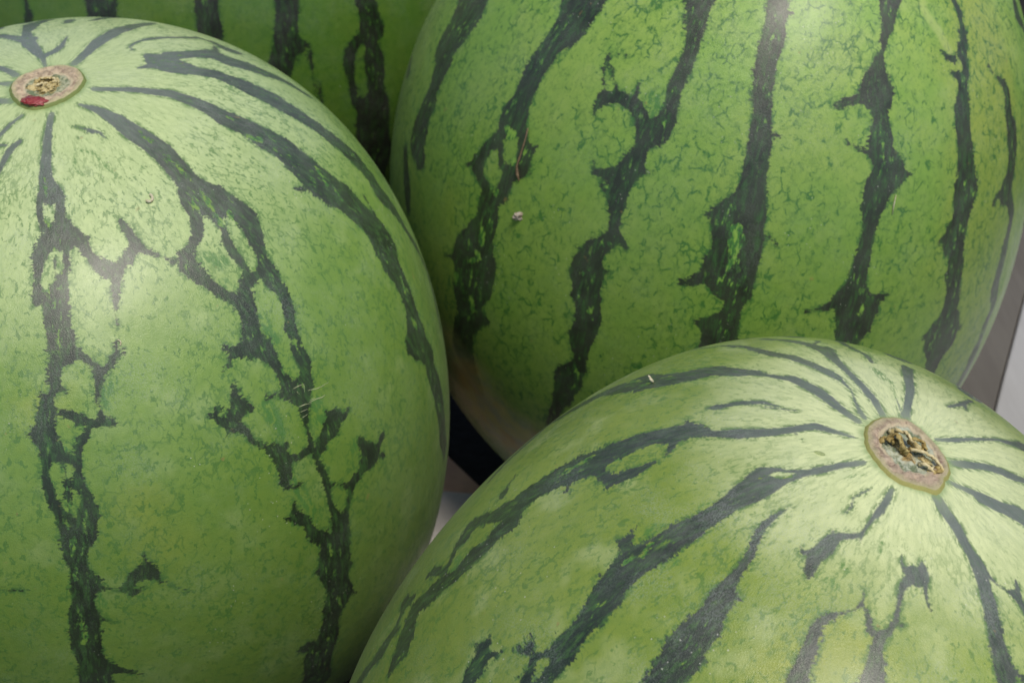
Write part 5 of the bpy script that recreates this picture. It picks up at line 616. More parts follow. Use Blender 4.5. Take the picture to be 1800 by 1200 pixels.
[189.02,83.0,1.09,189.75,78.95,1.84,190.74,74.9,1.46,190.61,70.85,2.63,189.67,66.8,1.65,188.31,62.76,1.55,186.42,58.71,2.41,184.56,54.66,1.85,183.11,50.61,3.28,182.04,46.56,2.9,181.82,42.51,3.68,182.0,38.46,3.98,182.56,34.41,3.95,182.6,30.37,2.22,181.63,26.32,3.69,180.24,22.27,4.78,181.48,18.22,4.37,183.21,14.17,2.71,183.9,10.12,2.74,184.33,6.07,4.74,185.38,2.02,5.21,186.22,-2.02,5.88,187.22,-6.07,5.14,187.25,-10.12,3.72,186.94,-14.17,3.88,187.8,-18.22,5.65,187.01,-22.27,3.38,185.46,-26.32,5.46,185.84,-30.37,2.44,186.23,-34.41,5.31,186.93,-38.46,3.8,188.01,-42.51,4.0,188.18,-46.56,2.21,187.73,-50.61,3.08,186.75,-54.66,3.89,186.6,-58.71,1.58,184.94,-62.76,3.0,184.2,-66.8,1.28,183.74,-70.85,1.19,185.02,-74.9,2.14,187.48,-78.95,1.35,187.42,-83.0,0.67],
[207.51,83.0,1.55,207.63,78.95,1.95,207.97,74.9,2.84,208.66,70.85,3.29,210.15,66.8,1.69,210.54,62.76,2.19,210.35,58.71,4.6,210.67,54.66,4.76,211.13,50.61,3.34,211.12,46.56,5.66,211.74,42.51,4.75,211.77,38.46,6.17,212.09,34.41,4.31,212.21,30.37,4.13,211.69,26.32,3.14,210.49,22.27,5.22,209.03,18.22,3.4,208.09,14.17,5.54,207.81,10.12,3.81,207.5,6.07,5.88,206.81,2.02,7.21,206.93,-2.02,6.75,208.02,-6.07,3.26,207.66,-10.12,4.05,207.65,-14.17,6.36,208.02,-18.22,5.82,208.43,-22.27,3.68,207.65,-26.32,6.26,204.47,-30.37,6.02,202.7,-34.41,4.12,200.77,-38.46,5.8,199.36,-42.51,3.76,198.67,-46.56,3.43,199.08,-50.61,5.05,198.8,-54.66,3.15,198.53,-58.71,4.58,197.81,-62.76,2.63,196.74,-66.8,1.52,195.48,-70.85,2.03,194.73,-74.9,2.16,194.2,-78.95,2.12,195.09,-83.0,0.73],
[228.87,83.0,2.15,228.31,78.95,2.69,227.87,74.9,1.36,227.93,70.85,3.83,227.41,66.8,1.96,227.33,62.76,3.72,227.46,58.71,3.88,227.76,54.66,4.5,226.54,50.61,2.53,227.73,46.56,3.77,228.98,42.51,3.63,230.22,38.46,5.79,229.35,34.41,6.82,228.65,30.37,3.17,228.05,26.32,6.05,227.43,22.27,8.12,227.66,18.22,6.58,228.1,14.17,8.19,228.36,10.12,6.53,228.21,6.07,8.04,228.48,2.02,6.9,229.02,-2.02,7.73,229.28,-6.07,5.63,228.89,-10.12,7.84,228.6,-14.17,7.75,228.36,-18.22,6.99,228.84,-22.27,3.99,228.57,-26.32,5.7,229.25,-30.37,6.61,229.0,-34.41,5.09,228.59,-38.46,6.41,228.13,-42.51,3.34,227.42,-46.56,2.96,227.35,-50.61,5.85,227.03,-54.66,2.24,226.89,-58.71,3.8,227.89,-62.76,4.87,227.82,-66.8,3.27,227.24,-70.85,2.86,226.27,-74.9,2.8,225.02,-78.95,2.52,224.06,-83.0,1.32],
[251.33,83.0,1.23,251.86,78.95,0.97,251.88,74.9,2.12,252.41,70.85,2.6,253.16,66.8,1.86,254.19,62.76,2.44,254.84,58.71,1.72,254.19,54.66,2.11,254.31,50.61,4.54,254.03,46.56,2.21,254.56,42.51,2.41,254.28,38.46,4.67,254.43,34.41,2.89,253.95,30.37,3.66,254.12,26.32,4.6,254.64,22.27,5.53,255.39,18.22,5.87,254.04,14.17,5.29,253.88,10.12,4.01,254.48,6.07,2.61,254.95,2.02,4.23,256.47,-2.02,6.34,256.81,-6.07,4.67,256.74,-10.12,4.41,255.05,-14.17,5.99,254.46,-18.22,4.39,254.03,-22.27,2.44,253.02,-26.32,6.08,252.47,-30.37,2.69,252.13,-34.41,5.85,251.98,-38.46,2.91,252.55,-42.51,4.68,252.99,-46.56,3.77,254.27,-50.61,4.42,254.63,-54.66,2.37,255.61,-58.71,4.22,255.43,-62.76,2.46,255.16,-66.8,1.65,255.4,-70.85,1.91,255.78,-74.9,1.9,254.22,-78.95,2.03,254.45,-83.0,0.85],
[279.72,83.0,1.26,280.74,78.95,1.26,282.69,74.9,2.3,283.53,70.85,2.33,283.31,66.8,2.2,282.82,62.76,4.23,282.83,58.71,3.97,282.3,54.66,2.07,281.64,50.61,4.23,281.14,46.56,5.33,281.31,42.51,5.34,280.89,38.46,3.25,280.74,34.41,5.33,282.24,30.37,2.81,283.17,26.32,4.25,283.86,22.27,6.17,283.44,18.22,6.49,283.71,14.17,7.42,284.19,10.12,4.92,283.28,6.07,4.57,283.18,2.02,3.11,283.11,-2.02,4.27,283.41,-6.07,6.53,284.56,-10.12,3.5,285.03,-14.17,4.81,285.04,-18.22,5.98,283.96,-22.27,7.03,283.02,-26.32,3.39,281.67,-30.37,4.02,279.99,-34.41,6.48,278.92,-38.46,6.32,278.28,-42.51,5.6,278.76,-46.56,3.92,279.46,-50.61,2.72,281.07,-54.66,2.71,282.49,-58.71,3.32,283.35,-62.76,1.77,284.21,-66.8,2.7,285.22,-70.85,3.13,286.35,-74.9,1.25,286.61,-78.95,1.16,285.93,-83.0,1.57],
[299.06,83.0,1.96,298.84,78.95,1.54,297.02,74.9,2.24,294.77,70.85,2.09,293.08,66.8,3.19,293.08,62.76,2.79,293.65,58.71,2.59,294.26,54.66,2.4,294.97,50.61,2.85,294.93,46.56,4.88,295.25,42.51,2.89,295.69,38.46,3.46,296.11,34.41,5.67,296.24,30.37,6.93,295.43,26.32,4.16,295.44,22.27,5.1,295.62,18.22,4.41,295.14,14.17,5.49,294.71,10.12,4.11,294.09,6.07,4.73,293.68,2.02,7.44,292.52,-2.02,7.51,291.89,-6.07,4.48,291.58,-10.12,7.84,291.89,-14.17,4.57,292.4,-18.22,8.12,292.56,-22.27,7.43,292.96,-26.32,3.63,293.61,-30.37,4.94,293.54,-34.41,2.85,293.19,-38.46,6.34,292.85,-42.51,5.49,293.39,-46.56,3.0,293.7,-50.61,3.25,293.69,-54.66,3.85,293.06,-58.71,4.8,292.56,-62.76,3.57,291.95,-66.8,2.99,291.56,-70.85,1.92,290.7,-74.9,1.46,290.48,-78.95,1.45,289.85,-83.0,1.71],
[324.57,83.0,1.6,325.73,78.95,1.1,325.73,74.9,1.32,325.03,70.85,1.47,325.69,66.8,2.39,326.22,62.76,3.17,326.78,58.71,2.35,327.08,54.66,5.31,326.77,50.61,2.36,326.76,46.56,3.59,326.18,42.51,5.38,325.46,38.46,6.58,324.65,34.41,5.18,324.11,30.37,5.47,323.91,26.32,3.48,322.64,22.27,6.49,322.04,18.22,4.03,322.4,14.17,7.66,323.44,10.12,6.32,325.22,6.07,5.17,326.5,2.02,5.17,326.9,-2.02,4.92,327.27,-6.07,8.13,326.78,-10.12,7.21,327.28,-14.17,5.04,328.1,-18.22,6.04,328.72,-22.27,6.22,328.86,-26.32,5.53,328.97,-30.37,5.63,329.12,-34.41,6.88,328.1,-38.46,2.73,327.0,-42.51,3.72,328.18,-46.56,3.27,328.72,-50.61,3.85,329.61,-54.66,4.23,329.47,-58.71,2.18,329.3,-62.76,2.51,330.2,-66.8,2.85,330.54,-70.85,2.15,331.75,-74.9,3.13,331.94,-78.95,1.08,331.7,-83.0,1.3
]],"m":[[70.57,29.43,2.24,72.4,28.74,2.31,72.29,26.86,2.57,71.78,25.84,1.58],
[49.5,0.89,3.28,48.33,-0.97,4.96,49.65,-1.72,3.32],
[48.75,-6.81,3.03,49.65,-8.3,3.05],
[89.09,19.3,1.12,89.45,18.66,1.12],
[90.17,10.44,2.0,91.14,11.36,1.6
]],"h":[[70.4,29.77,0.93,72.18,29.21,0.93],
[71.57,26.31,0.58,72.28,25.37,0.58],
[47.54,18.43,0.98,49.25,17.57,2.85,50.29,15.9,2.91,51.61,14.76,1.54],
[46.68,14.32,1.16,47.49,13.22,3.19,47.79,11.68,2.64,48.58,11.24,1.34],
[48.51,10.3,0.85,49.2,9.74,0.85],
[50.44,10.22,1.02,50.26,9.49,1.02],
[49.35,3.88,1.51,49.75,2.32,2.13],
[49.12,0.28,1.54,50.2,-0.12,1.33,47.39,-1.86,0.84],
[49.35,-6.99,1.41,49.82,-8.51,1.79],
[45.04,-5.48,2.24,44.87,-6.52,1.63],
[67.86,5.4,0.69,68.57,5.01,0.81,69.46,6.13,0.79],
[71.22,0.67,1.18,71.58,0.38,0.71],
[67.44,17.18,0.59,68.47,17.03,0.98],
[71.3,10.52,0.85,71.72,10.11,0.64],
[88.71,16.6,2.25,89.17,15.03,3.21,89.0,13.9,1.89,89.51,13.27,1.14,88.98,11.7,1.55],
[108.86,28.16,0.63,109.16,27.55,0.85],
[110.35,8.82,1.22,110.11,7.5,0.98
]],"y":[[118.03,47.48,0.78,119.05,45.97,1.05,119.98,45.08,1.29,121.47,43.97,1.32,122.58,42.49,1.34,123.83,41.39,1.06],
[118.87,47.74,0.53,118.06,48.69,0.66,117.26,49.66,0.79
]],"g":[[43.22,-18.07,5.37,44.34,-19.52,8.24,45.39,-21.05,11.1,46.37,-22.68,13.97,47.76,-24.11,16.12,49.07,-25.65,18.27,50.31,-27.32,20.42,52.0,-28.28,21.13,53.63,-29.34,21.85,55.21,-30.49,22.57,58.39,-30.13,20.95,61.34,-29.98,19.34
]],"w":[[131.65,49.84,14.2,131.61,47.97,15.14,131.74,46.13,16.21,132.01,44.32,17.33,132.42,42.53,18.52,132.95,40.74,19.81,133.6,38.96,21.78,133.58,37.03,22.42,133.69,35.11,23.02,133.94,33.17,23.72,134.32,31.22,24.57,134.84,29.24,25.62,135.49,27.23,27.05,136.29,25.18,32.24,135.74,23.26,31.47,135.33,21.31,30.7,135.05,19.33,29.78,134.89,17.32,28.98,134.85,15.26,28.38,134.94,13.15,27.63,135.15,10.98,26.86,135.24,8.99,25.97,135.45,6.95,25.07,135.8,4.83,24.18,136.3,2.62,17.59,137.0,0.31,16.95,137.95,-2.16,16.83],
[41.86,4.56,8.91,42.3,2.65,9.35,42.65,0.67,9.76,42.91,-1.39,10.2,43.07,-3.52,10.65,43.12,-5.76,11.85,43.69,-7.79,12.54,44.16,-9.92,12.65,44.52,-12.17,12.79,44.75,-14.57,12.97,44.82,-17.16,13.59]]},"k":1.15279,"s":0.135287,"co":[-0.01474,0.00082,0.01104,-0.00267,0.00439,-0.01027,0.00425,-0.00106,0.00266,0.01257,-0.01264,-0.00191,-0.00765,0.00091,-0.00062,-0.00777,0.00307,-0.00203],"ctr":[0.08336,0.52672,0.15448],"rot":[[-0.979526,-0.1031,0.172912],
[0.121155,-0.987852,0.097316],
[0.160778,0.116272,0.980118
]],"facing":83.1,"small":{"stalk":[[52.11,19.7],
[52.59,18.34],
[52.76,16.55],
[52.82,14.63],
[53.22,13.65],
[53.95,12.95
]],"crumb":[[55.79,8.6
]],"hair":[[112.28,23.24],
[112.12,21.96],
[112.07,20.75]]}},"K":{
"strokes":{"d":[[71.97,21.15,1.96,72.14,19.55,1.82,72.27,17.94,1.69,72.43,16.73,1.7,72.56,15.51,1.71],
[85.71,22.37,6.32,85.76,20.79,6.7,85.8,19.19,7.1,85.92,17.59,6.42,86.15,16.39,5.72,86.36,15.18,4.99],
[103.84,22.45,5.12,103.69,20.86,5.13,103.54,19.26,5.14,103.45,18.06,5.04,103.35,16.85,4.95,103.53,15.21,5.44,103.44,13.57,5.32,103.34,11.91,5.22],
[117.36,21.37,5.99,117.24,19.75,5.88,117.13,18.11,5.77,116.87,16.62,5.53,116.62,15.11,5.29,116.32,13.55,5.55,116.05,11.98,5.83,115.58,10.77,5.98,115.13,9.54,6.11,114.61,8.08,5.61,114.11,6.61,5.12],
[117.46,11.36,1.97,119.45,11.07,0.5],
[131.67,19.18,4.72,131.63,17.48,4.73,131.61,15.77,4.67,132.3,13.46,5.04,132.35,11.25,6.83,131.66,10.07,4.37],
[130.5,10.33,3.24,128.23,9.92,2.58,127.44,8.44,2.97,126.69,6.94,3.2,126.89,5.17,2.54,127.12,3.37,1.98,127.4,1.89,2.4,127.72,0.38,2.59,130.0,-1.16,5.06,129.13,-3.13,3.9,129.03,-5.67,3.43,130.72,-8.07,5.4],
[131.93,10.28,3.02,131.98,9.11,2.72,132.09,7.73,3.03,132.21,6.34,3.27,132.94,3.84,3.74,132.65,1.54,2.05,131.22,-0.5,3.5,129.99,-1.36,5.52],
[71.97,21.15,1.28,71.85,25.34,2.13,72.01,29.53,2.18,72.31,33.72,2.42,73.32,37.91,0.93,73.56,42.1,2.05,73.82,46.29,1.02,74.7,50.48,2.06,75.0,54.67,1.75,75.26,58.86,1.42,75.04,63.05,1.62,75.35,67.24,0.87,75.82,71.43,0.63,76.37,75.62,1.01,76.7,79.81,0.37,77.21,84.0,0.35],
[72.56,15.51,2.1,72.59,11.36,1.6,72.12,7.22,2.19,71.55,3.07,0.96,71.49,-1.08,1.6,71.67,-5.22,1.66,71.77,-9.37,1.14,71.02,-13.51,2.13,70.61,-17.66,1.44,70.66,-21.81,2.01,69.64,-25.95,2.05,69.4,-30.1,1.54,69.39,-34.25,1.74,69.69,-38.39,0.85,69.28,-42.54,1.63,68.53,-46.68,1.81,67.63,-50.83,1.71,66.98,-54.98,1.44,66.6,-59.12,0.65,66.07,-63.27,0.84,65.36,-67.41,1.04,64.49,-71.56,0.8,64.67,-75.71,0.53,64.89,-79.85,0.51,65.96,-84.0,0.43],
[85.71,22.37,7.97,85.34,26.48,7.12,84.65,30.59,6.8,84.45,34.7,3.83,84.15,38.8,3.92,83.8,42.91,3.19,83.31,47.02,2.94,83.58,51.13,3.07,84.17,55.24,2.74,84.8,59.35,2.48,86.16,63.46,2.9,87.16,67.57,1.97,87.85,71.67,1.56,88.47,75.78,1.45,88.19,79.89,2.44,88.51,84.0,1.97],
[86.36,15.18,2.71,85.93,11.05,2.91,85.47,6.91,6.97,84.5,2.78,3.04,84.26,-1.35,7.08,83.69,-5.48,5.05,83.52,-9.62,3.71,83.95,-13.75,5.63,84.62,-17.88,6.18,84.39,-22.01,4.03,83.8,-26.15,4.27,83.08,-30.28,3.5,82.36,-34.41,3.15,81.84,-38.54,5.92,81.6,-42.67,2.92,80.75,-46.81,2.34,80.53,-50.94,4.71,80.93,-55.07,4.16,80.35,-59.21,2.0,79.78,-63.34,3.57,79.3,-67.47,3.54,78.64,-71.6,1.86,78.43,-75.74,1.61,78.23,-79.87,1.51,78.0,-84.0,0.9],
[103.84,22.45,5.03,104.86,26.55,5.0,105.42,30.66,6.68,105.87,34.76,5.8,106.08,38.86,2.84,106.36,42.97,2.69,106.51,47.07,3.82,106.04,51.17,4.7,105.73,55.28,2.97,105.69,59.38,2.92,105.26,63.48,2.52,105.57,67.59,2.06,105.59,71.69,2.75,106.06,75.79,1.43,106.51,79.9,1.77,106.48,84.0,1.5],
[103.34,11.91,6.4,103.48,7.74,5.86,103.31,3.57,6.69,103.04,-0.6,7.21,103.17,-4.77,7.5,102.59,-8.94,5.35,100.85,-13.11,4.66,99.9,-17.28,5.28,98.85,-21.45,4.58,97.67,-25.62,3.19,97.3,-29.79,2.96,97.31,-33.96,6.35,96.94,-38.13,2.55,96.96,-42.3,5.78,97.89,-46.47,3.3,98.21,-50.64,4.99,98.37,-54.81,4.89,98.97,-58.98,4.34,98.86,-63.15,3.19,98.38,-67.32,1.54,98.93,-71.49,3.13,99.23,-75.66,1.21,99.16,-79.83,0.86,98.66,-84.0,1.43],
[117.36,21.37,6.0,117.4,25.55,5.82,117.41,29.72,5.31,117.53,33.9,4.87,118.02,38.07,3.74,117.73,42.25,2.72,117.26,46.42,3.76,116.47,50.6,5.05,115.86,54.77,3.31,115.42,58.95,4.94,114.43,63.12,4.58,114.0,67.3,2.92,113.67,71.47,3.88,113.53,75.65,2.91,113.22,79.82,1.88,112.21,84.0,1.95],
[114.11,6.61,4.15,114.15,2.49,6.07,113.74,-1.63,5.99,113.18,-5.75,7.26,113.11,-9.86,6.76,113.79,-13.98,4.91,114.05,-18.1,5.88,114.37,-22.22,4.28,113.91,-26.34,5.0,113.01,-30.46,2.78,112.94,-34.58,4.14,112.93,-38.7,4.72,112.05,-42.81,4.72,111.2,-46.93,5.1,110.64,-51.05,4.04,110.04,-55.17,4.95,109.52,-59.29,2.97,108.97,-63.41,2.85,109.06,-67.53,3.74,109.33,-71.64,3.09,109.67,-75.76,1.6,109.56,-79.88,1.9,108.87,-84.0,1.02],
[117.46,11.36,2.53,117.8,15.4,2.29,117.8,19.43,1.13,118.44,23.47,1.66,118.64,27.5,1.53,118.66,31.54,2.22,118.08,35.57,2.06,118.38,39.61,1.52,118.83,43.64,1.44,119.79,47.68,1.15,120.64,51.72,1.47,121.17,55.75,1.72,121.59,59.79,0.97,122.12,63.82,0.75,122.97,67.86,0.76,122.48,71.89,0.61,122.58,75.93,0.54,122.56,79.96,0.47,122.55,84.0,0.29],
[119.45,11.07,1.52,120.26,6.94,1.04,120.87,2.8,1.6,121.76,-1.33,1.17,121.33,-5.46,0.88,120.52,-9.6,1.25,120.32,-13.73,1.08,120.7,-17.86,0.78,120.8,-22.0,1.29,120.76,-26.13,1.08,121.43,-30.26,1.26,121.82,-34.4,0.83,122.29,-38.53,1.33,123.22,-42.67,0.72,123.56,-46.8,1.1,123.99,-50.93,0.91,123.38,-55.07,0.62,123.33,-59.2,0.6,123.41,-63.33,0.97,122.99,-67.47,0.38,122.69,-71.6,0.49,123.02,-75.73,0.57,122.86,-79.87,0.34,122.83,-84.0,0.24],
[131.67,19.18,4.35,131.39,23.23,6.08,131.04,27.28,5.52,130.07,31.33,5.14,128.76,35.38,2.68,127.97,39.44,2.47,127.67,43.49,4.06,127.69,47.54,4.95,127.99,51.59,3.26,127.65,55.64,3.48,127.5,59.69,1.75,127.45,63.74,2.85,127.87,67.79,3.45,127.86,71.85,1.81,128.21,75.9,1.2,129.05,79.95,1.11,130.26,84.0,1.18],
[131.66,10.07,2.44,132.1,5.98,5.78,132.08,1.89,4.09,132.87,-2.2,5.71,133.27,-6.29,4.45,133.8,-10.38,5.75,133.99,-14.47,3.11,133.21,-18.56,3.79,133.17,-22.65,4.16,133.17,-26.74,3.91,132.63,-30.83,2.63,132.14,-34.92,3.59,131.65,-39.01,5.26,131.56,-43.1,2.29,131.03,-47.19,3.48,131.16,-51.28,1.78,131.82,-55.37,3.99,132.56,-59.46,3.45,133.2,-63.55,3.37,133.89,-67.64,2.91,134.37,-71.73,1.66,134.54,-75.82,1.23,134.51,-79.91,1.78,134.19,-84.0,1.28],
[130.5,10.33,2.93,131.25,14.42,1.9,131.64,18.52,2.35,132.44,22.61,2.34,132.81,26.7,2.15,133.7,30.79,2.16,134.08,34.89,1.92,135.18,38.98,2.14,136.44,43.07,3.29,136.91,47.16,2.81,137.18,51.26,2.34,137.36,55.35,2.11,137.21,59.44,1.15,138.12,63.54,1.41,138.33,67.63,1.73,138.51,71.72,1.6,138.93,75.81,1.54,139.24,79.91,0.74,139.3,84.0,0.66],
[130.72,-8.07,6.64,130.62,-12.29,7.16,129.72,-16.51,3.33,128.52,-20.73,4.48,127.45,-24.94,6.29,126.87,-29.16,5.87,126.93,-33.38,3.2,126.62,-37.6,6.04,127.19,-41.82,4.61,127.75,-46.04,5.75,128.39,-50.25,4.92,128.01,-54.47,3.19,127.26,-58.69,2.01,126.28,-62.91,3.6,126.06,-67.13,2.53,125.84,-71.34,2.73,125.81,-75.56,1.89,125.58,-79.78,1.0,125.78,-84.0,0.91],
[131.93,10.28,4.02,131.76,14.38,2.44,131.14,18.47,2.17,131.71,22.57,3.65,131.49,26.66,3.57,130.77,30.76,2.85,131.19,34.85,2.7,130.2,38.95,1.5,129.39,43.04,2.86,129.62,47.14,1.88,129.67,51.24,1.81,130.1,55.33,1.58,130.55,59.43,2.39,131.62,63.52,2.27,132.57,67.62,1.89,133.01,71.71,1.87,133.85,75.81,1.24,134.37,79.9,1.15,134.93,84.0,0.42],
[129.99,-1.36,4.05,129.97,-5.49,3.91,130.11,-9.62,3.23,130.5,-13.76,3.95,131.29,-17.89,4.65,132.0,-22.02,5.81,133.19,-26.15,6.97,132.72,-30.28,6.87,132.34,-34.42,6.31,132.35,-38.55,3.88,131.51,-42.68,3.11,131.13,-46.81,2.47,130.62,-50.94,4.01,130.31,-55.08,4.49,130.46,-59.21,3.49,131.6,-63.34,4.53,132.41,-67.47,2.9,132.81,-71.6,2.02,132.5,-75.74,2.19,131.36,-79.87,2.22,130.67,-84.0,0.93],
[149.63,83.0,0.99,150.56,78.95,1.99,150.98,74.9,2.22,151.83,70.85,2.48,152.96,66.8,3.3,154.67,62.76,1.92,155.57,58.71,2.25,156.61,54.66,1.66,156.16,50.61,4.47,155.85,46.56,4.4,156.48,42.51,2.64,156.96,38.46,3.98,157.68,34.41,4.64,158.74,30.37,4.59,158.38,26.32,3.81,158.17,22.27,4.35,159.25,18.22,2.67,159.94,14.17,5.09,159.29,10.12,5.25,159.56,6.07,3.83,161.05,2.02,2.97,162.35,-2.02,2.85,162.75,-6.07,3.84,162.29,-10.12,5.57,160.81,-14.17,5.84,159.88,-18.22,4.64,160.21,-22.27,4.97,160.87,-26.32,4.79,160.77,-30.37,4.41,160.84,-34.41,3.51,160.89,-38.46,5.16,160.27,-42.51,3.41,160.48,-46.56,4.25,161.26,-50.61,2.36,161.27,-54.66,1.72,161.36,-58.71,2.08,162.06,-62.76,1.76,164.37,-66.8,1.75,166.25,-70.85,2.77,166.21,-74.9,1.26,167.25,-78.95,0.77,166.24,-83.0,0.8],
[168.37,83.0,1.6,168.26,78.95,2.08,166.94,74.9,1.9,165.31,70.85,3.83,163.37,66.8,2.02,163.17,62.76,2.75,164.71,58.71,2.52,166.44,54.66,4.85,168.06,50.61,5.68,169.86,46.56,5.22,169.77,42.51,2.75,169.35,38.46,5.64,168.33,34.41,3.21,168.36,30.37,5.62,167.89,26.32,3.88,166.09,22.27,4.18,164.92,18.22,4.71,163.79,14.17,5.94,163.49,10.12,4.57,162.4,6.07,4.57,161.41,2.02,5.75,160.85,-2.02,6.83,159.92,-6.07,3.8,158.59,-10.12,7.36,157.18,-14.17,6.8,155.83,-18.22,7.19,156.12,-22.27,6.11,156.29,-26.32,5.2,156.01,-30.37,3.59,155.88,-34.41,6.22,155.31,-38.46,3.81,156.28,-42.51,3.62,156.83,-46.56,3.57,156.98,-50.61,3.31,156.66,-54.66,4.72,157.57,-58.71,2.36,158.16,-62.76,3.63,158.72,-66.8,2.48,158.73,-70.85,3.3,160.17,-74.9,1.99,160.89,-78.95,1.31,160.94,-83.0,1.44],
[190.89,83.0,0.75,191.55,78.95,1.75,191.28,74.9,2.02,192.36,70.85,2.42,192.53,66.8,3.46,192.9,62.76,1.85,192.21,58.71,2.47,191.85,54.66,2.44,190.7,50.61,5.0,188.14,46.56,4.5,186.43,42.51,2.78,186.16,38.46,2.86,186.41,34.41,2.67,186.47,30.37,3.8,184.81,26.32,3.67,183.56,22.27,4.13,182.45,18.22,6.23,182.26,14.17,3.45,182.89,10.12,5.55,184.07,6.07,6.55,184.46,2.02,7.29,185.79,-2.02,6.59,187.22,-6.07,7.48,188.17,-10.12,3.77,189.28,-14.17,5.05,191.0,-18.22,6.59,191.99,-22.27,3.16,192.31,-26.32,6.0,193.05,-30.37,4.81,193.4,-34.41,6.16,193.13,-38.46,2.68,193.08,-42.51,2.89,193.15,-46.56,5.56,193.05,-50.61,4.26,191.93,-54.66,3.39,191.54,-58.71,4.1,192.27,-62.76,2.34,193.52,-66.8,2.25,194.65,-70.85,1.58,195.61,-74.9,2.73,196.29,-78.95,1.45,196.38,-83.0,1.38],
[215.58,83.0,2.09,215.25,78.95,1.25,215.73,74.9,2.2,215.69,70.85,2.78,215.25,66.8,4.49,216.1,62.76,4.42,216.39,58.71,3.14,217.38,54.66,4.91,217.18,50.61,3.35,217.63,46.56,6.46,217.73,42.51,4.13,216.66,38.46,4.24,217.36,34.41,6.98,217.01,30.37,6.25,216.67,26.32,3.34,216.02,22.27,3.25,215.7,18.22,5.34,214.93,14.17,5.61,215.46,10.12,5.92,215.06,6.07,4.51,215.25,2.02,4.98,214.7,-2.02,7.56,214.16,-6.07,4.88,214.07,-10.12,5.69,213.58,-14.17,6.77,213.05,-18.22,5.06,211.46,-22.27,5.79,211.11,-26.32,7.08,211.16,-30.37,6.03,212.08,-34.41,2.98,212.87,-38.46,4.26,213.16,-42.51,3.16,213.46,-46.56,5.2,213.89,-50.61,2.49,213.74,-54.66,4.45,214.39,-58.71,4.78,214.68,-62.76,2.33,213.97,-66.8,2.55,212.6,-70.85,1.64,210.92,-74.9,1.73,209.79,-78.95,1.67,210.38,-83.0,1.2],
[234.13,83.0,1.13,234.29,78.95,2.32,234.62,74.9,2.95,235.3,70.85,3.19,235.97,66.8,3.13,236.62,62.76,4.71,236.92,58.71,4.65,238.5,54.66,2.59,238.5,50.61,2.8,238.98,46.56,4.47,239.38,42.51,3.52,239.88,38.46,5.68,239.74,34.41,7.15,238.78,30.37,3.86,238.81,26.32,6.41,239.06,22.27,6.73,239.45,18.22,7.93,240.53,14.17,3.15,242.12,10.12,3.59,243.23,6.07,4.61,244.77,2.02,6.66,244.6,-2.02,8.23,245.4,-6.07,4.74,245.84,-10.12,7.0,245.45,-14.17,3.99,244.05,-18.22,7.25,242.23,-22.27,6.14,241.05,-26.32,3.94,240.59,-30.37,7.3,241.68,-34.41,5.32,242.87,-38.46,3.64,243.83,-42.51,3.77,244.45,-46.56,3.84,245.22,-50.61,5.91,245.74,-54.66,2.61,246.6,-58.71,3.48,248.03,-62.76,3.25,248.87,-66.8,3.14,249.4,-70.85,2.46,249.85,-74.9,3.21,250.33,-78.95,1.46,251.09,-83.0,1.57],
[255.1,83.0,0.96,254.79,78.95,1.84,254.12,74.9,1.46,253.79,70.85,2.83,253.59,66.8,3.29,253.03,62.76,3.55,252.8,58.71,3.53,252.83,54.66,2.17,253.89,50.61,2.13,255.15,46.56,2.0,254.49,42.51,3.14,254.44,38.46,5.6,255.2,34.41,4.6,255.68,30.37,5.32,256.21,26.32,2.83,256.12,22.27,2.65,255.87,18.22,6.15,255.79,14.17,3.09,255.71,10.12,5.22,254.55,6.07,2.59,254.11,2.02,5.81,254.52,-2.02,6.4,255.36,-6.07,3.05,256.54,-10.12,3.08,257.25,-14.17,3.49,257.29,-18.22,5.09,257.48,-22.27,5.5,258.81,-26.32,5.31,258.68,-30.37,3.19,259.33,-34.41,3.01,259.56,-38.46,3.12,259.77,-42.51,3.99,259.76,-46.56,2.45,260.45,-50.61,3.44,260.98,-54.66,3.46,261.55,-58.71,4.13,261.42,-62.76,2.26,260.13,-66.8,2.73,258.41,-70.85,3.05,257.55,-74.9,1.03,256.99,-78.95,1.52,256.36,-83.0,1.41],
[274.47,83.0,1.66,276.01,78.95,0.94,278.06,74.9,2.76,279.25,70.85,3.07,279.76,66.8,1.95,280.9,62.76,4.16,281.21,58.71,2.42,281.99,54.66,4.88,283.7,50.61,4.32,284.87,46.56,3.16,284.94,42.51,3.4,284.69,38.46,5.75,284.75,34.41,3.15,284.83,30.37,3.38,285.81,26.32,4.07,286.57,22.27,5.02,287.06,18.22,2.74,287.77,14.17,3.83,288.55,10.12,6.72,289.27,6.07,3.57,289.67,2.02,3.94,289.91,-2.02,5.3,290.89,-6.07,3.66,290.91,-10.12,7.06,291.08,-14.17,5.62,290.57,-18.22,4.51,290.37,-22.27,4.96,289.72,-26.32,3.98,289.03,-30.37,2.6,288.65,-34.41,5.01,289.04,-38.46,5.95,288.77,-42.51,3.15,288.31,-46.56,3.98,289.15,-50.61,2.26,289.92,-54.66,3.1,290.25,-58.71,3.58,290.23,-62.76,1.65,289.25,-66.8,2.37,288.62,-70.85,3.07,287.54,-74.9,1.93,286.73,-78.95,1.48,286.76,-83.0,0.83],
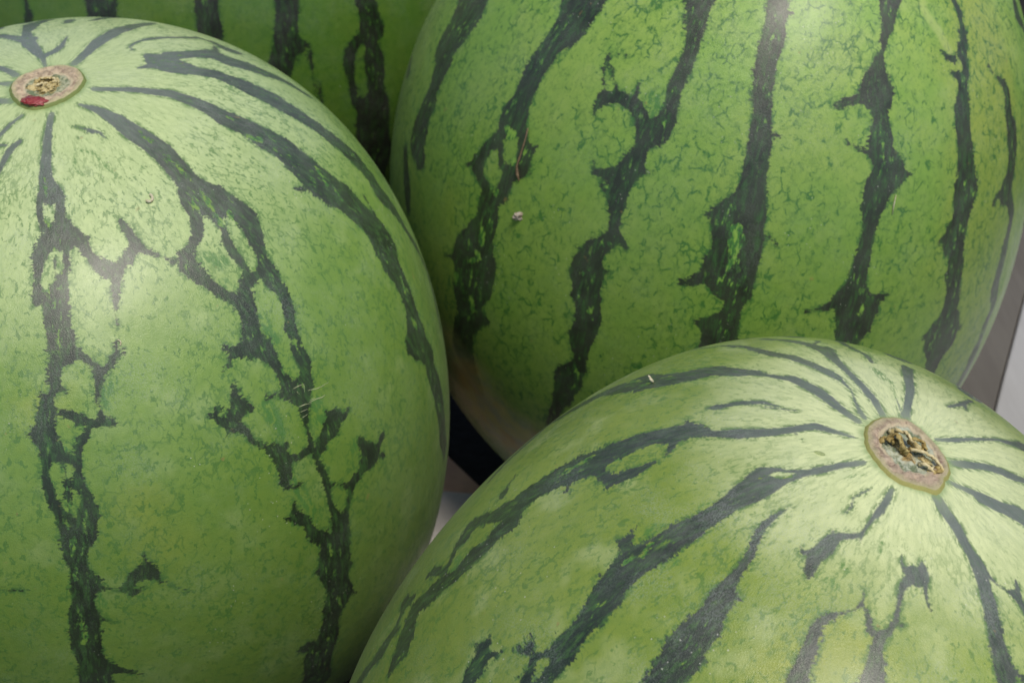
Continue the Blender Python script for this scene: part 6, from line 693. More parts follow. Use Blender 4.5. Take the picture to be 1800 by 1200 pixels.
[295.05,83.0,2.0,295.29,78.95,1.12,295.75,74.9,2.56,297.26,70.85,1.94,297.81,66.8,4.2,297.9,62.76,3.02,299.64,58.71,5.54,300.28,54.66,2.38,301.32,50.61,3.88,302.47,46.56,3.27,302.66,42.51,6.84,301.17,38.46,6.12,299.8,34.41,7.13,299.34,30.37,5.63,298.62,26.32,5.14,298.39,22.27,3.7,298.41,18.22,7.51,298.06,14.17,5.08,298.84,10.12,6.79,299.82,6.07,5.14,299.34,2.02,5.8,299.26,-2.02,4.8,299.44,-6.07,6.72,298.62,-10.12,5.86,298.89,-14.17,5.83,297.53,-18.22,4.94,296.27,-22.27,4.8,294.4,-26.32,8.13,293.97,-30.37,7.54,294.57,-34.41,5.79,294.62,-38.46,6.65,293.96,-42.51,4.73,293.03,-46.56,6.5,292.88,-50.61,2.47,293.98,-54.66,2.38,294.95,-58.71,4.5,293.8,-62.76,4.27,291.65,-66.8,1.8,291.08,-70.85,3.11,291.03,-74.9,1.37,292.4,-78.95,2.64,292.86,-83.0,1.33],
[316.43,83.0,1.63,317.46,78.95,1.42,318.27,74.9,2.52,319.33,70.85,1.75,319.16,66.8,4.15,318.4,62.76,2.29,317.97,58.71,5.24,317.78,54.66,3.01,318.18,50.61,5.76,317.76,46.56,5.53,318.17,42.51,4.03,318.02,38.46,3.39,318.71,34.41,3.76,317.87,30.37,4.23,317.98,26.32,3.78,317.81,22.27,5.48,315.94,18.22,8.01,315.0,14.17,5.63,314.22,10.12,6.52,313.57,6.07,7.19,313.82,2.02,6.16,313.87,-2.02,7.07,313.04,-6.07,4.69,312.97,-10.12,6.98,312.11,-14.17,6.39,311.38,-18.22,3.33,310.78,-22.27,6.32,311.05,-26.32,6.05,311.24,-30.37,3.74,311.02,-34.41,6.84,311.46,-38.46,6.36,310.77,-42.51,3.26,309.58,-46.56,5.63,308.71,-50.61,2.58,309.31,-54.66,3.45,309.75,-58.71,3.04,310.32,-62.76,4.44,310.37,-66.8,2.59,310.94,-70.85,1.84,311.2,-74.9,1.93,310.91,-78.95,1.37,311.0,-83.0,1.14],
[337.24,83.0,1.03,336.05,78.95,2.07,335.34,74.9,1.42,334.56,70.85,1.72,334.23,66.8,2.5,332.64,62.76,3.33,333.0,58.71,4.03,332.95,54.66,3.42,333.27,50.61,4.03,333.31,46.56,5.41,333.37,42.51,2.84,334.91,38.46,3.46,336.36,34.41,4.58,338.3,30.37,6.21,338.26,26.32,2.95,338.55,22.27,6.43,340.11,18.22,3.0,340.72,14.17,3.05,341.97,10.12,7.21,343.85,6.07,3.68,344.68,2.02,6.83,344.78,-2.02,7.0,345.62,-6.07,6.51,345.34,-10.12,3.53,344.9,-14.17,5.02,343.39,-18.22,2.83,343.45,-22.27,4.66,343.66,-26.32,3.9,344.33,-30.37,4.96,344.87,-34.41,4.4,345.11,-38.46,4.88,345.31,-42.51,3.7,345.3,-46.56,4.23,346.27,-50.61,2.14,347.87,-54.66,3.92,349.65,-58.71,4.16,350.55,-62.76,1.7,351.59,-66.8,3.47,351.2,-70.85,2.06,352.02,-74.9,1.66,352.06,-78.95,1.18,351.25,-83.0,1.26],
[359.58,83.0,0.86,359.83,78.95,1.53,359.93,74.9,2.03,360.33,70.85,2.47,361.63,66.8,3.99,361.62,62.76,3.62,361.09,58.71,4.66,361.34,54.66,2.56,361.0,50.61,4.88,360.5,46.56,4.32,360.69,42.51,3.63,359.43,38.46,6.48,358.38,34.41,5.06,358.35,30.37,5.72,358.13,26.32,4.2,358.47,22.27,4.68,358.4,18.22,7.69,358.75,14.17,3.48,359.81,10.12,8.31,361.73,6.07,5.97,364.28,2.02,7.23,365.01,-2.02,3.39,365.16,-6.07,4.47,364.43,-10.12,4.05,363.95,-14.17,4.95,363.88,-18.22,6.34,364.29,-22.27,7.53,364.04,-26.32,6.36,364.13,-30.37,4.66,364.7,-34.41,6.79,364.33,-38.46,6.48,364.3,-42.51,4.83,363.63,-46.56,4.44,364.11,-50.61,5.75,363.01,-54.66,4.53,361.78,-58.71,4.5,361.2,-62.76,2.02,360.62,-66.8,2.93,359.77,-70.85,2.3,358.94,-74.9,2.72,358.7,-78.95,2.47,358.48,-83.0,1.75],
[382.08,83.0,1.69,382.7,78.95,1.74,383.4,74.9,2.5,384.28,70.85,3.0,384.79,66.8,3.48,384.46,62.76,1.66,384.99,58.71,2.87,386.0,54.66,3.05,387.22,50.61,4.04,387.56,46.56,4.78,388.3,42.51,3.12,388.52,38.46,3.23,389.21,34.41,2.6,389.17,30.37,5.76,388.91,26.32,4.61,388.65,22.27,4.21,389.24,18.22,3.02,388.91,14.17,3.91,388.87,10.12,6.0,388.51,6.07,5.14,387.23,2.02,5.71,386.6,-2.02,3.57,386.93,-6.07,4.66,386.28,-10.12,6.31,385.83,-14.17,6.13,386.31,-18.22,4.14,386.81,-22.27,6.19,387.1,-26.32,4.94,387.42,-30.37,5.31,388.25,-34.41,4.28,389.15,-38.46,2.84,389.6,-42.51,4.34,389.86,-46.56,4.92,388.85,-50.61,4.76,387.4,-54.66,4.11,386.23,-58.71,2.26,384.93,-62.76,2.43,384.09,-66.8,2.92,383.89,-70.85,1.99,382.79,-74.9,2.46,381.35,-78.95,1.78,379.83,-83.0,1.38],
[400.45,83.0,1.2,400.02,78.95,1.09,400.71,74.9,1.39,401.69,70.85,1.52,400.55,66.8,3.2,401.26,62.76,1.8,401.69,58.71,2.17,401.74,54.66,3.57,402.55,50.61,2.79,403.02,46.56,2.93,403.14,42.51,3.9,402.24,38.46,2.18,401.46,34.41,4.89,400.65,30.37,5.16,399.48,26.32,4.17,399.24,22.27,3.15,398.79,18.22,4.02,397.87,14.17,2.76,397.09,10.12,4.33,396.13,6.07,4.01,396.12,2.02,3.28,396.17,-2.02,4.54,396.72,-6.07,5.92,398.57,-10.12,2.4,400.17,-14.17,2.64,400.81,-18.22,3.25,400.79,-22.27,2.59,401.31,-26.32,4.75,401.52,-30.37,4.48,401.68,-34.41,3.95,401.39,-38.46,2.55,400.2,-42.51,2.09,400.62,-46.56,4.02,400.62,-50.61,3.5,400.71,-54.66,3.79,401.38,-58.71,3.58,402.12,-62.76,3.31,402.52,-66.8,2.01,402.22,-70.85,1.81,401.56,-74.9,1.67,403.06,-78.95,1.91,405.92,-83.0,0.9],
[415.27,83.0,1.46,417.02,78.95,1.84,418.22,74.9,1.11,418.71,70.85,1.86,417.99,66.8,2.91,417.24,62.76,2.01,416.78,58.71,1.88,417.25,54.66,2.24,417.46,50.61,2.43,418.36,46.56,5.06,418.01,42.51,4.31,418.12,38.46,2.53,417.39,34.41,4.52,417.32,30.37,5.04,417.73,26.32,3.42,417.73,22.27,5.76,418.39,18.22,2.85,418.18,14.17,2.91,418.52,10.12,4.39,418.08,6.07,4.53,417.2,2.02,4.51,417.19,-2.02,6.93,416.46,-6.07,3.3,416.22,-10.12,3.11,415.74,-14.17,3.54,414.3,-18.22,5.55,414.06,-22.27,4.19,413.68,-26.32,6.62,414.59,-30.37,3.5,415.29,-34.41,4.55,415.05,-38.46,4.23,414.38,-42.51,4.33,414.55,-46.56,4.23,415.65,-50.61,3.95,416.36,-54.66,4.85,416.9,-58.71,2.35,416.47,-62.76,4.13,417.15,-66.8,3.58,417.86,-70.85,2.8,417.23,-74.9,1.45,417.56,-78.95,2.17,417.02,-83.0,1.6
]],"h":[[131.72,13.58,1.18,131.96,11.78,1.48
]],"m":[[115.96,9.86,2.03]]},"k":1.12,"s":0.15,"co":[0.0,0.0,0.0,0.0,0.0,0.0,0.0,0.0,0.0,0.0,0.0,0.0,0.0,0.0,0.0,0.0,0.0,0.0],"ctr":[-0.16,0.7,0.168],"rot":[[-0.999316,-0.021651,0.029981],
[0.022256,-0.999553,0.019987],
[0.029534,0.020641,0.999351
]],"facing":103.3}}''')

def basis(n):
    x, y, z = n[..., 0], n[..., 1], n[..., 2]
    return np.stack([x*x-y*y, x*y, x*z, y*z, z*(5*z*z-3)/2, x*(5*z*z-1), y*(5*z*z-1), z*(x*x-y*y), x*y*z,
        x*(x*x-3*y*y), y*(3*x*x-y*y), (35*z**4-30*z*z+3)/8, x*z*(7*z*z-3), y*z*(7*z*z-3),
        (x*x-y*y)*(7*z*z-1), x*y*(7*z*z-1), x*z*(x*x-3*y*y), y*z*(3*x*x-y*y)], -1)

def skin_point(d, lon, lat):
    lon = np.radians(np.asarray(lon, float)); lat = np.radians(np.asarray(lat, float))
    n = np.stack([np.cos(lat)*np.cos(lon), np.cos(lat)*np.sin(lon), np.sin(lat)], -1)
    return n*(1+basis(n) @ np.array(d['co']))[..., None]*np.array([1, 1, d['k']])*d['s']

def skin_z(d, x, y):
    """height of the skin near the stem end above a point of the fruit's own x, y plane"""
    u, v = x/d['s'], y/d['s']
    for _ in range(6):
        n = np.array([u, v, math.sqrt(max(1e-6, 1-u*u-v*v))]); k = d['s']*float(1+basis(n) @ np.array(d['co']))
        u, v = x/k, y/k
    return k*d['k']*math.sqrt(max(1e-6, 1-u*u-v*v))

def stroke_sd(P, d, strokes, far=20.0):
    """signed distance (mm) from every vertex to tapered strokes lying on the skin"""
    out = np.full(len(P), far, np.float32)
    for st in strokes:
        a = np.array(st).reshape(-1, 3)
        Q = skin_point(d, a[:, 0], a[:, 1])*1000.0; W = a[:, 2]
        c = Q.mean(0); rad = np.linalg.norm(Q-c, axis=1).max()+W.max()+12.0
        sel = np.where(((P-c)**2).sum(1) < rad*rad)[0]
        if not len(sel): continue
        p = P[sel]; best = np.full(len(sel), far)
        if len(Q) == 1: best = np.linalg.norm(p-Q[0], axis=1)-W[0]
        for i in range(len(Q)-1):
            A, B = Q[i], Q[i+1]; ab = B-A; L = max(ab @ ab, 1e-6)
            r2 = math.sqrt(L)+max(W[i], W[i+1])+12.0
            k = np.where(((p-A)**2).sum(1) < r2*r2)[0]
            if not len(k): continue
            q = p[k]; t = np.clip(((q-A) @ ab)/L, 0, 1)
            dd = np.linalg.norm(q-A-t[:, None]*ab, axis=1)-(W[i]+(W[i+1]-W[i])*t)
            best[k] = np.minimum(best[k], dd)
        out[sel] = np.minimum(out[sel], best)
    return out

def build_watermelon(key, label, mat, nlon, nlat, seed):
    d = DATA[key]; rng = np.random.default_rng(seed)
    lon = np.linspace(0, 360, nlon, endpoint=False)+d['facing']+180.0
    lat = np.linspace(-90, 90, nlat+2)[1:-1]
    LO, LA = np.meshgrid(lon, lat); V = skin_point(d, LO.ravel(), LA.ravel())
    V = np.concatenate([V, skin_point(d, [0, 0], [-90, 90])])
    lonf = np.concatenate([LO.ravel(), [0, 0]]); latf = np.concatenate([LA.ravel(), [-90, 90]])
    i = np.arange(nlat-1)[:, None]*nlon; j = np.arange(nlon)[None]; j2 = (j+1) % nlon
    quads = np.stack([i+j, i+j2, i+nlon+j2, i+nlon+j], -1).reshape(-1, 4)
    jj = np.arange(nlon); j2 = (jj+1) % nlon; S, N = nlat*nlon, nlat*nlon+1; t0 = (nlat-1)*nlon
    tris = np.concatenate([np.stack([np.full(nlon, S), j2, jj], -1), np.stack([np.full(nlon, N), t0+jj, t0+j2], -1)])
    dark = [s for s in d['strokes'].get('d', [])]
    P = V*1000.0
    sd = stroke_sd(P, d, dark); hole = stroke_sd(P, d, d['strokes'].get('h', []))
    mid = stroke_sd(P, d, d['strokes'].get('m', [])); pale = stroke_sd(P, d, d['strokes'].get('y', []))
    warm = stroke_sd(P, d, d['strokes'].get('w', []), 60.0)
    spot = stroke_sd(P, d, d['strokes'].get('g', []), 60.0)
    la = np.radians(latf); lo = np.radians(lonf); x = la/(math.pi/2)
    re = d['s']*(.48+.52*np.cos(la))
    skin = np.stack([re*np.cos(lo), re*np.sin(lo), d['s']*la*(.95-.10*x**4)], -1)
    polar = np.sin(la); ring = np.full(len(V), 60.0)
    if 'scar' in d:
        sc = np.array(d['scar']); c = sc.mean(0); q = sc-c
        th = np.unwrap(np.arctan2(q[:, 1], q[:, 0])); o = np.argsort(np.mod(th, 2*np.pi)); tt = np.mod(th, 2*np.pi)[o]; rr = np.hypot(q[:, 0], q[:, 1])[o]
        vx = P[:, :2]-c; vt = np.mod(np.arctan2(vx[:, 1], vx[:, 0]), 2*np.pi)
        ro = np.interp(vt, np.r_[tt[-1]-2*np.pi, tt, tt[0]+2*np.pi], np.r_[rr[-1], rr, rr[0]])
        ring = np.where(latf > 0, np.hypot(vx[:, 0], vx[:, 1])-ro, 60.0)
        tt = np.clip((-.3-ring)/2.0, 0, 1); V[:, 2] -= .0035*tt*tt*(3-2*tt)          # the rind dips under the corky disc
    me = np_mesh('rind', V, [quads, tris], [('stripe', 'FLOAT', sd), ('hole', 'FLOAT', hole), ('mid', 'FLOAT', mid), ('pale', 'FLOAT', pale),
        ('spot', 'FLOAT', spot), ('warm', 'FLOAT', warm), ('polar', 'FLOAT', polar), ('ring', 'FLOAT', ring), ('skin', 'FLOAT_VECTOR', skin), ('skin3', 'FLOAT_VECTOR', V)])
    Rm = Matrix(d['rot']).to_4x4(); ctr = Vector(d['ctr'])
    wz = V @ np.array(d['rot']).T[:, 2]; b = V[wz.argmin()]
    base = ctr+Rm.to_3x3() @ Vector(b)
    root = bpy.data.objects.new('watermelon', None); COL.objects.link(root); root.empty_display_size = .03
    root.matrix_world = Matrix.Translation(base) @ Rm
    tag(root, label, 'watermelon', 'striped watermelons set close together')
    off = Rm.to_3x3().inverted() @ (ctr-base)
    link('rind', me, mat, root, off)
    return root, off, d

def world_on(key, lon, lat):
    d = DATA[key]; p = skin_point(d, lon, lat); e = .6
    a = skin_point(d, lon+e, lat)-p; b = skin_point(d, lon, lat+e)-p
    nn = np.cross(a, b); nn /= np.linalg.norm(nn); Rm = np.array(d['rot'])
    return Vector(Rm @ p)+Vector(d['ctr']), Vector(Rm @ nn)

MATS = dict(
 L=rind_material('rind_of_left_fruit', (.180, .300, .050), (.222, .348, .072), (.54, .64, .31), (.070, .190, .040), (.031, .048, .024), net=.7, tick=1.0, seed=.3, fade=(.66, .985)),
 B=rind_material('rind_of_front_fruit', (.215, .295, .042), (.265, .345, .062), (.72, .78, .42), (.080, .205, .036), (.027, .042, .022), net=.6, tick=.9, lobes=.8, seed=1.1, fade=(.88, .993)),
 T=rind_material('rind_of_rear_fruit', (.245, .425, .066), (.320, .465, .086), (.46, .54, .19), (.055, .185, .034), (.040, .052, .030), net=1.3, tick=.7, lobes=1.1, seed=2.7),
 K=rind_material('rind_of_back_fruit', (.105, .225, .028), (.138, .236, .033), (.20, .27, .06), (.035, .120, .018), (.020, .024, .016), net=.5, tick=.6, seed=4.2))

melons = {}
for key, label, nlo, nla, seed in (
 ('L', 'tall light green striped watermelon on the left, red sap on its oval stem scar', 780, 430, 11),
 ('B', 'pale topped striped watermelon nearest the viewer, dry cracked stem scar facing up', 760, 420, 12),
 ('T', 'large watermelon with broad dark stripes behind the two front ones, stem end out of view', 780, 430, 13),
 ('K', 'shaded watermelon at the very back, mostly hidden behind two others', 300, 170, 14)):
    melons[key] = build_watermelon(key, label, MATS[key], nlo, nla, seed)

# ------------------------------------------------------------------ stem scars (corky oval disc with a raised lip, torn dry core)
def scar_material(name, flesh, rim, moss, core, cen=(.46, .26)):
    n = NT(name); rad = n.f('rad'); p = n.obj(); side = n.f('side'); rec = n.f('recess')
    c = n.mix(n.step(n.noise(p, 420.0, 4.0, .65), .38, .64), flesh, tuple(.62*v for v in flesh))
    c = n.mix(n.mul(n.step(n.noise(p, 1300.0, 3.0), .56, .68), .6), c, (.20, .12, .09))
    c = n.mix(n.mul(n.step(n.noise(p, 700.0, 2.0), .6, .72), .6), c, (.62, .50, .36))
    ck = n.voro(n.warp(p, 500.0, .0012, 3.0), 420.0, 'DISTANCE_TO_EDGE')
    c = n.mix(n.mul(n.step(ck, .09, .02), n.step(n.noise(p, 260.0, 2.0), .47, .62, .0, .55)), c, (.17, .115, .075))
    m = n.mix(n.step(n.noise(p, 330.0, 4.0, .7), .42, .60), moss, (.15, .19, .105))
    m = n.mix(n.step(n.noise(p, 1500.0, 3.0, .7), .56, .70), m, (.42, .40, .22))
    c = n.mix(n.step(rec, .25, .6), c, m)
    c = n.mix(n.mul(n.step(n.m_('ABSOLUTE', n.sub(rec, .28)), .22, .04), .75), c, (.60, .52, .34))
    cr = n.mix(n.step(n.noise(p, 900.0, 3.0, .7), .42, .60), core, tuple(.4*v for v in core))
    c = n.mix(n.step(n.add(rad, n.mul(n.sub(n.noise(p, 500.0, 3.0), .5), .5)), cen[0], cen[1]), c, cr)
    c = n.mix(n.step(n.add(rad, n.mul(n.sub(n.noise(p, 300.0, 3.0), .5), .22)), .80, .985, 0.0, .75), c, tuple(.45*a+.55*b for a, b in zip(flesh, (.42, .46, .20))))
    c = n.mix(n.step(side, .35, .75), c, rim)
    b = n.bump(n.noise(p, 1400.0, 4.0, .7), .7, .0006)
    return n.done(c, .62, b, .4)

def build_scar(key, mat, recess, lip, seed, dip):
    root, off, d = melons[key]; rng = np.random.default_rng(seed)
    sc = np.array(d['scar'])/1000.0; c = sc.mean(0); q = sc-c
    th = np.mod(np.arctan2(q[:, 1], q[:, 0]), 2*np.pi); o = np.argsort(th); tt = th[o]; rr = np.hypot(q[:, 0], q[:, 1])[o]
    NT_, ts = 120, [1.10, 1.07, 1.045, 1.02, 1.0, .985, .965, .94, .91, .88, .84, .80, .76, .72, .68, .64, .60, .55, .50, .45, .40, .35, .30, .25, .20, .15, .10, .05]
    ang = np.linspace(0, 2*np.pi, NT_, endpoint=False)
    jit = np.array([1+.012*math.sin(5*a+1.3)+.004*math.sin(11*a+.4)+.006*math.sin(23*a+2.2) for a in ang])
    ro = jit*np.interp(ang, np.r_[tt[-1]-2*np.pi, tt, tt[0]+2*np.pi], np.r_[rr[-1], rr, rr[0]])
    ph = rng.random(12)*6.28
    def wob(x, y, f):
        return sum(math.sin(f*(x*math.cos(a)+y*math.sin(a))+b) for a, b in zip(ph[:6], ph[6:]))/6
    zp = skin_point(d, [0], [90])[0][2]; s = d['s']
    V, RA, SI, RE = [], [], [], []
    for t in ts:
        for a, r0 in zip(ang, ro):
            x, y = c[0]+math.cos(a)*r0*t, c[1]+math.sin(a)*r0*t
            zb = skin_z(d, x, y)
            side = max(0, min(1, (t-.955)/.05))
            h = lip*(1-max(0, (t-.965)/.105)**1.2) if t > .965 else lip*(1-.10*(.965-t)/.3)
            if t > 1.05: h = min(h, -.0003)
            wx, wy = math.cos(a)*t-recess[0], math.sin(a)*t-recess[1]
            rc = math.hypot(wx*math.cos(recess[4])+wy*math.sin(recess[4]), 0)/recess[2], (-wx*math.sin(recess[4])+wy*math.cos(recess[4]))/recess[3]
            g = max(0, 1-math.hypot(*rc)+.10*wob(x*1e3, y*1e3, .9)); g = min(1, g*3.2)
            if t < .95:
                h -= dip*g
                h += .0006*wob(x*1e3, y*1e3, 2.3)*(1 if t < .9 else .4)+.0003*wob(y*1e3, x*1e3, 5.1)
                h += .0011*max(0, wob(x*1e3, y*1e3, 1.5)+.15)*max(0, 1-t/.5)
            V.append((x, y, zb+h)); RA.append(t); SI.append(side); RE.append(g if t < .95 else 0)
    n = len(ts); V.append((c[0], c[1], skin_z(d, *c)+lip-dip)); RA.append(0); SI.append(0); RE.append(1)
    i = np.arange(n-1)[:, None]*NT_; j = np.arange(NT_)[None]; j2 = (j+1) % NT_
    Q = np.stack([i+j, i+j2, i+NT_+j2, i+NT_+j], -1).reshape(-1, 4)
    jj = np.arange(NT_); T = np.stack([np.full(NT_, n*NT_), (n-1)*NT_+jj, (n-1)*NT_+(jj+1) % NT_], -1)
    me = np_mesh('stem_scar', np.array(V), [Q, T], [('rad', 'FLOAT', RA), ('side', 'FLOAT', SI), ('recess', 'FLOAT', RE)])
    ob = link('stem_scar', me, mat, root, off)
    return ob, c, zp, s, d, rr.mean()

def ribbon(pts, width, thick, twist=0.0):
    """a thin curled strip with real thickness"""
    bm = bmesh.new(); rings = []; rg = random.Random(int(abs(pts[0][0])*1e6)+len(pts))
    fine = []
    for a, b in zip(pts[:-1], pts[1:]):
        for k in range(5):
            q = Vector(a).lerp(Vector(b), k/5); fine.append(q+Vector((rg.gauss(0, 1), rg.gauss(0, 1), rg.gauss(0, 1)))*.00017)
    pts = fine+[Vector(pts[-1])]; twist /= 5; width0 = width
    for i, p in enumerate(pts):
        width = width0*(.55+.9*rg.random())
        p = Vector(p); t = (Vector(pts[min(i+1, len(pts)-1)])-Vector(pts[max(i-1, 0)])).normalized()
        side = t.cross(Vector((0, 0, 1))); side = side.normalized() if side.length > 1e-6 else Vector((1, 0, 0))
        up = side.cross(t); a = twist*i; s2 = side*math.cos(a)+up*math.sin(a); u2 = up*math.cos(a)-side*math.sin(a)
        ww = width*(.35 if i in (0, len(pts)-1) else 1)
        rings.append([bm.verts.new(p+s2*ww*x+u2*thick*y) for x, y in ((-.5, -.5), (.5, -.5), (.5, .5), (0, .9), (-.5, .5))])
    for a, b in zip(rings[:-1], rings[1:]):
        for k in range(5): bm.faces.new((a[k], a[(k+1) % 5], b[(k+1) % 5], b[k]))
    bm.faces.new(rings[0][::-1]); bm.faces.new(rings[-1])
    bmesh.ops.recalc_face_normals(bm, faces=bm.faces)
    me = bpy.data.meshes.new('ribbon'); bm.to_mesh(me); bm.free()
    for f in me.polygons: f.use_smooth = True
    return me

def tube(pts, rads, sides=8):
    bm = bmesh.new(); rings = []
    for i, p in enumerate(pts):
        p = Vector(p); t = (Vector(pts[min(i+1, len(pts)-1)])-Vector(pts[max(i-1, 0)])).normalized()
        u = t.orthogonal().normalized() if i == 0 else (u-t*u.dot(t)).normalized()
        v = t.cross(u)
        rings.append([bm.verts.new(p+(u*math.cos(6.2832*k/sides)+v*math.sin(6.2832*k/sides))*rads[i]) for k in range(sides)])
    for a, b in zip(rings[:-1], rings[1:]):
        for k in range(sides): bm.faces.new((a[k], a[(k+1) % sides], b[(k+1) % sides], b[k]))
    bm.faces.new(rings[0][::-1]); bm.faces.new(rings[-1])
    bmesh.ops.recalc_face_normals(bm, faces=bm.faces)
    me = bpy.data.meshes.new('tube'); bm.to_mesh(me); bm.free()
    for f in me.polygons: f.use_smooth = True
    return me

def simple_mat(name, c0, c1, scale, rough=.6, bump=.4, bd=.0004, **kw):
    n = NT(name); p = n.obj()
    c = n.mix(n.step(n.noise(p, scale, 4.0, .65), .36, .66), c0, c1)
    return n.done(c, rough, n.bump(n.noise(p, scale*2.3, 3.0, .6), bump, bd), .4, **kw)

fibre_mat = simple_mat('dried_fibre', (.50, .40, .15), (.26, .18, .05), 500.0, .65, .6)
fibre_pale = simple_mat('pale_dried_fibre', (.74, .65, .38), (.46, .36, .14), 450.0, .65, .6)

scar_L = build_scar('L', scar_material('left_scar', (.58, .46, .31), (.20, .25, .07), (.46, .47, .31), (.46, .36, .13)), (-.05, .05, .74, .60, .25), .0010, 5, .0007)
scar_B = build_scar('B', scar_material('front_scar', (.50, .39, .28), (.34, .33, .10), (.50, .53, .40), (.40, .28, .10), (.26, .10)), (-.02, -.10, .80, .74, .9), .0007, 6, .0011)

def fibres(sc, strips, zoff=.0):
    ob, c, zp, s, d, rm = sc
    for pts, wd, mt in strips:
        L = []
        for x, y, h in pts:
            X, Y = c[0]+x*.001, c[1]+y*.001
            L.append((X, Y, skin_z(d, X, Y)+h*.001-.0009+zoff))
        f = link('dried_fibre', ribbon(L, wd*.001, .0005, .35), fibre_pale if mt else fibre_mat, ob)

def view_axes(key):
    """local directions of picture right and picture up on top of a fruit"""
    Rm = Matrix(DATA[key]['rot']).inverted()
    r = Rm @ Vector((1, 0, 0)); u = Rm @ Vector((0, .6, .8)); r.z = u.z = 0
    return r.normalized(), u.normalized()

def strips_from(key, rows):
    r, u = view_axes(key); out = []
    for pts, wd, mt in rows:
        out.append(([(r.x*a+u.x*b, r.y*a+u.y*b, h) for a, b, h in pts], wd, mt))
    return out
fibres(scar_B, strips_from('B', [
    ([(-2.2, 5.6, 1.6), (-.6, 6.0, 2.6), (.9, 4.6, 3.0), (1.6, 2.8, 2.4), (3.0, 1.2, 1.6)], 2.2, 1),
    ([(-3.0, 4.2, 1.2), (-2.0, 3.9, 2.6), (-1.6, 2.0, 2.8), (-2.0, .2, 2.2), (-.9, -.9, 1.5)], 2.1, 0),
    ([(1.3, 3.2, 1.5), (2.6, 3.4, 3.0), (4.0, 2.6, 3.0), (4.2, 1.2, 2.2), (3.2, 1.0, 1.5)], 1.7, 0),
    ([(.6, 1.3, 1.4), (2.2, .2, 2.4), (4.2, -.6, 2.4), (5.8, -2.4, 2.0), (6.2, -4.2, 1.3)], 1.0, 1),
    ([(-6.2, 2.2, 1.2), (-4.6, 2.8, 2.1), (-3.2, 2.9, 2.0), (-2.4, 2.4, 1.4)], 1.2, 0),
    ([(3.2, -4.6, 1.0), (4.4, -5.2, 1.8), (5.4, -4.4, 1.8), (5.2, -3.2, 1.3)], .9, 0),
    ([(1.0, -2.6, 1.0), (2.0, -3.6, 1.7), (3.2, -4.6, 1.6), (3.6, -5.6, 1.1)], .9, 1)]))
fibres(scar_L, strips_from('L', [
    ([(-3.6, 1.6, 1.0), (-2.0, 2.6, 1.7), (.2, 2.6, 1.8), (2.0, 2.8, 1.6), (3.2, 2.6, 1.0)], 1.3, 1),
    ([(-3.6, .2, 1.0), (-1.6, -.8, 2.0), (.6, -.8, 2.1), (2.6, .4, 1.9), (3.8, 1.6, 1.1)], 1.7, 1)]))

# a blob of red sap hanging over the lip of the left scar
def blob(rx, ry, rz, seed, amp, sub=4):
    rng = random.Random(seed); bm = bmesh.new(); bmesh.ops.create_icosphere(bm, subdivisions=sub, radius=1.0)
    ks = [(Vector((rng.gauss(0, 1), rng.gauss(0, 1), rng.gauss(0, 1))), rng.random()*6.28, f) for f in (1.6, 2.6, 4.2, 6.5, 6.5, 9.0, 9.0) for _ in range(2)]
    for v in bm.verts:
        n = v.co.copy(); h = sum(math.sin(n.dot(k)*f+p)/f**.6 for k, p, f in ks)*amp
        v.co = Vector((n.x*rx, n.y*ry, n.z*rz))*(1+h)
    me = bpy.data.meshes.new('blob'); bm.to_mesh(me); bm.free()
    for f in me.polygons: f.use_smooth = True
    return me
n = NT('dried_core'); p = n.obj()
dc = n.mix(n.step(n.noise(p, 620.0, 4.0, .7), .38, .60), (.64, .54, .27), (.38, .29, .11))
dc = n.mix(n.step(n.noise(p, 900.0, 3.0, .65), .59, .68), dc, (.05, .035, .015))
dc = n.mix(n.mul(n.step(n.noise(p, 340.0, 2.0), .58, .68), .7), dc, (.34, .33, .17))
core_mat = n.done(dc, .7, n.bump(n.noise(p, 1200.0, 4.0, .7), .8, .0008), .35)
def core(sc, key, x, y, rx, ry, rz, ang, seed, amp=.22):
    ob, c, zp, s, d, rm = sc; r_, u_ = view_axes(key); X, Y = c[0]+(r_.x*x+u_.x*y)*.001, c[1]+(r_.y*x+u_.y*y)*.001
    b = link('dried_core', blob(rx*.001, ry*.001, rz*.001, seed, amp, 5), core_mat, ob, (X, Y, skin_z(d, X, Y)-.0001))
    b.rotation_euler = (0, 0, math.atan2(r_.y, r_.x)+ang)
core(scar_L, 'L', -2.4, -.9, 2.6, 1.5, 1.0, .2, 31); core(scar_L, 'L', 1.6, -.9, 2.8, 1.7, 1.1, .5, 32); core(scar_L, 'L', -1.0, 2.6, 2.4, .9, .8, .1, 33)
core(scar_B, 'B', -1.2, 3.2, 1.0, 1.8, .8, .3, 41); core(scar_B, 'B', 3.6, -.6, 1.0, 1.8, .6, .7, 42); core(scar_B, 'B', 4.2, -4.4, 1.4, 1.0, .5, .3, 43)
n = NT('red_sap'); p = n.obj()
sapc = n.mix(n.step(n.noise(p, 520.0, 3.0), .38, .62), (.24, .010, .008), (.34, .05, .05))
sap_mat = n.done(sapc, .16, n.bump(n.noise(p, 1500.0, 3.0, .7), .8, .0006), .6, Coat_Weight=.3, Coat_Roughness=.1)
ob, c, zp, s, d, rm = scar_L
sp = skin_point(d, *d['small']['sap'][0]); r_, u_ = view_axes('L')
sb = link('red_sap', blob(.0037, .0024, .0011, 4, .13), sap_mat, ob, (sp[0], sp[1], skin_z(d, sp[0], sp[1])+.0009))
sb.rotation_euler = (0, 0, math.atan2(r_.y, r_.x)+.1)

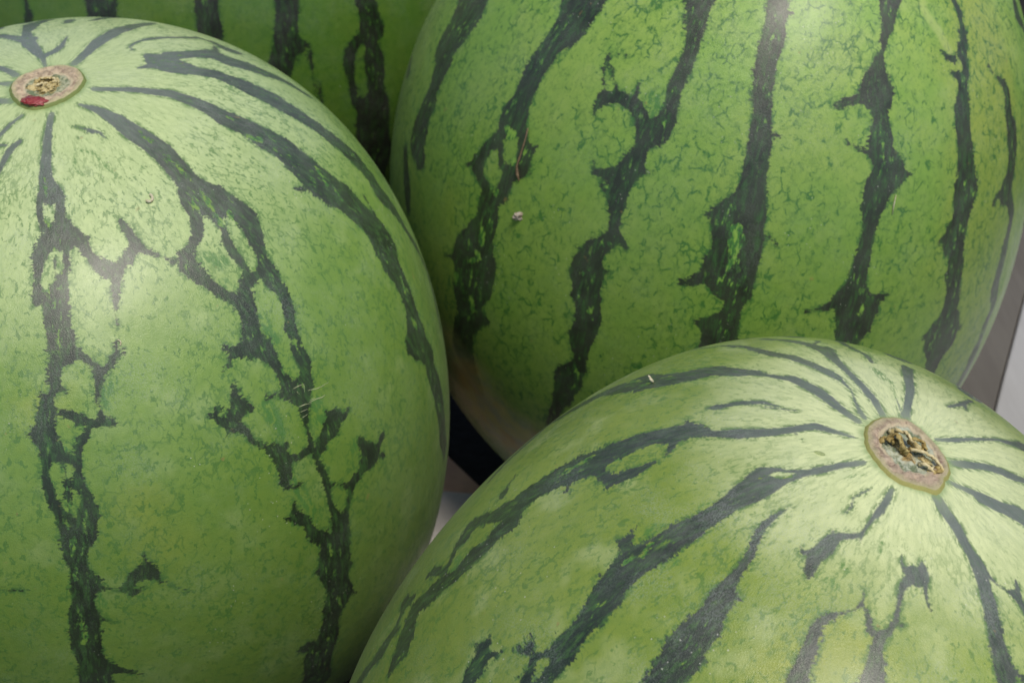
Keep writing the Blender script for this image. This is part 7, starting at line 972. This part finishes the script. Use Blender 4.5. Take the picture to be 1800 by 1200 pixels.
# ------------------------------------------------------------------ scratches in the skin of the left fruit
scr = simple_mat('scratched_skin', (.55, .56, .34), (.40, .44, .24), 600.0)
def on(key, lon, lat, h=0.0):
    p = skin_point(DATA[key], lon, lat); return p*(1+h/np.linalg.norm(p))
for row in DATA['L'].get('scratch', []):
    q = np.array(row).reshape(-1, 2); pts = [tuple(on('L', a, b, .00005)) for a, b in q]
    link('scratch', tube(pts, [.00005]+[.00011]*(len(pts)-2)+[.00005], 6), scr, melons['L'][0], melons['L'][1])

# ------------------------------------------------------------------ bits lying on the fruit
straw_mat = simple_mat('dry_straw', (.22, .15, .085), (.12, .08, .045), 700.0)
pale_mat = simple_mat('pale_husk', (.66, .62, .44), (.45, .40, .24), 700.0)
q = DATA['T']['small']['stalk']; W = [world_on('T', *a) for a in q]
pts = [p+nn*(.0006+(.0006 if 0 < i < len(W)-2 else 0)) for i, (p, nn) in enumerate(W)]
o = pts[-1].copy(); st = link('dry_stalk', tube([p-o for p in pts], [.0002, .00026, .00030, .00036, .00058, .0003], 8), straw_mat, None, o)
tag(st, 'thin brown dried stalk stuck to the skin of the large rear watermelon', 'plant bit')
p, nn = world_on('T', *DATA['T']['small']['crumb'][0])
cr = link('soil_crumb', blob(.0017, .0016, .0011, 9, .22), simple_mat('pale_soil', (.46, .41, .34), (.22, .16, .10), 900.0, .8, .8), None, p+nn*.0004)
tag(cr, 'small pale crumb of dried soil on the rear watermelon, below the stalk', 'crumb')
q = DATA['T']['small']['hair']; W = [world_on('T', *a) for a in q]; pts = [a+b*.0004 for a, b in W]; o = pts[-1].copy()
tag(link('straw', tube([p-o for p in pts], [.00012, .0002, .0001], 6), pale_mat, None, o), 'short pale straw lying across a dark stripe edge of the rear watermelon', 'plant bit')
def curl(key, nm, size, th, label, arc, rot, stand, mat=pale_mat):
    p, nn = world_on(key, *DATA[key]['small'][nm][0])
    t = nn.orthogonal().normalized(); t.rotate(Matrix.Rotation(rot, 3, nn)); b = nn.cross(t)
    up = (nn*stand+b*(1-stand)).normalized(); L = []
    for i in range(13):
        a = -arc/2+arc*i/12; L.append(t*math.sin(a)*size+up*(1-math.cos(a))*size+nn*th)
    tag(link('husk', tube(L, [th*.5]+[th]*11+[th*.5], 8), mat, None, p), label, 'husk')
curl('L', 'husk', .0012, .0004, 'tiny curled pale husk on the left watermelon, just above its middle', 3.6, .5, .25)
curl('L', 'husk2', .0008, .0002, 'tiny white curled hair on the left watermelon between two dark stripes', 2.8, 1.2, .2)
curl('B', 'curl', .0014, .0003, 'small curved white husk on a dark stripe near the top edge of the front watermelon', 3.4, .9, .75)
n = NT('water'); wm = n.done((.75, .82, .55), .06, None, .6, Transmission_Weight=.85, IOR=1.33)
p, nn = world_on('B', *DATA['B']['small']['drop'][0])
dr = link('water_drop', blob(.0005, .0013, .0004, 21, .03, 3), wm, None, p+nn*.0001)
dr.rotation_euler = nn.to_track_quat('Z', 'Y').to_euler(); tag(dr, 'clear oblong water drop left of the stem scar of the front watermelon', 'drop')

# ------------------------------------------------------------------ what they stand on
def slab(name, pts, z0, z1, mat, sub=0, jitter=0.0, seed=1, bevel=.0015):
    bm = bmesh.new(); vs = [bm.verts.new((x, y, z0)) for x, y in pts]; f = bm.faces.new(vs)
    ex = bmesh.ops.extrude_face_region(bm, geom=[f]); up = [v for v in ex['geom'] if isinstance(v, bmesh.types.BMVert)]
    for v in up: v.co.z = z1
    bmesh.ops.recalc_face_normals(bm, faces=bm.faces)
    if bevel: bmesh.ops.bevel(bm, geom=bm.edges[:], offset=bevel, segments=2, affect='EDGES')
    me = bpy.data.meshes.new(name); bm.to_mesh(me); bm.free()
    return link(name, me, mat)
n = NT('dark_floor'); p = n.obj()
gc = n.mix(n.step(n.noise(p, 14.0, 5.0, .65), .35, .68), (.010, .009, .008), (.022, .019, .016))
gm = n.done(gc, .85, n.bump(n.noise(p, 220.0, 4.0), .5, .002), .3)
bm = bmesh.new(); bmesh.ops.create_grid(bm, x_segments=40, y_segments=40, size=3.0)
me = bpy.data.meshes.new('ground'); bm.to_mesh(me); bm.free()
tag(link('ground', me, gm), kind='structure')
def wood(name, a, b, c):
    n = NT(name); p = n.vm('MULTIPLY', n.obj(), (1, .08, 1))
    wc = n.mix(n.step(n.noise(p, 130.0, 4.0, .6), .30, .72), a, b)
    wc = n.mix(n.mul(n.step(n.noise(n.obj(), 14.0, 3.0), .46, .66), .4), wc, c)
    return n.done(wc, .8, n.bump(n.noise(p, 300.0, 4.0), .35, .0008), .25)
bd = slab('board_or_shade_strip', [(.187, .42), (.2525, .572), (.2905, .658), (.318, .720), (.50, .715), (.50, .26), (.26, .30)], .001, .014, wood('pale_grey_wood', (.385, .38, .375), (.345, .34, .335), (.33, .32, .305)), bevel=.0006)
tag(bd, 'pale grey weathered board on the ground at the right edge, beyond the front watermelon', 'board', 'board and shade strip on the ground at the right')
bd = slab('board_or_shade_strip', [(.155, .44), (.1865, .4205), (.2518, .5725), (.2898, .6585), (.3172, .7205), (.222, .722)], .001, .0138, wood('shaded_wood', (.135, .125, .108), (.11, .10, .088), (.095, .085, .072)), bevel=.0006)  # dark strip added in place of the rear fruit's shade on the board
tag(bd, 'brownish grey strip standing in for shade between the large rear watermelon and the pale board', 'board', 'board and shade strip on the ground at the right')
cm = simple_mat('cardboard', (.80, .50, .34), (.68, .41, .28), 90.0, .85, .3, .0005)
cb = slab('cardboard_piece', [(-.085, .485), (-.005, .488), (-.020, .508), (-.037, .531), (-.085, .535)], .001, .006, cm, bevel=.001)
tag(cb, 'brown cardboard scrap on the dark ground in the gap between the watermelons', 'cardboard')
pm = simple_mat('white_paper', (.62, .58, .55), (.54, .50, .47), 60.0, .8, .3, .0008)
pp = slab('paper_sheet', [(-.060, .395), (.0, .395), (-.002, .492), (-.055, .499)], .0065, .0075, pm, bevel=0)
tag(pp, 'white paper sheet on the ground below the cardboard scrap, in the gap between watermelons', 'paper')
